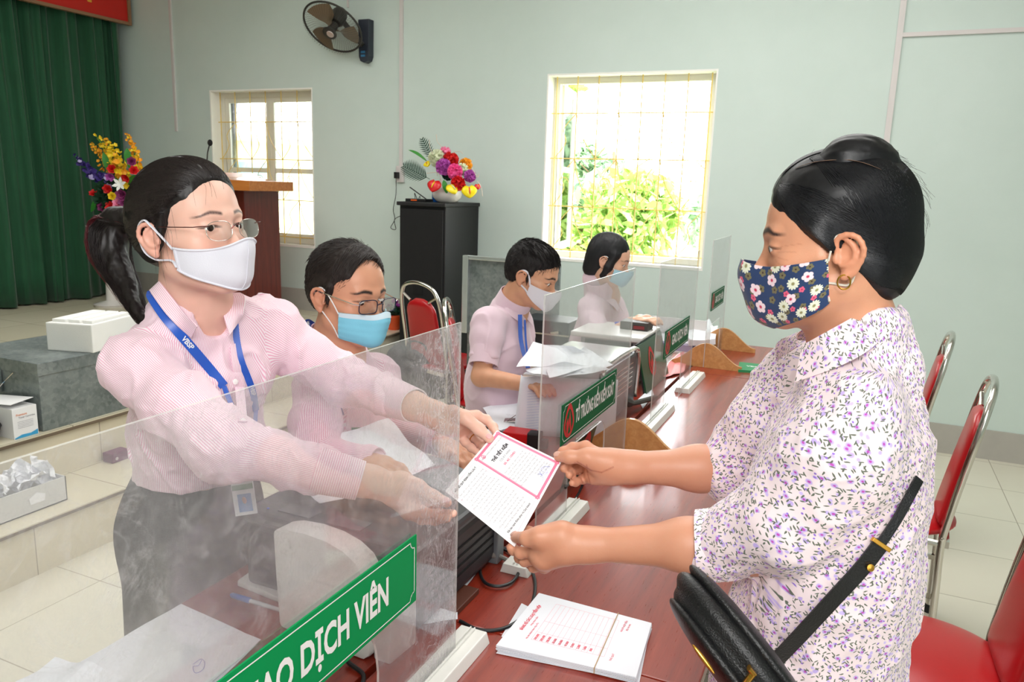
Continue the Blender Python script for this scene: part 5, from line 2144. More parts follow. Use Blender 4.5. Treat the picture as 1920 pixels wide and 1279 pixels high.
for k in range(60):                      # flyaway hairs along the outline
    a = rs.uniform(-.3, 3.4)
    c0 = V3(rs.uniform(-.03, .03), -.014 + .088 * math.cos(a + .4), .036 + .086 * math.sin(a + .4))
    if a < .3:
        continue
    d0 = unit(V3(0, math.cos(a + .4), math.sin(a + .4)))
    t0 = V3(0, -d0[2], d0[1])
    mb.tube([hfR.P(v) for v in spline([c0, c0 + d0 * .006 + t0 * .015, c0 + d0 * rs.uniform(.002, .010) + t0 * .030], 8)], .00016, 3, caps=False)
mb.build('flyaway_hairs', M_strandB, hairR)
MB().tube(spline([W(1626, 272, 1.05), W(1632, 262, 1.05), W(1650, 266, 1.05), W(1672, 290, 1.06), W(1692, 318, 1.07)], 16), .0007, 5).build('hair_wire', plain('dark_wire', (40, 42, 60), .4), RW, smooth=True)
MB().tube(spline([W(1664, 300, 1.05), W(1670, 305, 1.05), W(1678, 311, 1.052)], 5), .0018, 6).build('hairpin', plain('pale_metal_pin', (200, 196, 190), .3, metal=.7), RW, smooth=True)

# flowered mask


def m_mask():
    m = NT('navy_flowered_mask_cloth')
    uvn = m.node('ShaderNodeUVMap', uv_map='cloth')
    col = m.mix(m.noise(m.coord(), 40, 2), lin((24, 50, 92)), lin((30, 60, 106)))

    def flowers(scale, off, size, petals, c_pet, c_mid, keep, lo=0.0, sharp=.35):
        nonlocal col
        mp = m.node('ShaderNodeMapping', {'Vector': uvn.outputs[0], 'Location': off, 'Scale': (scale, scale, 1)})
        v = m.node('ShaderNodeTexVoronoi', {'Vector': mp.outputs[0], 'Scale': 1.0, 'Randomness': .72}, voronoi_dimensions='2D')
        d = m.node('ShaderNodeVectorMath', {0: mp.outputs[0], 1: v.outputs['Position']}, operation='SUBTRACT')
        s = m.node('ShaderNodeSeparateXYZ', {0: d.outputs[0]})
        ang = m.math('ARCTAN2', s.outputs[1], s.outputs[0])
        ca = m.node('ShaderNodeSeparateColor', {0: v.outputs['Color']})
        pet = m.math('ABSOLUTE', m.math('SINE', m.math('MULTIPLY_ADD', ang, petals / 2, m.math('MULTIPLY', ca.outputs[1], 6))))
        rad = m.math('MULTIPLY', m.math('MULTIPLY_ADD', m.math('POWER', pet, .6), sharp, 1 - sharp), size)
        k = m.math('MULTIPLY', m.math('LESS_THAN', ca.outputs[0], keep), m.math('GREATER_THAN', ca.outputs[0], lo))
        f = m.math('MULTIPLY', m.math('MULTIPLY', m.math('SUBTRACT', rad, v.outputs['Distance']), 30, clamp=True), k)
        col = m.mix(f, col, lin(c_pet))
        f2 = m.math('MULTIPLY', m.math('MULTIPLY', m.math('SUBTRACT', size * .33, v.outputs['Distance']), 18, clamp=True), k)
        col = m.mix(f2, col, lin(c_mid))
    flowers(52, (.2, .7, 0), .30, 5, (116, 110, 78), (60, 30, 26), .95)
    flowers(52, (5.2, 3.3, 0), .26, 5, (226, 96, 130), (170, 24, 60), .45)
    flowers(37, (1.55, 2.35, 0), .36, 12, (232, 236, 214), (150, 146, 96), .62)
    flowers(37, (1.55, 2.35, 0), .33, 5, (244, 222, 230), (200, 40, 84), 1.0, .62, .3)
    m.set_p(base=col, rough=.7, sheen=.2)
    return m.mat


M_mask = m_mask()
G = mask_shape(hfR, lambda u: -.029 + .011 * math.exp(-(u / .22) ** 2) + .012 * abs(u) ** 2, lambda u: -.128 + .052 * abs(u) ** 2, math.radians(-83), math.radians(83), .0085, .001, 52, 22, .004)
G = smooth_grid(G, 3)
Gw = hfR.P(G.reshape(-1, 3)).reshape(G.shape)
msk = cloth_grid('face_mask', Gw, M_mask, RW, .0024)
MB().tube([Gw[26, j] + hfR.f * .0004 for j in range(22)], .0008, 5).build('mask_seam', plain('navy_thread', (26, 50, 90), .7), msk, smooth=True)
M_el = plain('cream_elastic', (226, 220, 206), .7)
loop = [Gw[0, 1], Gw[0, 1] * .6 + p(-.079, .004, .008) * .4, p(-.079, .004, .008), p(-.0785, -.006, .014), p(-.077, -.018, .010), p(-.076, -.024, -.004), p(-.073, -.022, -.03), p(-.068, -.014, -.052), p(-.066, .012, -.050), Gw[0, -2]]
MB().tube(spline(loop, 40), .0022, 6, flat=(1, .7)).build('ear_loop', M_el, msk, smooth=True)
M_gold = plain('gold', (214, 160, 70), .25, metal=1.0)
ec = p(-.081, -.008, -.047)
MB().tube([ec + hfR.f * .008 * math.cos(a) + hfR.u * .0095 * math.sin(a) - hfR.r * .001 for a in np.linspace(0, 2 * math.pi, 22, endpoint=False)], .0012, 6, closed=True).build('earring', M_gold, RW, smooth=True)

thumbnail(RW, tip_u, W(1067, 857, 1.372), (206, 158, 142), 1.1)
thumbnail(RW, tip_l, W(988, 1010, 1.232), (204, 156, 140), 1.1)
# ------------------------------------------------------------------ the three clerks seated further along
def plain_shirt(name, pink, white):
    return m_stripe(name, pink, white, .0042, rough=.75)


M_shirt2 = plain_shirt('fine_striped_pink_shirt', (226, 158, 184), (244, 226, 234))
M_shirt3 = plain('plain_pink_shirt_cloth', (226, 200, 212), .8, var=.04, sheen=.3, bump=.2, bscale=40)
M_strap = plain('white_elastic', (240, 240, 240), .7)


def clerk(label, hf, N, S, E, H, hand_tips, C, Wt, Hp, knees, feet, shirt_mat, skin_rgb, hair_fn, sleeve_end=(.95, .95), torso=(.125, .125, .13), female=False, h=.0034,
          eyes_open=.0022, gaze=(0, 1, -.4), collar=True, shoe_mat=None, trou=None, flat=1.35, facecut=None):
    r = empty('person', (Hp[0], Hp[1], 0))
    tag(r, label, 'person')
    F = Field()
    head_skin(F, hf, female, eyes_open)
    F.cone(hf.p(0, -.02, -.06), N, .056, .064, .03)
    F.cone(N, C, .055, .09, .05)
    F.cone(C, Hp, .09, .10, .05)
    for i in (0, 1):
        F.path([S[i] * .6 + N * .4 + V3(0, 0, -.03), S[i], E[i], H[i]], [.03, .036, .036, .026], .02)
        T = hand_tips[i]
        pc = H[i] * .45 + T * .55
        d = unit(T - H[i])
        sd = unit(np.cross(d, V3(0, 0, 1)))
        F.path([H[i], pc], [.027, .033], .02, flat=(V3(0, 0, 1), 1.3))
        for k in range(4):
            o = sd * (k - 1.5) * .019
            b_ = pc + o + d * .028
            F.path([b_, b_ + d * .035 + V3(0, 0, -.004), b_ + d * .058 + V3(0, 0, -.016), b_ + d * .072 + V3(0, 0, -.030)], [.0100, .0092, .0085, .0072], .006)
        F.path([pc - sd * .022 * (1 if i == 0 else -1), pc - sd * .040 * (1 if i == 0 else -1) + d * .03 + V3(0, 0, -.01), pc - sd * .030 * (1 if i == 0 else -1) + d * .06 + V3(0, 0, -.025)], [.016, .0115, .0095], .01)
    F.build('face_and_arms', h, M_skin, r, 1, color=face_tint(hf, skin_rgb, (34, 24, 20), brow_h=.0042 if not female else .0028, blush=.3))
    eyes(hf, r, gaze)
    fx = V3(1, 0, 0)
    B = Field()
    B.cone(N + V3(-.015, 0, -.04), C, .075, torso[0], .05, flat=(fx, flat))
    B.cone(C, Wt, torso[0], torso[1], .05, flat=(fx, flat))
    B.cone(Wt, Hp, torso[1], torso[2], .05, flat=(fx, flat))
    for i in (0, 1):
        B.path([N + V3(-.01, 0, -.045), S[i]], [.05, .054], .04)
        s = sleeve_end[i]
        a = E[i] if s > 0 else S[i]
        if s > 0:
            e = E[i] * (1 - s) + H[i] * s
            B.path([S[i], (S[i] + E[i]) / 2, E[i], e], [.058, .056, .050, .040], .03)
            d = unit(H[i] - E[i])
        else:
            e = S[i] * (-s) + E[i] * (1 + s)
            B.path([S[i], (S[i] + e) / 2, e], [.058, .058, .056], .03)
            d = unit(E[i] - S[i])
    B.cone(N + V3(-.03, 0, -.03), hf.p(0, -.045, -.122), .064, .050, .03)
    B.cone(N + V3(.015, 0, .04), N + V3(.04, 0, -.02), .056, .046, .01, '-')
    B.half(V3(0, 0, Hp[2] + .075), (0, 0, -1), .004)
    B.disp = lambda P: folds(.005, (14, 14, 11), .002, .005, 3.0)(P)
    B.build('shirt', .0045 if h > .003 else .0038, shirt_mat, r, 1, margin=.02, uv=bone_uv([(C, Hp, (0, -1, 0), .13, 1.0), (N, C, (0, -1, 0), .13, 1.0)] + [(S[i], E[i], (0, 0, 1), .055, .6) for i in (0, 1)] + [(E[i], H[i], (0, 0, 1), .045, .5) for i in (0, 1)]))
    for i in (0, 1):
        s = sleeve_end[i]
        if s > 0:
            e, d = E[i] * (1 - s) + H[i] * s, unit(H[i] - E[i])
            cuff('cuff', e - d * .02, e + d * .035, .040, .036, shirt_mat, r, thick=.003)
        else:
            e, d = S[i] * (-s) + E[i] * (1 + s), unit(E[i] - S[i])
            cuff('rolled_cuff', e - d * .02, e + d * .045, .058, .054, shirt_mat, r, thick=.004, wob=.04)
    if collar:
        cuff('collar_stand', N + V3(-.014, 0, -.020), hf.p(0, -.026, -.106), .074, .069, shirt_mat, r, thick=.003)
        nb = hf.p(0, -.066, -.115)
        for q in (-1, 1):
            sd = V3(0, -q * 1.0, 0)
            inn = [nb + V3(-.006, 0, 0), N + sd * .062 + V3(.01, 0, .035), N + sd * .040 + V3(.055, 0, .000), N + V3(.066, 0, -.035) + sd * .008]
            out = [nb + V3(-.028, 0, -.036), N + sd * .082 + V3(.01, 0, .000), N + sd * .070 + V3(.060, 0, -.035), N + sd * .040 + V3(.080, 0, -.070)]
            cloth_grid('collar', strip_grid(inn, out, 16, 6), shirt_mat, r, .0025)
    # legs, chair-high
    K = Field()
    for q, (kn, ft) in enumerate(zip(knees, feet)):
        hp = Hp + V3(.02, (-1 if q == 0 else 1) * .085, -.02)
        K.path([hp, kn, ft + V3(0, 0, .09)], [.092, .068, .052], .04)
    K.cone(Hp + V3(0, -.06, 0), Hp + V3(0, .06, 0), .115, .115, .04)
    K.half(V3(0, 0, .05), (0, 0, -1), .0)
    K.disp = folds(.004, (12, 12, 9), .002, .004)
    K.build('trousers', .008, trou or M_trou, r, 1)
    for ft in feet:
        s_ = Field()
        s_.cone(ft + V3(-.02, 0, .038), ft + V3(.15, 0, .028), .040, .032, .02, flat=(V3(0, 0, 1), 1.15))
        s_.half(V3(0, 0, .002), (0, 0, -1), .0)
        s_.build('shoe', .008, plain('black_shoe_leather', (28, 27, 28), .35), r, 1)
    hair_fn(r, hf)
    return r


def short_hair(rows, cut, mat_name, cols, n=1500, fringe=None, back=.0, strand=.00050, temple=.0, thin=0.0):
    def fn(r, hf):
        R_, s = hf.R, hf.s
        m = m_hair(mat_name, cols[0], cols[1], rough=.5)
        H = Field()
        H.ell(hf.p(0, -.018, .044), np.array((.079, .096, .082)) * s, R_, .01)
        H.ell(hf.p(0, -.058, .000), np.array((.069, .052, .066)) * s, R_, .03)
        H.ell(hf.p(0, .026, .062), np.array((.060, .050, .052)) * s, R_, .03)
        for q in (-1, 1):
            H.cone(hf.p(q * .071, .012, .02), hf.p(q * .0735, .010, -.018), .010, .005, .012)
        H.ell(hf.p(*cut[0]), np.array(cut[1]) * s, R_, .006, '-')
        for q in (-1, 1):
            H.ell(hf.p(q * .086, -.012, -.034), np.array((.022, .026, .036)) * s, R_, .005, '-')
        H.ell(hf.p(0, .0, -.115), np.array((.1, .13, .075)) * s, R_, .01, '-')
        H.disp = lambda P: .0016 * vnoise((P - hf.O) @ R_.T * np.array([220, 220, 120])) + .001 * vnoise(P * 420)
        o = H.build('hair', .003, m, r, 1)
        H.disp = None
        rs = np.random.RandomState(n)
        mesh = o.data
        cnt = len(mesh.vertices)
        co = np.empty(cnt * 3)
        mesh.vertices.foreach_get('co', co)
        co = co.reshape(-1, 3)
        L = hf.loc(co)
        ok = np.nonzero((np.linalg.norm(L - np.array([0, -.015, .03]), axis=1) > .082) & (L[:, 2] > -.05))[0]
        pick = rs.choice(ok, n)
        mb = MB()
        for i in pick:
            v, l = co[i], L[i]
            nrm = unit(l - np.array([0, -.015, .03]))
            flow = fringe(l) if fringe else V3(0, -.4, -1)
            flow = unit(flow - nrm * (flow @ nrm))
            ln = rs.uniform(.010, .022) * (1.5 if l[2] > .08 else .7)
            q0, q1, q2 = l, l + flow * ln * .5 + nrm * .0022, l + flow * ln + nrm * .0012 + rs.normal(size=3) * .0012
            mb.tube([hf.P(q0), hf.P(q1), hf.P(q2)], [strand, strand, strand * .4], 3, caps=False)
        mb.build('hair_strands', m, o)
    return fn


def ear_loops(msk, hf, a, b, mat, side=1, r=.0013):
    q = side
    pts = [a, a * .5 + hf.p(q * .078, .012, .010) * .5, hf.p(q * .079, .006, .012), hf.p(q * .082, -.012, .016), hf.p(q * .080, -.030, .0), hf.p(q * .076, -.026, -.028), hf.p(q * .074, -.006, -.040), b * .5 + hf.p(q * .072, .006, -.042) * .5, b]
    MB().tube(spline(pts, 34), r, 6).build('ear_loop', mat, msk, smooth=True)


# --- the man with the blue surgical mask
hf1 = Frame((0, 0, 0), (.975, -.20), -6, 0, 1.03)
hf1 = Frame(W(700, 566, 1.90) - hf1.s * .088 * hf1.f + hf1.s * .004 * hf1.u, (.975, -.20), -6, 1, 1.03)
M1 = clerk('man with dark-rimmed glasses and pale blue surgical mask, seated right behind the standing woman', hf1,
           W(632, 652, 2.00), (W(596, 738, 1.90), W(708, 705, 2.14)), (W(590, 860, 1.80), W(748, 806, 2.06)), (W(690, 868, 1.74), W(820, 824, 1.92)),
           (W(726, 880, 1.66), W(866, 846, 1.84)), W(650, 800, 2.02), W(645, 880, 2.10), V3(-1.27, 1.75, .60), (V3(-.86, 1.66, .52), V3(-.86, 1.88, .52)),
           (V3(-.90, 1.66, 0), V3(-.90, 1.88, 0)), M_shirt2, (214, 158, 128),
           short_hair(None, ((0, .112, .006), (.072, .082, .112)), 'short_black_hair', ((22, 17, 15), (52, 42, 38)), 2600, lambda l: V3(.5, .25, -.2) if l[1] > .02 else V3(.1, -.3, -.6)), h=.0027, eyes_open=.0016, gaze=(0, .8, -.6))
M_blueM = plain('pale_blue_mask_fabric', (128, 206, 230), .7, var=.05, bump=.15, bscale=300)
G = mask_shape(hf1, lambda u: -.030 + .012 * math.exp(-(u / .22) ** 2) - .002 * abs(u), lambda u: -.114 + .010 * abs(u) ** 2, math.radians(-58), math.radians(58), .0085, .006, 44, 22, .010)
for j in range(22):
    G[:, j, :2] *= (1 + .012 * math.sin(j * 1.5) * (3 < j < 19))
G = smooth_grid(G, 2)
Gw = hf1.P(G.reshape(-1, 3)).reshape(G.shape)
msk = cloth_grid('surgical_mask', Gw, M_blueM, M1, .002)
band = Gw[:, 0:4] + hf1.f * .0012
cloth_grid('mask_top_band', band, plain('white_mask_band', (206, 228, 238), .7), msk, .0008)
ear_loops(msk, hf1, Gw[-1, 1], Gw[-1, -2], M_strap, 1, .0016)
G1 = empty('glasses', tuple(hf1.p(0, .1, 0)))
tag(G1, 'dark blue rectangular glasses with metal temples on the man in the blue mask', 'glasses')
M_rim = plain('dark_blue_acetate', (26, 30, 58), .25)
for q in (-1, 1):
    ol = []
    for a in np.linspace(0, 2 * math.pi, 32, endpoint=False):
        cx, sx_ = math.cos(a), math.sin(a)
        ex, ez = .0255 * np.sign(cx) * abs(cx) ** .5, .0165 * np.sign(sx_) * abs(sx_) ** .55
        ol.append(hf1.p(q * .034 + ex, .112 - abs(.034 + q * ex) * .14, -.010 + ez))
    cen = sum(ol) / 32
    lens = MB()
    lens.add(ol + [cen] + [v - hf1.f * .0015 for v in ol] + [cen - hf1.f * .0015], [(i, (i + 1) % 32, 32) for i in range(32)] + [(33 + (i + 1) % 32, 33 + i, 65) for i in range(32)])
    lens.build('lens', M_lens, G1, smooth=True)
    MB().tube(ol, .0013, 6, closed=True).build('rim', M_rim, G1, smooth=True)
    MB().tube([hf1.p(q * .060, .104, -.004), hf1.p(q * .072, .096, -.002), hf1.p(q * .078, .05, .002), hf1.p(q * .081, .0, .006)], .0014, 6).build('temple', M_silver, G1, smooth=True)
    MB().tube([hf1.p(q * .081, .002, .006), hf1.p(q * .082, -.016, .006), hf1.p(q * .080, -.038, -.012)], .0018, 6).build('temple_tip', M_rim, G1, smooth=True)
MB().tube(spline([hf1.p(-.010, .112, -.006), hf1.p(0, .116, -.002), hf1.p(.010, .112, -.006)], 8), .0013, 6).build('bridge', M_rim, G1, smooth=True)
nn = unit(V3(.7, -.7, .2))
pn = [hf1.p(0, -.08, -.125), W(577, 604, 1.98), W(584, 634, 1.93), W(600, 680, 1.85), W(640, 780, 1.86)]
lanyard('lanyard', pn, [nn] * 5, .016, plain('navy_lanyard_ribbon', (26, 60, 138), .4, var=.08), M1, ('VBSP', (.32,)), M_letter, size=.0125)
cl = W(690, 840, 1.88)
b1 = MB()
b1.obox(cl, unit(CR) * .040, unit(CU) * .050, CF * .001)
bo = b1.build('badge', plain('white_badge_card', (226, 230, 232), .3), M1)
MB().obox(cl - CF * .0016 + CU * .040, unit(CR) * .040, unit(CU) * .010, CF * .0004).build('badge_stripe', plain('badge_green', (60, 130, 80), .4), bo)

# --- the younger man looking down
hf2 = Frame((0, 0, 0), (1.0, .06), -20, 0, 1.0)
hf2 = Frame(W(1036, 533, 2.93) - hf2.s * .088 * hf2.f + hf2.s * .004 * hf2.u, (1.0, .06), -20, 0, 1.0)
M2 = clerk('young man in pink shirt with rolled sleeves and white mask, bent over his papers', hf2,
           W(958, 578, 3.02), (W(916, 605, 2.90), W(970, 608, 3.20)), (W(903, 706, 2.84), W(985, 690, 3.25)), (W(992, 722, 2.70), W(1040, 700, 3.05)),
           (W(1012, 724, 2.62), W(1060, 710, 2.95)), W(944, 660, 3.06), W(930, 720, 3.09), V3(-1.29, 2.74, .61), (V3(-.88, 2.62, .52), V3(-.88, 2.88, .52)),
           (V3(-.93, 2.62, 0), V3(-.93, 2.86, 0)), M_shirt3, (214, 162, 130),
           short_hair(None, ((0, .118, -.012), (.086, .075, .078)), 'thick_black_hair', ((14, 12, 12), (34, 28, 28)), 2600, lambda l: V3(.2, .9, -.5) if l[2] > .07 else V3(0, .1, -1), strand=.0007),
           sleeve_end=(-.42, -.42), torso=(.135, .135, .14), h=.0036, flat=1.25)
M_maskG = plain('pale_grey_foam_mask', (226, 222, 230), .7, var=.03)
G = mask_shape(hf2, lambda u: -.034 + .016 * math.exp(-(u / .22) ** 2) + .012 * abs(u), lambda u: -.112 + .050 * abs(u) ** 1.6, math.radians(-72), math.radians(72), .0085, .006, 40, 16, .008)
Gw = hf2.P(smooth_grid(G, 2).reshape(-1, 3)).reshape(G.shape)
msk = cloth_grid('face_mask', Gw, M_maskG, M2, .002)
ear_loops(msk, hf2, Gw[-1, 2], Gw[-1, -3], M_maskG, 1, .0035)
lp = [W(975, 590, 2.93), W(977, 640, 2.93), W(990, 690, 2.92)]
lanyard('lanyard', lp, [unit(V3(.5, -.8, .1))] * 3, .016, M_blue, M2)
lanyard('lanyard', [W(984, 600, 2.95), W(986, 640, 2.95), W(992, 690, 2.92)], [unit(V3(.5, -.8, .1))] * 3, .008, M_blue, M2)

# --- the woman nearest the window
hf3 = Frame((0, 0, 0), (1.0, .12), -16, 0, .98)
hf3 = Frame(W(1174, 498, 3.72) - hf3.s * .088 * hf3.f + hf3.s * .004 * hf3.u, (1.0, .12), -16, 0, .98)


def bob(r, hf):
    R_, s = hf.R, hf.s
    m = m_hair('black_bob_hair', (10, 10, 12), (26, 26, 30), rough=.4)
    H = Field()
    H.ell(hf.p(0, -.016, .044), np.array((.083, .100, .085)) * s, R_, .01)
    H.ell(hf.p(0, -.055, -.010), np.array((.082, .066, .100)) * s, R_, .03)
    for q in (-1, 1):
        H.path([hf.p(q * .066, .030, .03), hf.p(q * .076, .020, -.03), hf.p(q * .070, .004, -.080)], [.020, .017, .014], .02)
    H.cone(hf.p(-.03, -.075, -.075), hf.p(.03, -.075, -.075), .030, .030, .03)
    H.ell(hf.p(0, .120, -.022), np.array((.070, .074, .090)) * s, R_, .006, '-')
    H.disp = lambda P: .0014 * vnoise((P - hf.O) @ R_.T * np.array([180, 180, 20]))
    H.build('hair', .0035, m, r, 1)


M3 = clerk('woman with a black bob in pink shirt, working below the wide window', hf3,
           W(1136, 556, 3.86), (W(1108, 580, 3.76), W(1148, 575, 4.02)), (W(1118, 640, 3.66), W(1165, 625, 4.0)), (W(1182, 606, 3.60), W(1200, 600, 3.9)),
           (W(1212, 600, 3.55), W(1222, 598, 3.80)), W(1118, 615, 3.92), W(1106, 650, 3.96), V3(-1.25, 3.76, .61), (V3(-.86, 3.66, .52), V3(-.86, 3.88, .52)),
           (V3(-.90, 3.66, 0), V3(-.90, 3.86, 0)), M_shirt3, (222, 178, 152), bob, sleeve_end=(.35, .35), torso=(.115, .118, .125), female=True, h=.0042, collar=True, flat=1.3)
G = mask_shape(hf3, lambda u: -.030 + .012 * math.exp(-(u / .22) ** 2), lambda u: -.110 + .012 * abs(u) ** 2, math.radians(-58), math.radians(58), .0085, .006, 28, 14, .008)
Gw = hf3.P(smooth_grid(G, 2).reshape(-1, 3)).reshape(G.shape)
msk = cloth_grid('surgical_mask', Gw, plain('faded_blue_mask_fabric', (170, 214, 232), .7), M3, .002)
ear_loops(msk, hf3, Gw[-1, 1], Gw[-1, -2], M_strap, 1, .0014)
# ------------------------------------------------------------------ stage: curtain, board, podium, flowers, loudspeaker
m = NT('green_stage_curtain')
co = m.coord()
m.set_p(base=m.mix(m.noise(m.coord(scale=(8, 8, .6)), 6, 3), lin((6, 60, 34)), lin((12, 88, 52))), rough=.75, sheen=.3, normal=m.bump(m.noise(co, 120, 3), .15, .001))
M_curt = m.mat
rnd = random.Random(6)
G = []
ph = 0
NU, NV = 420, 14
for i in range(NU):
    y = -1.2 + 6.62 * i / (NU - 1)
    row = []
    for j in range(NV):
        z = STAGE + .015 + (3.52 - STAGE) * j / (NV - 1)
        k = j / (NV - 1)
        x = -6.50 + .045 * math.sin(y * 26 + 1.3 * math.sin(y * 3.1)) * (1.1 - .35 * k) + .030 * math.sin(y * 61 + 2 * math.sin(y * 7) + k * .8) + .02 * mnoise.noise((y * 3, k * 2, 0)) - .03 * k
        row.append((x, y + .05 * (1 - k) * math.sin(y * 9) - (.10 * k if i > NU - 4 else 0), z))
    G.append(row)
cu = MB().grid(G, thick=.004).build('stage_curtain', M_curt, smooth=2)
tag(cu, 'long green pleated stage curtain hanging on the left wall', 'curtain')

bn = empty('slogan_board', (-6.40, 4.3, 3.0))
tag(bn, 'red slogan board with gold letters above the green curtain', 'sign')
MB().box((-6.425, 2.2, 2.97), (-6.40, 5.42, 3.50)).build('board_face', plain('red_board', (206, 34, 22), .45, var=.03), bn)
MB().box((-6.43, 2.2, 2.945), (-6.385, 5.45, 2.97)).box((-6.43, 5.42, 2.97), (-6.385, 5.45, 3.52)).box((-6.43, 2.2, 3.50), (-6.385, 5.45, 3.52)).build('board_frame', plain('brown_board_frame', (150, 112, 82), .5), bn)
k = MB()
put_text(k, 'VIỆT NAM', (-6.398, 4.48, 3.155), (0, 1, 0), (0, 0, 1), .28, .008, width=1.15)
k.build('gold_lettering', plain('gold_lettering', (236, 176, 60), .4), bn)

# podium
M_pod = m_wood('dark_red_podium_wood', (74, 18, 12), (104, 30, 20), (124, 42, 28), 'z', .3)
M_podL = m_wood('orange_podium_wood', (168, 96, 40), (192, 116, 52), (208, 138, 72), 'x', .3)
pd = empty('podium', (-4.5, 5.0, STAGE))
tag(pd, 'dark red wooden podium with an orange wood top, in front of the narrow window', 'podium')
MB().box((-4.95, 4.72, STAGE), (-4.43, 5.12, 1.52)).build('body', M_pod, pd, bevel=.006)
MB().prism([(-.42, 0), (.42, 0), (.42, .075), (.24, .078), (.10, .10), (.0, .135), (-.10, .10), (-.24, .078), (-.42, .075)], (-4.68, 4.60, 1.50), (1, 0, 0), (0, 0, 1), (0, .50, 0)).build('top_board', M_podL, pd, bevel=.004)
MB().prism([(-.12, 0), (-.12, -.16), (-.08, -.26), (-.085, -.40), (-.03, -.55), (.03, -.55), (.085, -.40), (.08, -.26), (.12, -.16), (.12, 0)], (-4.68, 4.70, 1.50), (1, 0, 0), (0, 0, 1), (0, .02, 0)).build('carved_front_panel', M_podL, pd, bevel=.003)
MB().prism([(-.022, 0), (-.022, -.50), (0, -.56), (.022, -.50), (.022, 0)], (-4.68, 4.69, 1.50), (1, 0, 0), (0, 0, 1), (0, .012, 0)).build('red_inlay', M_pod, pd)
mc = empty('microphone', (-4.72, 4.8, 1.60))
tag(mc, 'black gooseneck microphone standing up behind the podium top', 'microphone')
MB().tube(spline([(-4.72, 4.82, 1.585), (-4.86, 4.80, 1.66), (-4.87, 4.80, 1.76), (-4.845, 4.80, 1.84)], 14), .005, 6).build('gooseneck', plain('black_rubber', (26, 26, 28), .6), mc, smooth=True)
MB().ell((-4.835, 4.80, 1.862), (.020, .020, .026)).build('microphone_head', plain('black_foam', (20, 20, 22), .9, bump=.5, bscale=400), mc, smooth=2)
MB().lathe([(.035, 0), (.035, .010), (.012, .018), (.008, .02)], (-4.72, 4.82, 1.577), 16).build('microphone_base', plain('black_rubber', (26, 26, 28), .6), mc, smooth=True)


M_gold = plain('gold', (214, 160, 70), .25, metal=1.0)


# flowers
def petals(mb, c, n, r, w, cup, nrm, turn=0.0, rings=1, droop=0.0):
    n_ = unit(nrm)
    h = V3(0, 0, 1) if abs(n_[2]) < .9 else V3(1, 0, 0)
    x = unit(np.cross(h, n_)); y = np.cross(n_, x)
    for g in range(rings):
        rr, cc = r * (1 - .28 * g), cup + .35 * g
        for k in range(n):
            a = 2 * math.pi * k / n + turn + g * .5
            d = x * math.cos(a) + y * math.sin(a)
            s = np.cross(n_, d)
            tip = c + d * rr * math.cos(cc) + n_ * rr * math.sin(cc)
            mid = c + d * rr * .55 * math.cos(cc * .8) + n_ * rr * .55 * math.sin(cc * 1.1)
            mb.add([c + s * w * .15, mid + s * w * .5, tip + s * w * .12, tip - s * w * .12, mid - s * w * .5, c - s * w * .15], [(0, 1, 4, 5), (1, 2, 3, 4)])


def pompom(c, r, mat, parent, name='pompom_flower', n=150, seed=0):
    rs_ = np.random.RandomState(seed)
    mb = MB().ell(c, r * .72, 14, 10)
    for i in range(n):
        d = unit(rs_.normal(size=3))
        t_ = unit(np.cross(d, rs_.normal(size=3)))
        s = r * .20
        b_, e = c + d * r * .62, c + d * r * rs_.uniform(.9, 1.08)
        mb.add([b_ - t_ * s, b_ + t_ * s, e + t_ * s * .8 + np.cross(t_, d) * s * .4, e - t_ * s * .8 - np.cross(t_, d) * s * .4], [(0, 1, 2, 3)])
    return mb.build(name, mat, parent, smooth=False)


def anthurium(c, r, nrm, up, mat, spad, parent):
    n_ = unit(nrm)
    u = unit(up - n_ * (up @ n_))
    x = np.cross(u, n_)
    rows = []
    for i, t_ in enumerate(np.linspace(0, 1, 11)):
        w = math.sin(math.pi * min(1, t_ * .93 + .07)) ** .7 * (1.0 - .25 * t_)
        cy = .55 - 1.6 * t_
        row = []
        for s_ in np.linspace(-1, 1, 9):
            notch = .25 * (1 - abs(s_)) if i < 2 else 0
            row.append(c + x * s_ * w * r * .85 + u * (cy - notch) * r * .8 + n_ * (-.28 * s_ * s_ * r * .8 + .10 * r * math.sin(t_ * 3)))
        rows.append(row)
    o = MB().grid(rows, thick=.0016).build('anthurium_bloom', mat, parent, smooth=2)
    MB().tube([c + u * .18 * r + n_ * .02 * r, c - u * .15 * r + n_ * .20 * r, c - u * .5 * r + n_ * .26 * r], [.055 * r, .06 * r, .045 * r], 8).build('spadix', spad, o, smooth=2)


def palm_leaf(base, tip, w, n, mat, parent, nrm, name='palm_leaf'):
    ax = tip - base
    L = np.linalg.norm(ax)
    d = ax / L
    s = unit(np.cross(d, nrm))
    mb = MB().tube(spline([base, base + ax * .5 + unit(nrm) * .01, tip], 8), .0022, 5)
    for i in range(n):
        t_ = .15 + .85 * i / (n - 1)
        for q in (-1, 1):
            ln = w * math.sin(math.pi * (.12 + .80 * t_)) + .01
            b_ = base + ax * t_
            e = b_ + (s * q * .85 + d * .65) * ln
            wd = d * .0055
            mb.add([b_ - wd, (b_ + e) / 2 - wd * 1.1 + unit(nrm) * .004, e, (b_ + e) / 2 + wd * 1.1 + unit(nrm) * .004, b_ + wd], [(0, 1, 2, 3, 4)])
    return mb.build(name, mat, parent)


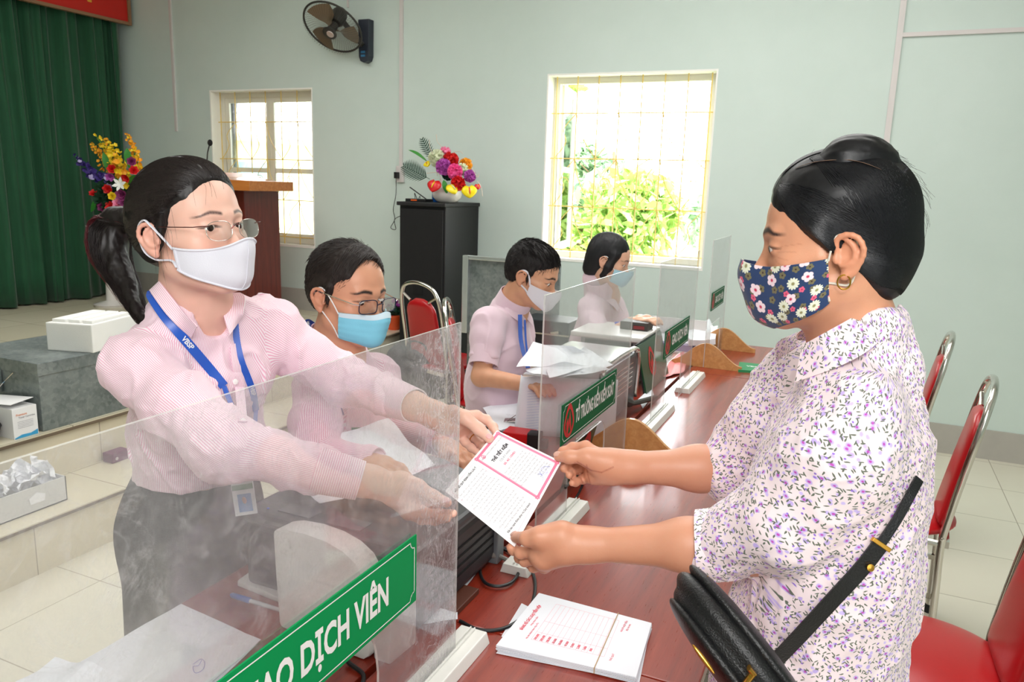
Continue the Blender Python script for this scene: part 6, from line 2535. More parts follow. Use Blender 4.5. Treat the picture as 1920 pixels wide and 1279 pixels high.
def leafblade(base, tip, w, mat, parent, nrm, name='leaf'):
    rows = []
    d = tip - base
    s = unit(np.cross(d, nrm))
    for t_ in np.linspace(0, 1, 9):
        c = base + d * t_ + unit(nrm) * .03 * math.sin(t_ * 3)
        ww = w * math.sin(math.pi * (.06 + .92 * t_)) ** .8
        rows.append([c - s * ww, c - unit(nrm) * .12 * w, c + s * ww])
    return MB().grid(rows, thick=.001).build(name, mat, parent, smooth=True)


cA = {'red': plain('red_silk_petal', (214, 24, 24), .6), 'hot': plain('bright_pink_petal', (246, 92, 166), .6), 'pink': plain('light_pink_petal', (240, 140, 176), .6),
      'lil': plain('orchid_purple_petal', (186, 84, 178), .6), 'wht': plain('cream_petal', (222, 228, 196), .6), 'yel': plain('yellow_petal', (246, 214, 40), .5),
      'org': plain('amber_petal', (250, 176, 40), .6), 'grn': plain('leaf_green', (56, 140, 48), .55), 'drk': plain('dark_palm_green', (24, 62, 46), .5),
      'vio': plain('deep_violet_petal', (64, 46, 128), .6), 'mag': plain('magenta_plum_petal', (136, 46, 104), .6), 'twg': plain('pale_curly_twig', (206, 192, 176), .7), 'lav': plain('pale_lavender_petal', (190, 180, 226), .6)}
FY = 5.12


def fp(px, py, y=FY):
    return WP(px, py, 1, y)


SPT = 1.462
fl = empty('flower_arrangement', (-2.84, 5.12, SPT))
tag(fl, 'bright silk flower arrangement in a round white vase on the black loudspeaker', 'flowers')
vb = fp(838, 379)
vz = V3(vb[0], FY, SPT)
MB().lathe([(.055, 0), (.078, .010), (.105, .038), (.110, .068), (.098, .098), (.074, .118), (.066, .124), (.060, .122), (.062, .11)], vz, 32).build('vase', plain('white_glazed_vase', (226, 222, 218), .12, var=.02), fl, smooth=True, angle=80)
for px, py, r, c, y, s_ in ((819, 297, .048, 'wht', 5.06, 1), (834, 288, .038, 'pink', 5.14, 2), (845, 301, .046, 'red', 5.08, 3), (832, 313, .044, 'lil', 5.00, 4), (853, 322, .042, 'hot', 4.99, 5), (866, 318, .036, 'wht', 5.06, 6),
                            (873, 309, .038, 'org', 5.14, 7), (881, 330, .034, 'lil', 5.04, 8), (859, 344, .040, 'red', 4.98, 9), (840, 327, .034, 'drk', 5.12, 10)):
    pompom(fp(px, py, y), r * 1.32, cA[c], fl, 'pompom_flower' if c != 'drk' else 'foliage_ball', 170, s_)
cd = -CF
anthurium(fp(814, 344, 4.96), .075, cd + V3(-.3, 0, .1), V3(.2, 0, 1), plain('glossy_red_spathe', (222, 40, 44), .25), cA['yel'], fl)
anthurium(fp(848, 350, 4.93), .068, cd + V3(.5, .2, .5), V3(-.6, 0, 1), plain('glossy_yellow_spathe', (250, 226, 30), .25), cA['wht'], fl)
anthurium(fp(880, 355, 4.95), .074, cd + V3(.2, 0, .0), V3(-.1, 0, 1), plain('glossy_yellow_spathe', (250, 226, 30), .25), plain('glossy_red_spathe', (222, 40, 44), .25), fl)
anthurium(fp(800, 305, 5.06), .042, cd + V3(-.4, 0, .3), V3(-.5, 0, 1), plain('glossy_yellow_spathe', (250, 226, 30), .25), plain('glossy_red_spathe', (222, 40, 44), .25), fl)
anthurium(fp(896, 348, 5.06), .034, cd + V3(.6, 0, .2), V3(-.2, 0, 1), plain('glossy_red_spathe', (222, 40, 44), .25), cA['yel'], fl)
palm_leaf(fp(806, 336, 5.05), fp(758, 312, 5.0), .085, 13, cA['drk'], fl, cd)
palm_leaf(fp(812, 300, 5.12), fp(792, 262, 5.12), .05, 9, cA['drk'], fl, cd)
leafblade(fp(800, 302, 5.1), fp(766, 282, 5.1), .012, cA['grn'], fl, cd + V3(0, 0, .4))
leafblade(fp(838, 362, 5.02), fp(832, 338, 5.0), .02, cA['grn'], fl, cd)
mb = MB()
for k, pts in enumerate((((812, 290), (806, 276), (805, 262)), ((828, 275), (820, 265), (818, 252)), ((850, 285), (862, 284), (868, 288)), ((820, 330), (818, 305), (828, 297)), ((830, 350), (822, 325), (800, 325)), ((885, 315), (895, 332), (898, 326)), ((895, 340), (902, 350), (905, 368)), ((826, 335), (822, 352), (826, 358)))):
    mb.cur = 0
    o = MB().tube(spline([fp(*q_, 4.98 + .02 * (k % 4)) for q_ in pts], 10), .0024, 5).build('curly_twig', cA['twg'], fl, smooth=True)

st = empty('flower_arrangement', (-6.02, 4.72, STAGE))
tag(st, 'tall arrangement of yellow, purple and red silk flowers beside the green curtain', 'flowers')
MB().lathe([(.14, 0), (.15, .02), (.05, .05), (.035, .45), (.05, .50), (.13, .56), (.16, .66), (.17, .70), (.155, .70), (.15, .66)], (-5.98, 4.72, STAGE), 28).build('pedestal_vase', plain('white_glazed_vase', (226, 222, 218), .12), st, smooth=True)


def sp(px, py, y=4.72):
    return WP(px, py, 1, y)


def spike(px0, py0, px1, py1, r, mat, mat2, name, seed, y=4.70):
    rs_ = np.random.RandomState(seed)
    a, b = sp(px0, py0, y), sp(px1, py1, y)
    o = MB().tube([a, (a + b) / 2, b], .005, 6).build(name, cA['grn'], st, smooth=True)
    mb, m2 = MB(), MB()
    for i in range(64):
        t_ = i / 63
        c = a * (1 - t_) + b * t_ + rs_.normal(size=3) * r * .5 * (1 - .65 * t_)
        petals(mb if rs_.rand() < .75 else m2, c, 5, r * .55 * (1 - .55 * t_), r * .5 * (1 - .5 * t_), .6, cd + rs_.normal(size=3) * .7, rs_.uniform(0, 6), 1)
    mb.build('blossom_cluster', mat, o)
    m2.build('blossom_cluster', mat2, o)


spike(230, 334, 181, 255, .060, cA['yel'], cA['org'], 'yellow_flower_spike', 1)
spike(237, 330, 200, 262, .070, cA['yel'], cA['org'], 'yellow_flower_spike', 2, 4.66)
spike(206, 318, 172, 268, .045, cA['org'], cA['yel'], 'yellow_flower_spike', 3, 4.74)
spike(262, 318, 240, 252, .050, cA['org'], cA['yel'], 'yellow_flower_spike', 4, 4.74)
spike(205, 352, 140, 292, .070, cA['vio'], cA['lav'], 'purple_flower_spike', 5, 4.66)
for px, py, r, c, s_ in ((210, 317, .045, 'red', 1), (237, 333, .045, 'red', 2), (251, 320, .045, 'red', 3), (203, 354, .048, 'red', 4), (176, 364, .042, 'red', 5), (222, 382, .05, 'pink', 6), (211, 368, .042, 'yel', 7),
                         (207, 330, .045, 'lil', 8), (230, 365, .06, 'mag', 9), (192, 387, .05, 'mag', 10), (247, 303, .045, 'mag', 11), (232, 378, .05, 'mag', 12), (208, 388, .05, 'red', 13)):
    mb = MB()
    c0 = sp(px, py, 4.62)
    nr = cd + np.random.RandomState(s_).normal(size=3) * .3
    petals(mb, c0, 6, r, r * .95, .55, nr, s_, 3)
    mb.build('rose' if c in ('red', 'pink', 'yel') else 'orchid_bloom', cA[c], st)
mb = MB()
petals(mb, sp(225, 346, 4.58), 6, .062, .030, .35, cd, .3, 1)
mb.build('white_lily', plain('white_lily_petal', (240, 242, 236), .5), st)
for a, b, w in (((210, 330), (194, 286), .028), ((246, 318), (238, 278), .030), ((190, 372), (171, 398), .028), ((232, 350), (262, 330), .03), ((214, 400), (190, 372), .03), ((240, 352), (215, 335), .03)):
    leafblade(sp(*a, 4.70), sp(*b, 4.66), w, cA['grn'], st, cd + V3(.2, 0, .3))
for i, (a, b) in enumerate((((215, 420), (205, 350)), ((225, 420), (232, 345)), ((235, 420), (250, 330)), ((212, 425), (180, 366)))):
    MB().tube(spline([V3(-5.98, 4.72, STAGE + .66), sp(*a, 4.72), sp(*b, 4.68)], 8), .005, 5).build('stem', cA['grn'], st, smooth=True)
pompom(sp(216, 372, 4.74), .17, plain('mixed_dark_foliage', (28, 70, 44), .7), st, 'foliage_mass', 260, 3)

# loudspeaker on the floor beside the stage
M_spk = plain('black_speaker_cabinet', (20, 20, 22), .6, var=.15, bump=.3, bscale=220)
M_grl = plain('black_speaker_grille', (14, 14, 15), .85, var=.2, bump=.8, bscale=500)
ls = empty('loudspeaker', (-2.96, 5.2, 0))
tag(ls, 'tall black loudspeaker cabinet carrying the white flower vase', 'loudspeaker')
MB().box((-3.155, 4.955, 0.0), (-2.765, 5.485, SPT - .006)).build('cabinet', M_spk, ls, bevel=.008)
MB().box((-3.165, 4.925, SPT - .028), (-2.755, 5.486, SPT)).build('cabinet_top', M_spk, ls, bevel=.006)
MB().box((-3.14, 4.935, .20), (-2.78, 4.956, SPT - .05)).build('grille', M_grl, ls, bevel=.004)
for z in (.62, .78):
    MB().box((-3.02, 4.930, z), (-2.94, 4.936, z + .10)).build('port', plain('matt_black_port', (6, 6, 7), .9), ls)
rt = empty('radio_receiver', (-3.08, 5.05, SPT))
tag(rt, 'small black receiver with a raised antenna and orange display on the loudspeaker', 'receiver')
MB().box((-3.135, 5.0, SPT), (-2.965, 5.12, SPT + .022)).build('case', plain('black_plastic', (22, 22, 24), .45), rt, bevel=.003)
MB().box((-3.085, 4.996, SPT + .007), (-3.035, 5.0, SPT + .017)).build('display', plain('orange_display', (222, 96, 40), .4), rt)
MB().tube([(-2.985, 5.05, SPT + .022), (-3.115, 5.03, SPT + .105)], .0045, 6).build('antenna', plain('black_plastic', (22, 22, 24), .45), rt, smooth=True)
cn = MB().lathe([(.026, 0), (.028, .003), (.028, .085), (.024, .092), (.001, .092)], (-2.985, 5.19, SPT), 20).build('drinks_can', plain('blue_can_paint', (20, 90, 170), .3), smooth=True)
tag(cn, 'blue can standing behind the white vase on the loudspeaker', 'can')
# socket, plug and cable
so = empty('wall_socket', (-3.5, WY, 1.65))
tag(so, 'white wall socket at the foot of the cable trunking, beside the loudspeaker', 'socket')
MB().box((-3.525, WY - .022, 1.60), (-3.455, WY, 1.73)).build('socket_plate', M_conduit, so, bevel=.003)
MB().box((-3.521, WY - .06, 1.63), (-3.49, WY - .022, 1.68)).build('plug', plain('black_plastic', (22, 22, 24), .45), so, bevel=.003)
pts = [(-3.505, WY - .05, 1.63), (-3.52, WY - .03, 1.50), (-3.545, WY - .03, 1.38), (-3.53, WY - .03, 1.30), (-3.57, WY - .03, 1.23), (-3.52, WY - .03, 1.22), (-3.53, WY - .03, 1.30), (-3.40, WY - .06, 1.36), (-3.33, 5.45, 1.46), (-3.30, 5.40, 1.52), (-3.24, 5.35, 1.47), (-3.19, 5.3, 1.50), (-3.13, 5.2, SPT + .004), (-3.11, 5.12, SPT + .012)]
tag(MB().tube(spline(pts, 60), .0028, 5).build('power_cable', plain('black_rubber', (26, 26, 28), .6), smooth=True), 'thin black power cable looping from wall socket to the loudspeaker top', 'cable')
fan = empty('wall_fan', (-3.72, WY, 2.75))
tag(fan, 'black wall-mounted fan high between the two windows', 'fan')
M_fb = plain('dark_grey_fan_plastic', (52, 50, 46), .45)
bc_ = V3(-3.94, 5.22, 2.765)
fn = unit(V3(.02, -.64, -.77))
h_ = unit(np.cross(V3(1, 0, 0), fn)); x_ = np.cross(h_, fn)
RFN = .235
MB().tube([bc_ + (x_ * math.cos(a) + h_ * math.sin(a)) * RFN for a in np.linspace(0, 2 * math.pi, 48, endpoint=False)], .008, 8, closed=True).build('guard_rim', M_fb, fan, smooth=True)
mb = MB()
for k in range(64):
    a = 2 * math.pi * k / 64
    d = x_ * math.cos(a) + h_ * math.sin(a)
    d2 = x_ * math.cos(a + .25) + h_ * math.sin(a + .25)
    mb.tube([bc_ + d2 * .05 + fn * .072, bc_ + d * .16 + fn * .062, bc_ + d * .23 + fn * .035, bc_ + d * RFN], .0009, 3, caps=False)
    mb.tube([bc_ + d * .05 - fn * .052, bc_ + d * .18 - fn * .045, bc_ + d * RFN], .0009, 3, caps=False)
mb.build('guard_wires', M_fb, fan)
MB().lathe([(.058, .0), (.055, .008), (.04, .014), (.001, .016)], bc_ + fn * .062, 24, fn).build('guard_badge', M_fb, fan, smooth=True)
MB().lathe([(.030, .0), (.028, .004), (.001, .006)], bc_ + fn * .078 - x_ * .012, 24, fn).build('silver_badge', plain('silver_badge', (200, 192, 190), .3, metal=.4), fan, smooth=True)
M_blade = plain('smoky_brown_blade', (112, 96, 76), .3, var=.05)
for k in range(3):
    a0 = k * 2.094 + .35
    rows = []
    for t_ in np.linspace(.12, .92, 9):
        row = []
        for s_ in np.linspace(-1, 1, 7):
            a = a0 + s_ * (.46 + .10 * math.sin(t_ * 3)) * min(1, t_ * 2.2) + t_ * .3
            row.append(bc_ + (x_ * math.cos(a) + h_ * math.sin(a)) * RFN * t_ + fn * (.018 * s_ + .01))
        rows.append(row)
    MB().grid(rows, thick=.002).build('blade', M_blade, fan, smooth=True)
MB().lathe([(.036, -.03), (.036, .03), (.02, .045), (.001, .046)], bc_, 20, fn).build('hub', M_fb, fan, smooth=True)
MB().lathe([(.001, .0), (.05, .0), (.062, .03), (.062, .10), (.045, .13), (.001, .135)], bc_ - fn * .18, 24, fn).build('motor', M_fb, fan, smooth=True)
MB().tube(spline([bc_ - fn * .15, bc_ - fn * .16 + V3(0, .05, -.06), V3(-3.80, 5.42, 2.66)], 8), .022, 8).build('neck', M_fb, fan, smooth=True)
q = MB()
q.prism([(-.048, -.12), (-.035, -.155), (0, -.17), (.035, -.155), (.048, -.12), (.052, .16), (-.052, .16)], (-3.80, WY - .07, 2.70), (1, 0, 0), (0, 0, 1), (0, .07, 0))
q.build('wall_bracket', plain('dark_blue_grey_bracket', (38, 44, 56), .45), fan, bevel=.006)
for i in range(2):
    MB().box((-3.825, WY - .073, 2.575 + .028 * i), (-3.785, WY - .069, 2.592 + .028 * i)).build('speed_button', plain('blue_button', (50, 110, 150), .4), fan)

# small pot on the stage edge
pt = empty('flower_pot', (-3.36, 5.1, STAGE))
tag(pt, 'small orange pot of purple silk flowers at the foot of the loudspeaker', 'flower pot')
MB().lathe([(.045, 0), (.062, .10), (.066, .10), (.066, .115), (.054, .115)], (-3.33, 5.15, STAGE), 20).build('pot', plain('orange_plastic_pot', (226, 88, 40), .45), pt, smooth=True)
for i in range(9):
    rs_ = np.random.RandomState(i + 30)
    mb = MB()
    petals(mb, V3(-3.33, 5.15, STAGE + .18) + rs_.normal(size=3) * (.05, .04, .05), 6, .035, .03, .6, cd + rs_.normal(size=3) * .5, i, 2)
    mb.build('blossom', cA['mag' if i % 2 else 'lil'], pt)
pompom(V3(-3.33, 5.15, STAGE + .15), .06, cA['drk'], pt, 'foliage_mass', 80, 8)
# ------------------------------------------------------------------ things standing on the stage edge and step
def m_galv():
    m = NT('galvanised_sheet')
    co = m.coord()
    v = m.node('ShaderNodeTexVoronoi', {'Vector': co, 'Scale': 60.0, 'Randomness': 1.0})
    n = m.noise(co, 5, 6, .7)
    c = m.ramp(m.math('ADD', m.math('MULTIPLY', n, .8), m.math('MULTIPLY', m.node('ShaderNodeSeparateColor', {0: v.outputs['Color']}).outputs[0], .15)), [(.3, lin((104, 114, 114))), (.75, lin((162, 170, 168)))])
    m.set_p(base=c, metal=.4, rough=m.math('MULTIPLY_ADD', n, .3, .28))
    return m.mat


M_galv = m_galv()
M_dk = plain('black_plastic', (22, 22, 24), .45)


def trunk(loc, sx, sy, sz, label, front=1, group='galvanised trunks'):
    """sheet-metal trunk with a folded lid; front +1 faces +X"""
    x0, y0, z0 = loc
    r = empty('metal_trunk', (x0 + sx / 2, y0 + sy / 2, z0))
    tag(r, label, 'trunk', group)
    MB().box((x0, y0, z0), (x0 + sx, y0 + sy, z0 + sz - .05)).build('body', M_galv, r, bevel=.003)
    MB().box((x0 - .006, y0 - .006, z0 + sz - .058), (x0 + sx + .006, y0 + sy + .006, z0 + sz)).build('lid', M_galv, r, bevel=.003)
    # hasp and wire handle on the near side
    MB().box((x0 + sx * .5 - .02, y0 - .012, z0 + sz - .16), (x0 + sx * .5 + .02, y0 - .004, z0 + sz - .05)).build('hasp', M_galv, r)
    MB().tube(spline([(x0 + sx * .35, y0 - .006, z0 + sz - .05), (x0 + sx * .45, y0 - .03, z0 + sz - .12), (x0 + sx * .5, y0 - .02, z0 + sz - .15), (x0 + sx * .62, y0 - .03, z0 + sz - .11), (x0 + sx * .7, y0 - .006, z0 + sz - .06)], 16), .003, 5).build('wire_tie', M_silver, r, smooth=True)
    return r


trunk((-3.80, 2.175, STAGE), .54, .80, .315, 'galvanised metal trunk on the stage edge under the white foam box')
fb = empty('foam_box', (-3.42, 2.6, .765))
tag(fb, 'white polystyrene box lying on the metal trunk at the stage edge', 'box')
M_foam = plain('white_polystyrene', (240, 240, 236), .85, var=.03, bump=.4, bscale=260)
c0, c1 = V3(-3.475, 2.375, .765), V3(-3.275, 2.43, .765)
e1_ = unit(c1 - c0); e2_ = V3(-e1_[1], e1_[0], 0)
LW_, LD_, LH_ = .24, .34, .135
cc = c0 + e1_ * LW_ / 2 + e2_ * LD_ / 2
MB().obox(cc + V3(0, 0, LH_ / 2), e1_ * LW_ / 2, e2_ * LD_ / 2, V3(0, 0, LH_ / 2)).build('box_body', M_foam, fb, bevel=.006)
for i, (a, b) in enumerate(((-.07, .035), (.01, .03), (.08, .025))):
    MB().obox(cc + e1_ * a + V3(0, 0, LH_ + .007), e1_ * b, e2_ * LD_ * .42, V3(0, 0, .007)).build('foam_strip', M_foam, fb, bevel=.003)

tb_ = empty('toner_box', (-3.35, 2.1, STAGE))
tag(tb_, 'white toner carton with a blue wave, beside the metal trunk', 'box')
a0, a1 = V3(-3.262, 2.045, STAGE), V3(-3.262, 2.155, STAGE)
M_ctn = plain('white_carton', (240, 240, 240), .6, var=.02)
hh = .135
MB().box((-3.56, 2.045, STAGE), (-3.262, 2.155, STAGE + hh)).build('carton', M_ctn, tb_, bevel=.001)
MB().obox(V3(-3.40, 2.098, STAGE + hh + .014), V3(.13, 0, .012), V3(0, .052, .006), V3(0, 0, .001)).build('open_flap', M_ctn, tb_)
M_cy = plain('cyan_print', (60, 164, 214), .5)
MB().prism([(-.052, 0), (.052, 0), (.052, .022), (.02, .012), (-.02, .014), (-.052, .004)], (-3.2615, 2.10, STAGE + .001), (0, 1, 0), (0, 0, 1), (.0006, 0, 0)).build('blue_wave_print', M_cy, tb_)
MB().obox(V3(-3.44, 2.06, STAGE + hh + .012), V3(.05, 0, .005), V3(0, .012, .002), V3(0, 0, .002)).build('blue_flap_print', M_cy, tb_)
k = MB()
put_text(k, 'Premium', (-3.2612, 2.085, STAGE + .105), (0, 1, 0), (0, 0, 1), .0135, .0002)
k.build('orange_lettering', plain('orange_print', (224, 130, 70), .5), tb_)
k = MB()
put_text(k, 'Toner Cartridge', (-3.2612, 2.108, STAGE + .092), (0, 1, 0), (0, 0, 1), .011, .0002)
for i in range(5):
    k.box((-3.2614, 2.065, STAGE + .045 + .007 * i), (-3.261, 2.135, STAGE + .0462 + .007 * i))
k.build('grey_print', M_print, tb_)
k = MB()
for i, (y_, z_) in enumerate(((2.060, .085), (2.07, .10), (2.08, .075))):
    k.ell((-3.42 - .05 * i, 2.0445, STAGE + z_ - .02), (.022, .0006, .018), 10, 6)
k.build('picture_print', plain('yellow_blue_print', (190, 160, 70), .5), tb_)

bg = Field()
for q_ in range(9):
    a = q_ * .7
    bg.cone(V3(-3.36 + .05 * math.cos(a), 1.965 + .045 * math.sin(a), STAGE + .045 + .02 * math.sin(a * 2)), V3(-3.36 + .05 * math.cos(a + .7), 1.965 + .045 * math.sin(a + .7), STAGE + .05 + .02 * math.sin(a * 2 + 1)), .028, .026, .01)
bg.disp = folds(.004, (60, 60, 60), .002, .004)
o = bg.build('cable_bundle', .004, M_dk, None, 1)
tag(o, 'black bundle of cable on the stage edge beside the toner carton', 'cable')

# carton of waste paper on the step
wb = empty('waste_paper_box', (-3.05, 1.85, .228))
tag(wb, 'low white carton heaped with crumpled paper on the tiled step', 'box')
x0, x1, y0, y1, z0, z1 = -3.20, -2.97, 1.55, 2.06, .229, .335
MB().box((x0, y0, z0), (x1, y1, z0 + .004)).box((x0, y0, z0), (x0 + .004, y1, z1)).box((x1 - .004, y0, z0), (x1, y1, z1)).box((x0, y0, z0), (x1, y0 + .004, z1)).box((x0, y1 - .004, z0), (x1, y1, z1)).build('carton', plain('off_white_carton', (214, 214, 212), .7), wb)
M_pap = plain('white_paper', (242, 243, 247), .7, var=.02)
rs_ = np.random.RandomState(12)
for i in range(15):
    c = V3(rs_.uniform(x0 + .04, x1 - .04), rs_.uniform(1.66, 2.03), z1 - .03 + rs_.uniform(0, .05) + .02 * (i % 3))
    u = unit(rs_.normal(size=3)); v = unit(np.cross(u, rs_.normal(size=3)))
    n_ = np.cross(u, v)
    g_ = []
    for a in np.linspace(-1, 1, 9):
        g_.append([c + u * a * .055 + v * b * .042 + n_ * .022 * (mnoise.noise((a * 1.6 + i, b * 1.6, i * 3.1)) + .3 * math.sin(a * 5 + b * 4)) for b in np.linspace(-1, 1, 8)])
    MB().grid(g_, thick=.0007).build('crumpled_paper', M_pap, wb, smooth=False)
MB().prism([(-.03, 0), (.03, 0), (.035, .028), (.0, .045), (-.035, .028)], (x1 + .001, 1.93, z0 + .035), (0, 1, 0), (0, 0, 1), (.001, 0, 0)).build('torn_label', M_pap, wb)
pb = empty('purple_box', (-3.20, 2.47, .228))
tag(pb, 'small purple perforated box on the step behind the standing woman', 'box')
MB().box((-3.235, 2.44, .229), (-3.17, 2.54, .275)).build('box_body', plain('dull_purple_card', (112, 60, 92), .6), pb, bevel=.002)
MB().lathe([(.008, 0), (.008, .001), (.001, .001)], (-3.169, 2.465, .248), 12, (1, 0, 0)).build('hole_disc', plain('pale_hole', (200, 190, 190), .6), pb)
# ------------------------------------------------------------------ red banquet chairs, stools and the trunk behind
M_chrome = plain('chromed_tube', (214, 210, 204), .14, metal=1.0, var=.02)
M_vinyl = plain('red_vinyl', (176, 22, 28), .28, var=.05, bump=.06, bscale=160)
M_rub = plain('black_rubber_foot', (30, 30, 30), .7)


def chair(loc, rot, label, group='red chrome-framed chairs', tape=False):
    r = empty('banquet_chair', (0, 0, 0))
    tag(r, label, 'chair', group)
    W2 = .185

    def side(q):
        return [V3(-.175, q * W2, .012), V3(-.17, q * W2, .25), V3(-.165, q * W2, .43), V3(-.174, q * W2, .52), V3(-.198, q * W2, .68), V3(-.226, q * W2 * .98, .84), V3(-.243, q * W2 * .86, .93)]
    top = [V3(-.254, .110, .978), V3(-.259, .0, .998), V3(-.254, -.110, .978)]
    path = spline(side(1) + top + side(-1)[::-1], 70)
    MB().tube(path, .0125, 10, caps=True).build('back_frame', M_chrome, r, smooth=True, local=True)
    for q in (-1, 1):
        pts = spline([V3(.195, q * .16, .012), V3(.185, q * .165, .25), V3(.165, q * .17, .425), V3(.12, q * .172, .436), V3(-.16, q * .180, .436)], 24)
        MB().tube(pts, .0115, 8).build('leg', M_chrome, r, smooth=True, local=True)
        MB().box((-.17, q * .178 - .003, .225), (.185, q * .172 + .003, .245)).build('side_brace', M_chrome, r, local=True)
        MB().lathe([(.015, 0), (.016, .03), (.013, .034)], (.195, q * .16, 0), 12).build('rubber_foot', M_rub, r, smooth=True, local=True)
        MB().lathe([(.016, 0), (.016, .03), (.013, .034)], (-.175, q * W2, 0), 12).build('rubber_foot', M_rub, r, smooth=True, local=True)
        MB().lathe([(.007, 0), (.006, .003), (.001, .004)], (-.166, q * (W2 + .0125), .46), 10, (0, q, 0)).build('rivet', M_chrome, r, smooth=True, local=True)
    MB().box((-.19, -.17, .42), (-.16, .17, .445)).build('cross_brace', M_chrome, r, local=True)
    # seat: rounded cushion
    S = Field()
    S.ell((.01, 0, .462), (.225, .215, .035), None, .01)
    S.ell((.01, 0, .462), (.20, .19, .040), None, .02)
    S.half(V3(0, 0, .440), (0, 0, -1), .004)
    P, Q = S.mesh_arrays(.008, 2)
    arrays_obj('seat', P, Q, M_vinyl)
    o = bpy.data.objects[-1] if False else [x for x in bpy.data.objects if x.name.startswith('seat') and x.parent is None and x.type == 'MESH'][-1]
    o.parent = r
    # back pad: slab bowed between the tubes
    rows_f, rows_b = [], []
    Z = np.linspace(0, 1, 22)
    for t_ in Z:
        z = .475 + .415 * t_
        xc = -.158 - .070 * t_ - .01 * t_ * t_
        w = .150 * (1 - .16 * t_) * (1 if t_ < .8 else math.sqrt(max(0.0, 1 - ((t_ - .8) / .21) ** 2)) * .9 + .1)
        if t_ < .06:
            w *= .8 + .2 * t_ / .06
        row = []
        for s_ in np.linspace(0, 2 * math.pi, 28, endpoint=False):
            cx, sy = math.cos(s_), math.sin(s_)
            th = .024 * np.sign(cx) * abs(cx) ** .6
            yy = w * np.sign(sy) * abs(sy) ** .75
            row.append((xc + th * (1 if 0 < t_ < 1 else .4), yy, z + .3 * th))
        rows_f.append(row)
    mbp = MB()
    R = np.array(rows_f)
    a, b = R.shape[:2]
    vs = R.reshape(-1, 3)
    fs = [(i * b + j, i * b + (j + 1) % b, (i + 1) * b + (j + 1) % b, (i + 1) * b + j) for i in range(a - 1) for j in range(b)]
    fs += [tuple(range(b))[::-1], tuple((a - 1) * b + j for j in range(b))]
    mbp.add(vs, fs)
    mbp.build('backrest', M_vinyl, r, smooth=True, fix=True, local=True, angle=60)
    for q in (-1, 1):
        MB().tube([V3(-.240, q * .085, .88), V3(-.240, q * .150, .915)], .008, 6).build('pad_bracket', M_chrome, r, smooth=True, local=True)
    if tape:
        MB().tube([V3(-.1965, -W2, .672), V3(-.2015, -W2, .697)], .0135, 10).build('tape', plain('lilac_tape', (150, 140, 190), .5), r, smooth=True, local=True)
    r.location = loc
    r.rotation_euler = (0, 0, math.radians(rot))
    return r


ch = chair((.206, 3.07, 0), 176, 'red chair with lilac tape on its chrome tube, nearer of the two behind the customer', tape=True)


def more(loc, rot, label):
    c = copy_tree(ch)
    c.location = loc
    c.rotation_euler = (0, 0, math.radians(rot))
    c['label'] = label
    for t in [x for x in c.children if x.name.startswith('tape')]:
        bpy.data.objects.remove(t)
    return c


more((.160, 4.02, 0), 178, 'red vinyl chair with chrome hoop back, farther of the two, nearest the window wall')
more((.263, 2.05, 0), 181, 'red chair cut off by the frame edge, its round seat beside the flowered blouse')
more(tuple(W(808, 560, 4.12) * V3(1, 1, 0) + V3(.31, .13, 0)), 24, 'red chair with chrome hoop, between the man in the blue mask and the loudspeaker')
more(tuple(W(840, 530, 4.95) * V3(1, 1, 0) + V3(.0, -.0, 0)), 72, 'red chair standing edge-on between the loudspeaker and the upright metal sheet')


def stool(x, y, label):
    r = empty('stool', (x, y, 0))
    tag(r, label, 'stool', 'stools under the seated clerks')
    MB().lathe([(.001, .512), (.14, .512), (.165, .505), (.170, .49), (.165, .475), (.14, .47), (.001, .47)], (x, y, 0), 28).build('seat', M_vinyl, r, smooth=True)
    for a in (45, 135, 225, 315):
        c, s_ = math.cos(math.radians(a)), math.sin(math.radians(a))
        MB().tube([(x + c * .12, y + s_ * .12, .47), (x + c * .18, y + s_ * .18, .0)], .011, 8).build('leg', M_chrome, r, smooth=True)
    MB().tube([(x + .145 * math.cos(a), y + .145 * math.sin(a), .25) for a in np.linspace(0, 6.283, 24, endpoint=False)], .007, 6, closed=True).build('foot_ring', M_chrome, r, smooth=True)


stool(-1.29, 1.75, 'red-topped stool under the man in the blue mask')
stool(-1.31, 2.74, 'red-topped stool under the young man with rolled sleeves')
stool(-1.27, 3.76, 'red-topped stool under the woman with the black bob')

# tall trunk with its lid standing open, and the dark case before it
t2 = empty('metal_trunk', (-1.86, 4.3, 0))
tag(t2, 'galvanised metal trunk with its lid standing upright, behind the young man', 'trunk', 'galvanised trunks')
MB().box((-2.19, 4.22, 0), (-1.58, 4.62, .70)).build('body', M_galv, t2, bevel=.004)
MB().box((-2.19, 4.19, .70), (-1.58, 4.215, 1.168)).build('lid', M_galv, t2, bevel=.003)
MB().box((-2.205, 4.165, .70), (-2.165, 4.20, 1.178)).box((-2.165, 4.165, 1.155), (-1.58, 4.19, 1.178)).build('lid_rim', plain('bright_zinc_edge', (206, 212, 212), .25, metal=.8), t2, bevel=.004)
dc = empty('flight_case', (-1.62, 4.0, .0))
tag(dc, 'black case with a chrome latch, in front of the upright trunk lid', 'case')
MB().box((-1.70, 3.93, 0), (-1.42, 4.14, .80)).build('body', plain('black_case_laminate', (34, 38, 44), .4), dc, bevel=.004)
MB().box((-1.705, 3.925, .80), (-1.415, 4.145, .875)).build('lid', plain('black_case_laminate', (34, 38, 44), .4), dc, bevel=.006)
MB().box((-1.71, 3.918, .797), (-1.41, 3.926, .806)).build('edge_strip', M_silver, dc)
MB().obox(V3(-1.49, 3.916, .815), V3(.026, 0, .006), V3(0, .006, 0), V3(0, 0, .009)).build('latch', M_chrome, dc, bevel=.003)

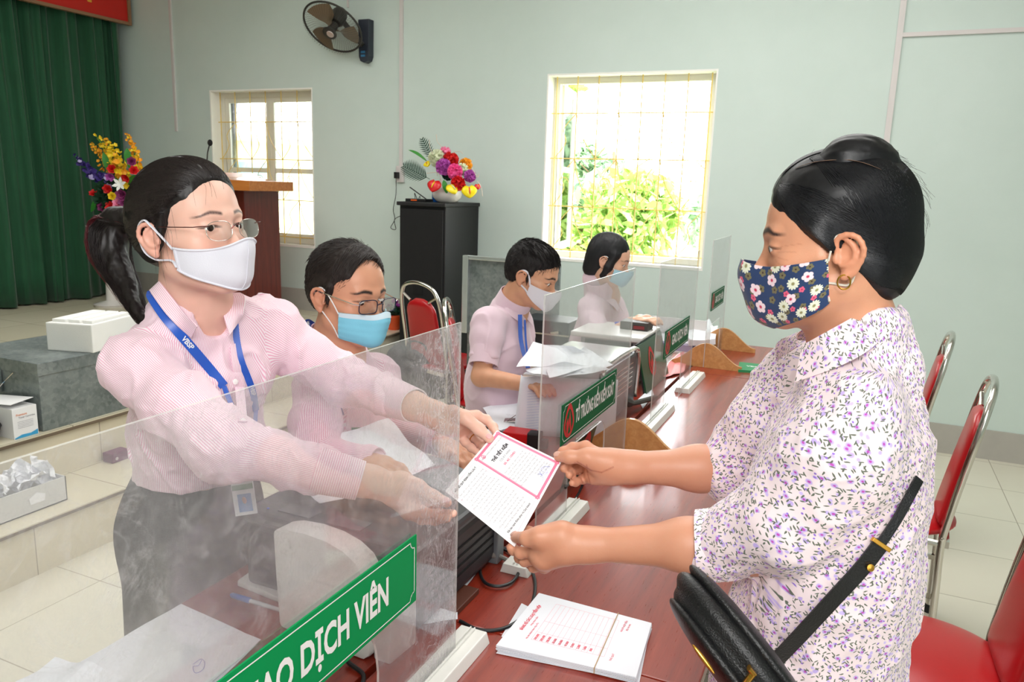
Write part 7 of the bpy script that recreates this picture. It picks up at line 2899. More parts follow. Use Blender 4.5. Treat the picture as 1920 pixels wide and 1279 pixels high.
# black bag on the floor by the loudspeaker
bf = Field()
bf.ell((-2.63, 4.28, .30), (.20, .14, .26), None, .03)
bf.ell((-2.50, 4.24, .46), (.15, .12, .12), None, .06)
bf.ell((-2.70, 4.28, .47), (.10, .10, .09), None, .06)
bf.half(V3(0, 0, .01), (0, 0, -1), .02)
bf.disp = folds(.012, (12, 12, 12), .004, .012)
bb = empty('backpack', (-2.6, 4.25, 0))
tag(bb, 'black slumped backpack in front of the loudspeaker', 'bag')
bf.build('body', .012, plain('black_nylon', (22, 23, 27), .6, var=.1), bb, 1)
MB().tube(spline([(-2.58, 4.14, .50), (-2.52, 4.08, .62), (-2.44, 4.12, .60), (-2.42, 4.16, .48)], 14), .012, 6, flat=(1, .4)).build('strap', plain('black_nylon', (22, 23, 27), .6), bb, smooth=True)
# ------------------------------------------------------------------ things on the tables
def T(px, py, h=0.0):
    return WP(px, py, 2, DZ + h)


M_paper = plain('white_office_paper', (240, 243, 250), .6, var=.015)
M_paperE = plain('paper_stack_edge', (226, 228, 234), .7, var=.05)


def sheet(name, corners, label, cat='paper', group=None, n=10, lift=.0016, curl=.0, thick=.0006, mat=None, stack=0.0, seed=0, extra=None):
    """one sheet (or a block) lying on corners a,b,c,d with a slight curl"""
    a, b, c, d = [np.asarray(q_, float) for q_ in corners]
    rows = []
    for u in np.linspace(0, 1, n):
        rows.append([(a * (1 - u) + b * u) * (1 - v) + (d * (1 - u) + c * u) * v + V3(0, 0, lift + stack + thick + curl * (.5 + mnoise.noise((u * 2.3 + seed, v * 2.3, seed * 1.7))) + curl * 2 * max(0, v - .75) ** 1.5) for v in np.linspace(0, 1, n)])
    r = empty(name, tuple((a + b + c + d) / 4))
    tag(r, label, cat, group)
    MB().grid(rows, thick=thick + stack).build('sheet' if not stack else 'sheets', mat or M_paper, r, smooth=False)
    # the grid's thickness grows along its normal, so put the faces right side up
    return r


def printed(r, o, ux, uy, w, h, lines, mat, size=.0048, seed=0, head=None, hm=None, part='print'):
    rnd_ = random.Random(seed)
    k = MB()
    wd = 'ngân hàng chính sách xã hội phiếu thu tiền mặt số tiền bằng chữ người nộp khoản vay kỳ hạn'.split()
    for i in range(lines):
        put_text(k, ' '.join(rnd_.choices(wd, k=7)), o + uy * (h / 2 - (i + 1.6) * h / (lines + 2)), ux, uy, size, 0, width=w * rnd_.uniform(.6, .86))
    k.build(part, mat, r)
    if head:
        k = MB()
        put_text(k, head, o + uy * h * .46, ux, uy, size * 1.7, .0003, width=w * .5)
        k.build('heading', hm or mat, r)


# papers by the near end
a_, b_, c_, d_ = T(340, 1138), T(487, 1207), T(330, 1345), T(118, 1266)
for i, (dx, rz, lab) in enumerate(((0, 0, 'top white sheet of the near papers under the scratched screen'), (.004, .05, 'white sheet slightly turned, under the top sheet of the near papers'))):
    c0_ = (a_ + b_ + c_ + d_) / 4
    Rm = rotl('Z', math.degrees(rz))
    sheet('paper_sheet', [c0_ + Rm @ (q_ - c0_) + V3(dx, 0, -.0 * i) for q_ in (a_, b_, c_, d_)][::-1], lab, 'paper', 'loose sheets on the near table', lift=.004 - .002 * i, curl=.003, seed=i)
r = sheet('paper_sheet', [T(104, 1243), T(196, 1262), T(70, 1420), T(-60, 1345)][::-1], 'curled printed sheet at the near left corner of the table', 'paper', 'loose sheets on the near table', lift=.001, curl=.012, seed=4)
# blue ink note on the top sheet
k = MB()
pts = [T(362, 1246, .0078), T(376, 1236, .0078), T(384, 1242, .0078), T(380, 1256, .0078), T(366, 1262, .0078), T(362, 1250, .0078), T(372, 1248, .0078), T(378, 1238, .0078)]
k.tube(spline(pts, 30), .0005, 4)
o = k.build('ink_scribble', M_pen)
parent_keep(o, bpy.data.objects['paper_sheet'])

# white plastic housing in front of the printer
wm = empty('note_counter', tuple(T(640, 1235)))
tag(wm, 'dirty white rounded plastic machine housing behind the nearest screen', 'machine')
p0, p1 = V3(-.935, 1.052, DZ), V3(-.715, 1.035, DZ)
ux_ = unit(p1 - p0)
L_ = np.linalg.norm(p1 - p0)
prof = [(0.0, 0.0), (-.006, .10), (-.010, .196), (.02, .206), (.07, .211), (.12, .209), (.16, .200), (.19, .184), (.207, .160), (.214, .120), (.220, .05), (.218, .012), (.205, .0)]
nrm_ = V3(-ux_[1], ux_[0], 0)
q_ = MB().prism(prof, p0 - nrm_ * .005, ux_, (0, 0, 1), nrm_ * .055)


def m_dirty():
    m = NT('dirty_white_plastic')
    co = m.coord()
    n = m.noise(co, 16, 7, .75)
    f = m.math('MULTIPLY', m.math('SUBTRACT', n, .57), 9, clamp=True)
    m.set_p(base=m.mix(m.math('MULTIPLY', f, .6), lin((238, 237, 232)), lin((150, 140, 124))), rough=.35)
    return m.mat


q_.build('housing', m_dirty(), wm, bevel=.010, smooth=True)
MB().obox(p0 + ux_ * .235 + nrm_ * .05 + V3(0, 0, .055), ux_ * .018, nrm_ * .04, V3(0, 0, .055)).build('foot_block', plain('pale_grey_plastic', (216, 212, 208), .4), wm, bevel=.004)
# tray, note pad and pen
ty = empty('paper_tray', tuple(T(500, 1080)))
tag(ty, 'pale grey plastic tray stuck out left of the white machine housing', 'tray')
t0, t1, t2_, t3 = T(445, 1100), T(530, 1135), T(600, 1075), T(510, 1052)
M_tray = plain('pale_grey_plastic', (216, 212, 208), .4)
MB().add([t0 + V3(0, 0, .001), t1 + V3(0, 0, .001), t2_ + V3(0, 0, .001), t3 + V3(0, 0, .001), t0 + V3(0, 0, .014), t1 + V3(0, 0, .014), t2_ + V3(0, 0, .014), t3 + V3(0, 0, .014)], [(0, 3, 2, 1), (4, 5, 6, 7), (0, 1, 5, 4), (1, 2, 6, 5), (2, 3, 7, 6), (3, 0, 4, 7)]).build('tray_base', M_tray, ty, bevel=.003, fix=True)
mid = (t0 + t1 + t2_ + t3) / 4
MB().obox(mid + V3(.01, .005, .024), (t1 - t0) * .32, (t3 - t0) * .30, V3(0, 0, .009)).build('tray_rib', M_tray, ty, bevel=.003)
pdm = sheet('note_pad', [mid + V3(-.01, .06, .033), mid + V3(.05, .045, .033), mid + V3(.035, -.02, .033), mid + V3(-.03, .0, .033)][::-1], 'small block of white paper on the grey tray', 'paper', None, n=4, lift=.0, stack=.012)
pe = empty('ballpoint_pen', tuple(T(480, 1128)))
tag(pe, 'ballpoint pen with blue cap on the table below the grey tray', 'pen')
A_, B_q = T(432, 1115, .006), T(532, 1146, .006)
dv = unit(B_q - A_)
MB().lathe([(.002, 0), (.0055, .006), (.006, .05), (.005, .052)], A_, 14, dv).build('cap', plain('blue_pen_cap', (40, 90, 180), .3), pe, smooth=True)
MB().lathe([(.0042, .05), (.0042, .128), (.0035, .14), (.001, .143)], A_, 14, dv).build('barrel', plain('clear_silver_barrel', (196, 198, 202), .25), pe, smooth=True)

# printer
M_pr = plain('charcoal_printer_plastic', (74, 76, 80), .35, var=.05)
M_pr2 = plain('dark_printer_side', (44, 44, 48), .4, var=.08)
pr = empty('printer', (-.88, 1.31, DZ))
tag(pr, 'charcoal desktop printer with white paper on it, below the two women\'s hands', 'printer')
MB().box((-1.09, 1.13, DZ + .012), (-.682, 1.50, DZ + .150)).build('body', M_pr2, pr, bevel=.012)
MB().box((-1.095, 1.125, DZ + .150), (-.678, 1.505, DZ + .178)).build('top_cover', M_pr, pr, bevel=.010)
MB().prism([(-.15, 0), (.15, 0), (.13, .022), (.06, .042), (0, .047), (-.06, .042), (-.13, .022)], (-.885, 1.36, DZ + .176), (1, 0, 0), (0, 0, 1), (0, .13, 0)).build('output_hood', M_pr, pr, bevel=.006, smooth=True)
MB().box((-.70, 1.465, DZ + .0), (-.672, 1.50, DZ + .14)).build('corner_post', plain('grey_printer_trim', (120, 124, 128), .35), pr, bevel=.004)
MB().box((-1.02, 1.15, DZ + .1785), (-.94, 1.19, DZ + .181)).box((-.90, 1.15, DZ + .1785), (-.82, 1.19, DZ + .181)).build('panel_keys', plain('grey_key_plastic', (104, 108, 114), .4), pr)
MB().ell((-1.045, 1.150, DZ + .180), (.003, .003, .0015), 10, 6).build('status_light', plain('blue_led_glow', (60, 110, 255), .3), pr)
for i in range(4):
    MB().box((-.6825, 1.16, DZ + .05 + i * .020), (-.6805, 1.46, DZ + .054 + i * .020)).build('side_groove', plain('matt_black_port', (6, 6, 7), .9), pr)
for (x_, y_) in ((-1.05, 1.17), (-.72, 1.17), (-1.05, 1.46), (-.72, 1.46)):
    MB().lathe([(.015, 0), (.015, .013)], (x_, y_, DZ), 12).build('foot', M_dk, pr)
# papers over the printer
r = sheet('paper_sheet', [V3(-1.16, 1.30, .985), V3(-.93, 1.17, .955), V3(-.80, 1.40, .975), V3(-1.02, 1.55, 1.01)], 'large white sheet lying over the back of the printer, under the near hand', 'paper', 'sheets round the printer', n=12, lift=0, curl=.02, seed=9)
r = sheet('paper_sheet', [T(790, 985), T(905, 1060), T(855, 1130), T(735, 1075)], 'printed white slip on the table below the printer, through the screen', 'paper', 'sheets round the printer', n=8, curl=.006, seed=11)
r = sheet('paper_sheet', [T(780, 1065), T(855, 1080), T(858, 1170), T(770, 1180)], 'pale folded leaflet at the foot of the nearest screen', 'paper', 'sheets round the printer', n=8, lift=.003, curl=.006, seed=12)
r = sheet('paper_sheet', [T(800, 865, .10), T(890, 848, .10), T(905, 890, .09), T(830, 905, .10)][::-1], 'printed sheet showing between the far hand and the card, left of the binder', 'paper', 'sheets round the printer', n=8, lift=0, curl=.008, seed=13)
cbx = empty('cable_box', tuple(T(868, 1135)))
tag(cbx, 'flat brown wooden block on the table behind the nearest screen edge', 'block')
MB().box((-.715, 1.235, DZ), (-.652, 1.335, DZ + .012)).build('block', plain('dark_brown_block', (88, 44, 28), .5), cbx, bevel=.002)

# black cable with its loop
M_cab = plain('black_cable_rubber', (24, 24, 26), .4)
cp = [T(862, 1168), T(900, 1185), T(950, 1180), T(990, 1150), T(1003, 1110), T(998, 1075), T(975, 1045), T(940, 1030), T(912, 1042), T(900, 1070), T(908, 1097), T(935, 1105), T(962, 1095), T(974, 1068), T(958, 1042), T(925, 1030), T(890, 1035, .01), T(870, 1040, .03)]
cp = [q_ + V3(0, 0, .004 + (.003 if 8 < i < 15 else 0)) for i, q_ in enumerate(cp)]
tag(MB().tube(spline(cp, 110), .0036, 8).build('black_cable', M_cab, smooth=True), 'black cable coiled in a loop beside the slips of paper', 'cable')
cs = empty('serial_cable', tuple(T(935, 1040)))
tag(cs, 'grey computer cable plugged into the printer side, passing under the lower hand', 'cable')
MB().tube(spline([T(882, 1030, .035), T(905, 1036, .03), T(930, 1040, .018), T(960, 1055, .006), T(985, 1068, .005)], 30), .0052, 8).build('cord', plain('grey_cable_sleeve', (132, 128, 122), .5), cs, smooth=True)
MB().obox(T(893, 1032, .034), V3(.014, .008, 0), V3(-.006, .012, 0), V3(0, 0, .010)).build('connector', plain('pale_connector', (168, 166, 160), .4), cs, bevel=.003)
MB().tube([T(912, 1037, .028), T(930, 1042, .018)], .0078, 10).build('strain_relief', plain('grey_cable_sleeve', (132, 128, 122), .5), cs, smooth=True)
tag(MB().tube(spline([T(1072, 945, .004), T(1085, 925, .03), T(1092, 905, .06), T(1075, 900, .08), T(1060, 915, .10)], 30), .0034, 8).build('black_cable', M_cab, smooth=True), 'short black cable beside the second screen, below the upper hand', 'cable')
tag(MB().tube(spline([V3(-.68, .92, DZ + .004), V3(-.70, .99, DZ + .004), V3(-.75, 1.01, DZ + .01), V3(-.76, 1.04, DZ + .03)], 20), .004, 8).build('black_cable', M_cab, smooth=True), 'black cable end under the arched slot of the nearest screen', 'cable')

# the bound stack of slips
sc_ = [T(1010, 1123), T(1221, 1180), T(1192, 1283), T(930, 1222)]
sl = empty('slip_bundle', tuple(sum(sc_) / 4))
tag(sl, 'stack of white deposit slips with red print, held by a rubber band', 'paper stack')
cz = sum(sc_) / 4
for i in range(9):
    Rm = rotl('Z', [2.5, -1.2, .6, -.4, 1.0, -.8, .3, -.5, 0][i])
    cs_ = [cz + Rm @ (q_ - cz) * (1 + (.012 if i == 0 else 0)) + V3(0, 0, .0012 + .0014 * i) for q_ in sc_]
    MB().add(cs_ + [q_ + V3(0, 0, .0011) for q_ in cs_], [(0, 1, 2, 3), (7, 6, 5, 4), (0, 4, 5, 1), (1, 5, 6, 2), (2, 6, 7, 3), (3, 7, 4, 0)]).build('slip', M_paper if i == 8 else M_paperE, sl, fix=True)
zt_ = V3(0, 0, .0012 + .0014 * 8 + .0014)
# fan of sheets behind
MB().add([T(978, 1133) + V3(0, 0, .0022), T(1012, 1150) + V3(0, 0, .0022), T(960, 1215) + V3(0, 0, .0022), T(940, 1195) + V3(0, 0, .0022)], [(3, 2, 1, 0)]).build('slip', M_paperE, sl)
A0, B0, C0, D0 = [q_ + zt_ for q_ in sc_]


def onslip(u, v):
    return (A0 * (1 - u) + B0 * u) * (1 - v) + (D0 * (1 - u) + C0 * u) * v


M_redp = plain('red_form_print', (232, 92, 110), .6)
rd_, up_ = unit(A0 - D0), unit(A0 - B0)
k = MB()
put_text(k, 'BẢNG KÊ CÁC LOẠI TIỀN NỘP', onslip(.085, .45), rd_, up_, .0085, .0005, width=.098)
k.build('form_heading', M_redp, sl)
k = MB()
for i in range(14):
    a, b = onslip(.20 + .042 * i, .12), onslip(.20 + .042 * i, .80)
    s_ = unit(B0 - A0) * .00022
    k.add([a - s_, b - s_, b + s_, a + s_], [(0, 1, 2, 3)])
for v in (.12, .46, .66, .80):
    a, b = onslip(.20, v), onslip(.745, v)
    s_ = unit(D0 - A0) * .0003
    k.add([a - s_, b - s_, b + s_, a + s_], [(3, 2, 1, 0)])
k.build('form_table', plain('pale_red_rules', (244, 168, 178), .6), sl)
k = MB()
vals = ['500.000', '200.000', '100.000', '50.000', '20.000', '10.000', '5.000', '2.000', '1.000', '500']
for i, w in enumerate(vals):
    put_text(k, w, onslip(.225 + .046 * i, .74), rd_, up_, .0062, .0003)
for (u, v, w) in ((.13, .50, 'Ngày tháng năm'), (.165, .66, 'Họ tên khách hàng nộp tiền'), (.80, .20, 'NGƯỜI NỘP TIỀN'), (.80, .78, 'THỦ QUỸ'), (.835, .2, '(Ký, họ tên)')):
    put_text(k, w, onslip(u, v), rd_, up_, .0052, .0001)
k.build('form_lettering', M_redp, sl)
ba, bb_ = onslip(.715, -.012), onslip(.715, 1.012)
MB().tube([ba - V3(0, 0, .010), ba + V3(0, 0, .001), (ba + bb_) / 2 + V3(0, 0, .0012), bb_ + V3(0, 0, .001), bb_ - V3(0, 0, .010)], .0009, 6).build('rubber_band', plain('tan_rubber_band', (190, 156, 112), .6), sl, smooth=True)

# --- around the second screen: papers, binder, counting machine
r = sheet('paper_sheet', [T(905, 770), T(980, 750), T(1000, 795), T(935, 815)][::-1], 'loose form at the young man\'s elbow, topmost', 'paper', 'forms by the young man', n=8, lift=.006, curl=.008, seed=21)
printed(r, T(955, 782, .012), unit(V3(.9, .2, 0)), unit(V3(-.2, .9, 0)), .16, .10, 6, M_print, .006, 3)
r = sheet('paper_sheet', [T(885, 785), T(960, 765), T(985, 800), T(915, 820)][::-1], 'loose form at the young man\'s elbow, under the others', 'paper', 'forms by the young man', n=8, lift=.002, curl=.006, seed=22)
cl_ = empty('clipboard_clip', tuple(T(960, 785)))
tag(cl_, 'silver clip lying on the forms left of the binder', 'clip')
MB().obox(T(962, 788, .020), V3(.03, .01, .003), V3(-.006, .018, 0), V3(0, 0, .003)).build('clip_plate', M_silver, cl_, bevel=.002)
MB().tube([T(950, 790, .024), T(968, 778, .028), T(975, 790, .024)], .0018, 6).build('clip_wire', M_silver, cl_, smooth=True)
pn_ = empty('ballpoint_pen', tuple(T(915, 810)))
tag(pn_, 'black pen lying on the forms above the far hand', 'pen')
A_ = T(885, 792, .024); dv = unit(T(950, 815, .014) - A_)
MB().lathe([(.001, 0), (.004, .012), (.0045, .10), (.0045, .135), (.002, .14)], A_, 12, dv).build('barrel', M_dk, pn_, smooth=True)
MB().tube([A_ + dv * .09 + V3(0, 0, .006), A_ + dv * .135 + V3(0, 0, .006)], .001, 5).build('pocket_clip', M_silver, pn_)
rdv = empty('red_stamp', tuple(T(978, 815)))
tag(rdv, 'red and black stamp block left of the second screen', 'stamp')
MB().obox(T(975, 818, .022), V3(.050, .004, 0), V3(-.003, .035, 0), V3(0, 0, .020)).build('red_case', plain('red_plastic', (196, 22, 26), .3), rdv, bevel=.004)
MB().obox(T(1003, 824, .028), V3(.022, .004, 0), V3(-.003, .022, 0), V3(0, 0, .026)).build('black_knob', M_dk, rdv, bevel=.006)
MB().obox(T(1018, 832, .018), V3(.016, .004, 0), V3(-.003, .014, 0), V3(0, 0, .014)).build('black_plug', M_dk, rdv, bevel=.004)
# upright folded register
bi = empty('register_book', tuple(T(990, 815)))
tag(bi, 'white ruled register book standing on edge in front of the counting machine', 'book')
cz_ = [T(963, 812), T(985, 818), T(1012, 817)]
hgt = V3(0, 0, .21)
rows = []
for p_, ln in ((cz_[0], V3(.02, 0, 0)), ((cz_[0] * .6 + cz_[1] * .4) + V3(.0, -.010, 0), V3(.012, 0, 0)), (cz_[1], V3(.0, 0, 0)), ((cz_[1] + cz_[2]) / 2 + V3(0, .008, 0), V3(0, 0, 0)), (cz_[2], V3(0, 0, 0)), (cz_[2] + V3(.10, .03, 0), V3(0, 0, 0)), (cz_[2] + V3(.24, .09, 0), V3(0, 0, 0))):
    rows.append([p_ + hgt * t_ + ln * t_ for t_ in np.linspace(0, 1, 8)])
rows = [list(x_) for x_ in zip(*[spline([r_[j] for r_ in rows], 26) for j in range(8)])]
MB().grid(rows, thick=.003).build('pages', plain('bluish_white_page', (236, 240, 250), .6, var=.02), bi, smooth=2)
k = MB()
for i in range(16):
    z = DZ + .02 + .0095 * i
    a, b = cz_[1] + V3(.006, -.010, 0), cz_[2] + V3(-.004, -.008, 0)
    k.tube([V3(a[0], a[1], z), V3(b[0], b[1], z)], .0004, 3)
k.build('blue_ruling', plain('blue_ruling', (150, 170, 220), .6), bi)
# counting machine
M_sil = plain('silver_machine_plastic', (206, 206, 208), .25, metal=.2)
cm = empty('counting_machine', (-.9, 2.67, DZ))
tag(cm, 'silver and black counting machine with loose paper on top, behind the second screen', 'machine')
Cm = Field()
Cm.cone((-.90, 2.50, .87), (-.90, 2.84, .87), .105, .105, .01, flat=(V3(1, 0, 0), .72))
MB().box((-1.05, 2.44, DZ + .01), (-.772, 2.90, .955)).build('body', M_sil, cm, bevel=.02, smooth=True)
MB().box((-.772, 2.46, DZ + .02), (-.752, 2.885, .985)).build('side_panel', plain('dark_grey_side_panel', (64, 66, 72), .3), cm, bevel=.012)
arch = spline([(-.755, 2.45, DZ + .04), (-.750, 2.45, .955), (-.755, 2.50, 1.003), (-.755, 2.84, 1.003), (-.750, 2.90, .955), (-.755, 2.90, DZ + .04)], 40)
MB().tube(arch, .009, 8).build('chrome_trim', M_chrome, cm, smooth=True)
MB().box((-1.03, 2.47, .955), (-.765, 2.88, 1.0)).build('hopper', M_sil, cm, bevel=.014, smooth=True)
for i in range(6):
    MB().box((-.7525, 2.62, .86 + .018 * i), (-.7505, 2.83, .864 + .018 * i)).build('vent_slot', M_silver, cm)
MB().tube(spline([(-.752, 2.74, .82), (-.735, 2.80, .80), (-.715, 2.92, .785), (-.70, 3.02, .775)], 14), [.017] * 4 + [.011] * 10, 8).build('power_plug', plain('dark_grey_plug', (58, 54, 50), .5), cm, smooth=True)
for (x_, y_) in ((-1.03, 2.47), (-.80, 2.47), (-1.03, 2.87), (-.80, 2.87)):
    MB().lathe([(.012, 0), (.012, .011)], (x_, y_, DZ), 10).build('foot', M_dk, cm)
for i, (cn_, lab) in enumerate(((((968, 690), (1000, 645), (1055, 660), (1075, 690)), 'bent white sheet sticking out left on top of the counting machine'), (((1003, 645), (1075, 655), (1140, 680), (1030, 712)), 'curled white sheet on top of the counting machine, in the middle'),
                                (((1060, 668), (1095, 655), (1150, 688), (1090, 700)), 'white sheet with a raised corner on top of the counting machine'), (((985, 700), (1060, 680), (1145, 695), (1050, 712)), 'lowest white sheet on top of the counting machine'))):
    P4 = [W(a, b, 2.83 + .03 * (i % 2) - .00 * j) for j, (a, b) in enumerate(cn_)]
    P4 = [WP(a, b, 2, 1.012 + .006 * (3 - i) + (.035 if j in (1,) else 0)) for j, (a, b) in enumerate(cn_)]
    sheet('paper_sheet', P4[::-1], lab, 'paper', 'sheets on the counting machine', n=9, lift=0, curl=.010, seed=30 + i)
# green leaflet stand behind the arched slot
gs = empty('green_leaflet', tuple(T(1100, 845)))
tag(gs, 'green board with a red emblem leaning behind the second screen, under its sign', 'sign')
ga, gb = V3(-.665, 1.93, DZ), V3(-.665, 2.10, DZ)
MB().obox((ga + gb) / 2 + V3(-.01, 0, .085), V3(.0015, 0, 0), V3(0, .095, .0), V3(.02, 0, .082)).build('board', plain('dark_green_board', (24, 74, 46), .35), gs)
k = MB()
emblem(k, (ga + gb) / 2 + V3(-.002, 0, .085), V3(0, 1, 0), unit(V3(.02, 0, .082)), .13, V3(1, 0, 0))
k.build('red_emblem', M_red, gs)

# second counting machine, laptop-like green display, scanner and papers further along
c2 = empty('counting_machine', (-.95, 3.35, DZ))
tag(c2, 'grey counting machine with a yellow label, in front of the woman with the bob', 'machine')
MB().box((-1.10, 3.22, DZ), (-.84, 3.50, .955)).build('body', plain('mid_grey_machine', (150, 152, 154), .4), c2, bevel=.006)
MB().box((-1.14, 3.19, .955), (-.815, 3.52, .978)).build('top_shelf', plain('pale_machine_top', (226, 226, 222), .3), c2, bevel=.006)
MB().box((-1.08, 3.218, .86), (-.86, 3.221, .945)).build('front_recess', plain('dark_recess', (70, 72, 74), .5), c2)
MB().box((-.90, 3.214, .845), (-.865, 3.219, .885)).build('yellow_label', plain('yellow_sticker', (238, 186, 30), .5), c2)
MB().box((-.905, 3.214, .90), (-.868, 3.219, .925)).build('black_switch', M_dk, c2)
MB().box((-.99, 3.214, .90), (-.94, 3.219, .92)).build('green_label', plain('pale_green_sticker', (180, 200, 130), .5), c2)
gd = empty('display_board', (-.76, 3.3, DZ))
tag(gd, 'tilted dark green board with a red emblem beside the second counting machine', 'sign')
n0, n1 = V3(-.765, 3.10, DZ + .002), V3(-.765, 3.50, DZ + .002)
MB().obox((n0 + n1) / 2 + V3(-.02, 0, .10), V3(.004, 0, .001), V3(0, .20, 0), V3(-.025, 0, .10)).build('board', plain('dark_green_board', (24, 74, 46), .35), gd)
MB().obox((n0 + n1) / 2 + V3(-.026, 0, .10), V3(.003, 0, .001), V3(0, .205, 0), V3(-.025, 0, .105)).build('board_back', M_dk, gd)
k = MB()
emblem(k, (n0 + n1) / 2 + V3(-.0145, -.04, .10), V3(0, 1, 0), unit(V3(-.025, 0, .10)), .12, V3(1, 0, 0))
k.build('red_emblem', M_red, gd)
k = MB()
put_text(k, 'GIAO DỊCH VIÊN', (n0 + n1) / 2 + V3(-.003, .0, .045), (0, 1, 0), unit(V3(-.025, 0, .10)), .035, .001, width=.26)
k.build('board_lettering', plain('pale_green_lettering', (150, 190, 150), .5), gd)
ss = empty('card_reader', (-.93, 3.44, .978))
tag(ss, 'small black card reader on the grey counting machine by the window', 'card reader')
MB().box((-.965, 3.36, .978), (-.835, 3.46, 1.015)).build('case', plain('dark_grey_plug', (58, 54, 50), .5), ss, bevel=.005)
MB().box((-.90, 3.356, .985), (-.85, 3.361, 1.0)).build('red_display', plain('dark_red_display', (120, 30, 34), .3), ss)
for i, (cn_, lab) in enumerate(((((1293, 615), (1330, 600), (1345, 628), (1300, 632)), 'white papers at the window end of the staff tables, upper'), (((1285, 632), (1345, 622), (1340, 648), (1292, 650)), 'white papers at the window end of the staff tables, lower'))):
    sheet('paper_sheet', [WP(a, b, 2, DZ + .05 + .012 * (1 - i)) for a, b in cn_][::-1], lab, 'paper', 'papers at the window end', n=6, lift=0, curl=.006, seed=50 + i, stack=.03 if i else .0)
bx3 = empty('document_tray', (-1.0, 4.15, DZ))
tag(bx3, 'clear document tray of folders at the window end of the staff tables', 'tray')
MB().box((-1.05, 4.0, DZ), (-.74, 4.3, DZ + .008)).build('tray_base', M_tray, bx3)
MB().box((-1.05, 4.296, DZ + .008), (-.74, 4.30, DZ + .14)).build('tray_back', M_tray, bx3)
MB().box((-1.03, 4.03, DZ + .008), (-.76, 4.28, DZ + .045)).build('folders', plain('lilac_folder', (140, 136, 190), .6), bx3, bevel=.003)
MB().box((-1.0, 4.05, DZ + .045), (-.78, 4.26, DZ + .052)).build('top_folder', M_paper, bx3)
for i, (px, py) in enumerate(((1216, 585), (1226, 592))):
    q0_ = WP(px, py, 1, 3.6)
tag(MB().lathe([(.001, 0), (.006, .004), (.006, .11), (.002, .12)], (-1.02, 3.46, .985), 10, (.9, .2, .05)).build('highlighter', plain('blue_marker', (60, 80, 190), .4), smooth=True), 'blue marker pen on the grey counting machine behind the card reader', 'pen')
pk = sheet('pink_form', [T(1242, 712), T(1262, 668), T(1292, 660), T(1283, 700)][::-1], 'pink paper showing through the arched slot of the third screen', 'paper', None, n=7, lift=.001, curl=.012, seed=61, mat=plain('pink_paper', (238, 150, 150), .6))
r = sheet('paper_sheet', [T(1196, 750), T(1222, 728), T(1226, 742), T(1205, 768)][::-1], 'small white slip beside the power plug of the counting machine', 'paper', None, n=6, lift=.001, curl=.004, seed=62)
# green booklet
gbk = empty('booklet', tuple(T(1418, 692)))
tag(gbk, 'narrow green booklet lying on the customer table beyond the wooden feet', 'booklet')
a, b, c, d = T(1386, 683), T(1465, 691), T(1462, 703), T(1384, 698)
q_ = MB().add([a, b, c, d] + [x_ + V3(0, 0, .012) for x_ in (a, b, c, d)], [(0, 1, 2, 3), (7, 6, 5, 4), (0, 4, 5, 1), (1, 5, 6, 2), (2, 6, 7, 3), (3, 7, 4, 0)])
q_.build('cover', plain('green_cover', (30, 140, 84), .4), gbk, fix=True)
k = MB()
put_text(k, 'VBSP', (a + b + c + d) / 4 + V3(-.03, 0, .0125), unit(b - a), unit(a - d), .03, .001)
k.build('cover_lettering', M_ink, gbk)
MB().add([x_ + V3(0, 0, .0126) for x_ in (a * .42 + b * .58, a * .3 + b * .7 + (b - a) * .25, d * .05 + c * .95, d * .42 + c * .58)], [(3, 2, 1, 0)]).build('white_label', M_ink, gbk)

# --- handbag on the customer's hip
hb = empty('handbag', tuple(W(1370, 1200, .98)))
tag(hb, 'small black leather shoulder bag with gold fittings, worn by the customer', 'bag')
M_lea = plain('black_leather', (15, 15, 17), .38, var=.15, bump=.5, bscale=420)
bg_ax = unit(W(1470, 1330, .95) - W(1300, 1110, 1.02))
bn = unit(W(1300, 1110, 1.0) - W(1400, 1060, 1.0))
bn = unit(bn - bg_ax * (bn @ bg_ax))
bt = np.cross(bg_ax, bn)
Rb = np.array([bg_ax, bn, bt])
hbF = Field()
bc0 = W(1392, 1228, .985)
hbF.ell(bc0, (.124, .030, .066), Rb, .012)
hbF.ell(bc0 + bn * .018 - bg_ax * -.004, (.114, .024, .060), Rb, .008)
hbF.build('body', .003, M_lea, hb, 1)
h2 = Field()
h2.ell(bc0 + bn * .030 + bg_ax * .006, (.112, .016, .064), Rb, .004)
h2.build('front_pocket', .003, M_lea, hb, 1)
h3 = Field()
h3.ell(bc0 - bn * .018 - bg_ax * .004, (.120, .016, .062), Rb, .004)
h3.build('back_pocket', .003, M_lea, hb, 1)
for o_, ln in ((.012, .118), (-.008, .122)):
    MB().tube([bc0 + bn * o_ + bg_ax * math.cos(a) * ln * 1.01 - CF * abs(math.sin(a)) * .066 for a in np.linspace(.25, 2.9, 24)], .0022, 6).build('zip_piping', M_lea, hb, smooth=True)
g_ = bc0 + bn * .050 - CF * .022 + bg_ax * -.01
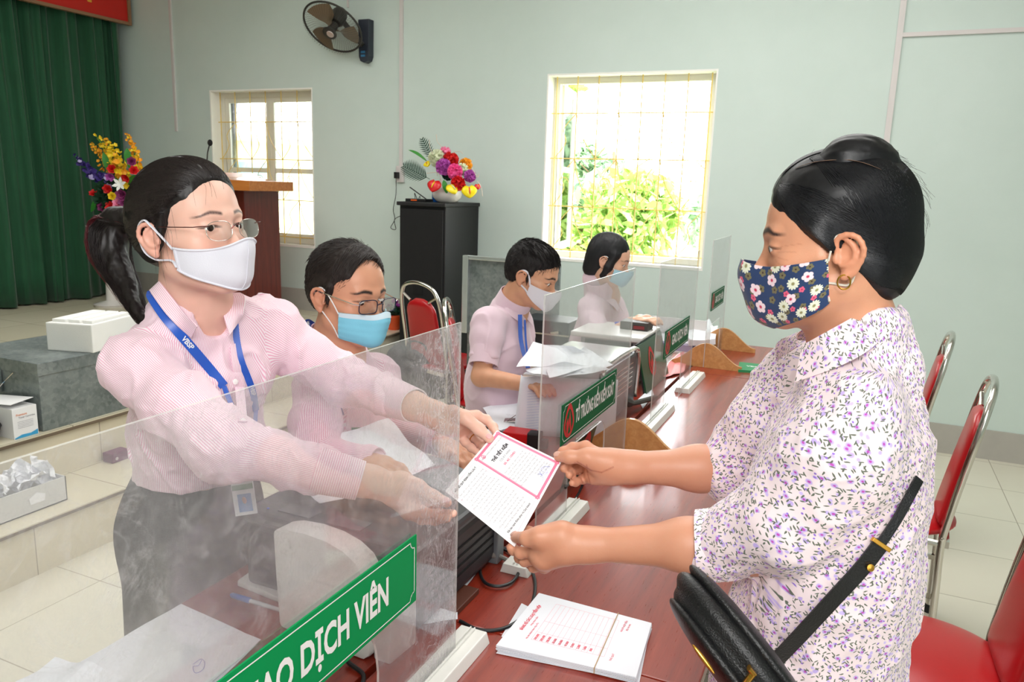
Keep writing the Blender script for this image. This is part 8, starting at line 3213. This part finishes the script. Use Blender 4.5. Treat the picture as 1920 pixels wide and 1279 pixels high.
pe_ = WP(1320, 1234, 1, bc0[1] - .045)
MB().ell(W(1319, 1236, .915), np.array((.020, .003, .002)), 14, 8, Rb).build('gold_slit_badge', M_gold, hb, smooth=2)
MB().tube([W(1404, 1252, .905), W(1412, 1262, .905), W(1400, 1278, .905), W(1388, 1300, .905)], [.006, .009, .0075, .008], 10, flat=(1, .5)).build('zip_pull', M_gold, hb, smooth=True)
MB().tube([W(1317, 1106, 1.0), W(1327, 1080, 1.0)], .0012, 5).build('chain_link', M_gold, hb, smooth=True)


def ribbon(pts, w, mat, name, parent, n=40, thick=.003):
    P = np.array(spline(pts, n))
    Tn = np.gradient(P, axis=0); Tn /= np.linalg.norm(Tn, axis=1, keepdims=True)
    S_ = np.cross(Tn, np.tile(-CF, (n, 1)))
    S_ /= np.linalg.norm(S_, axis=1, keepdims=True)
    G_ = np.stack([P - S_ * w / 2, P, P + S_ * w / 2], 1)
    return MB().grid(G_, thick=thick).build(name, mat, parent, smooth=True, fix=True)


sp_ = [trace(B, 1456, 1236, .7, .008)] + [trace(B, px, py, .7, .006) for px, py in ((1500, 1190), (1560, 1125), (1615, 1065), (1650, 1020), (1680, 975), (1705, 930), (1722, 898))]
MB().tube([sp_[0] + CU * -.006 - CR * .004, sp_[0] - CU * .026 - CR * .012], .0035, 8).build('strap_clasp', M_gold, hb, smooth=True)
MB().tube([sp_[0] + (CR * math.cos(a) + CU * math.sin(a)) * .0065 for a in np.linspace(0, 6.283, 16, endpoint=False)], .0014, 6, closed=True).build('strap_ring', M_gold, hb, smooth=True)
ribbon(sp_[:5], .0215, M_lea, 'strap', hb)
ribbon(sp_[4:], .0125, M_lea, 'strap', hb)
MB().obox(sp_[4] - CF * .003, unit(sp_[5] - sp_[4]) * .003, unit(np.cross(CF, sp_[5] - sp_[4])) * .014, CF * .003).build('strap_buckle', M_gold, hb, bevel=.001)
MB().lathe([(.005, 0), (.005, .003), (.001, .0035)], trace(B, 1631, 1064, .7, .009), 12, -CF).build('stud', M_gold, hb, smooth=True)
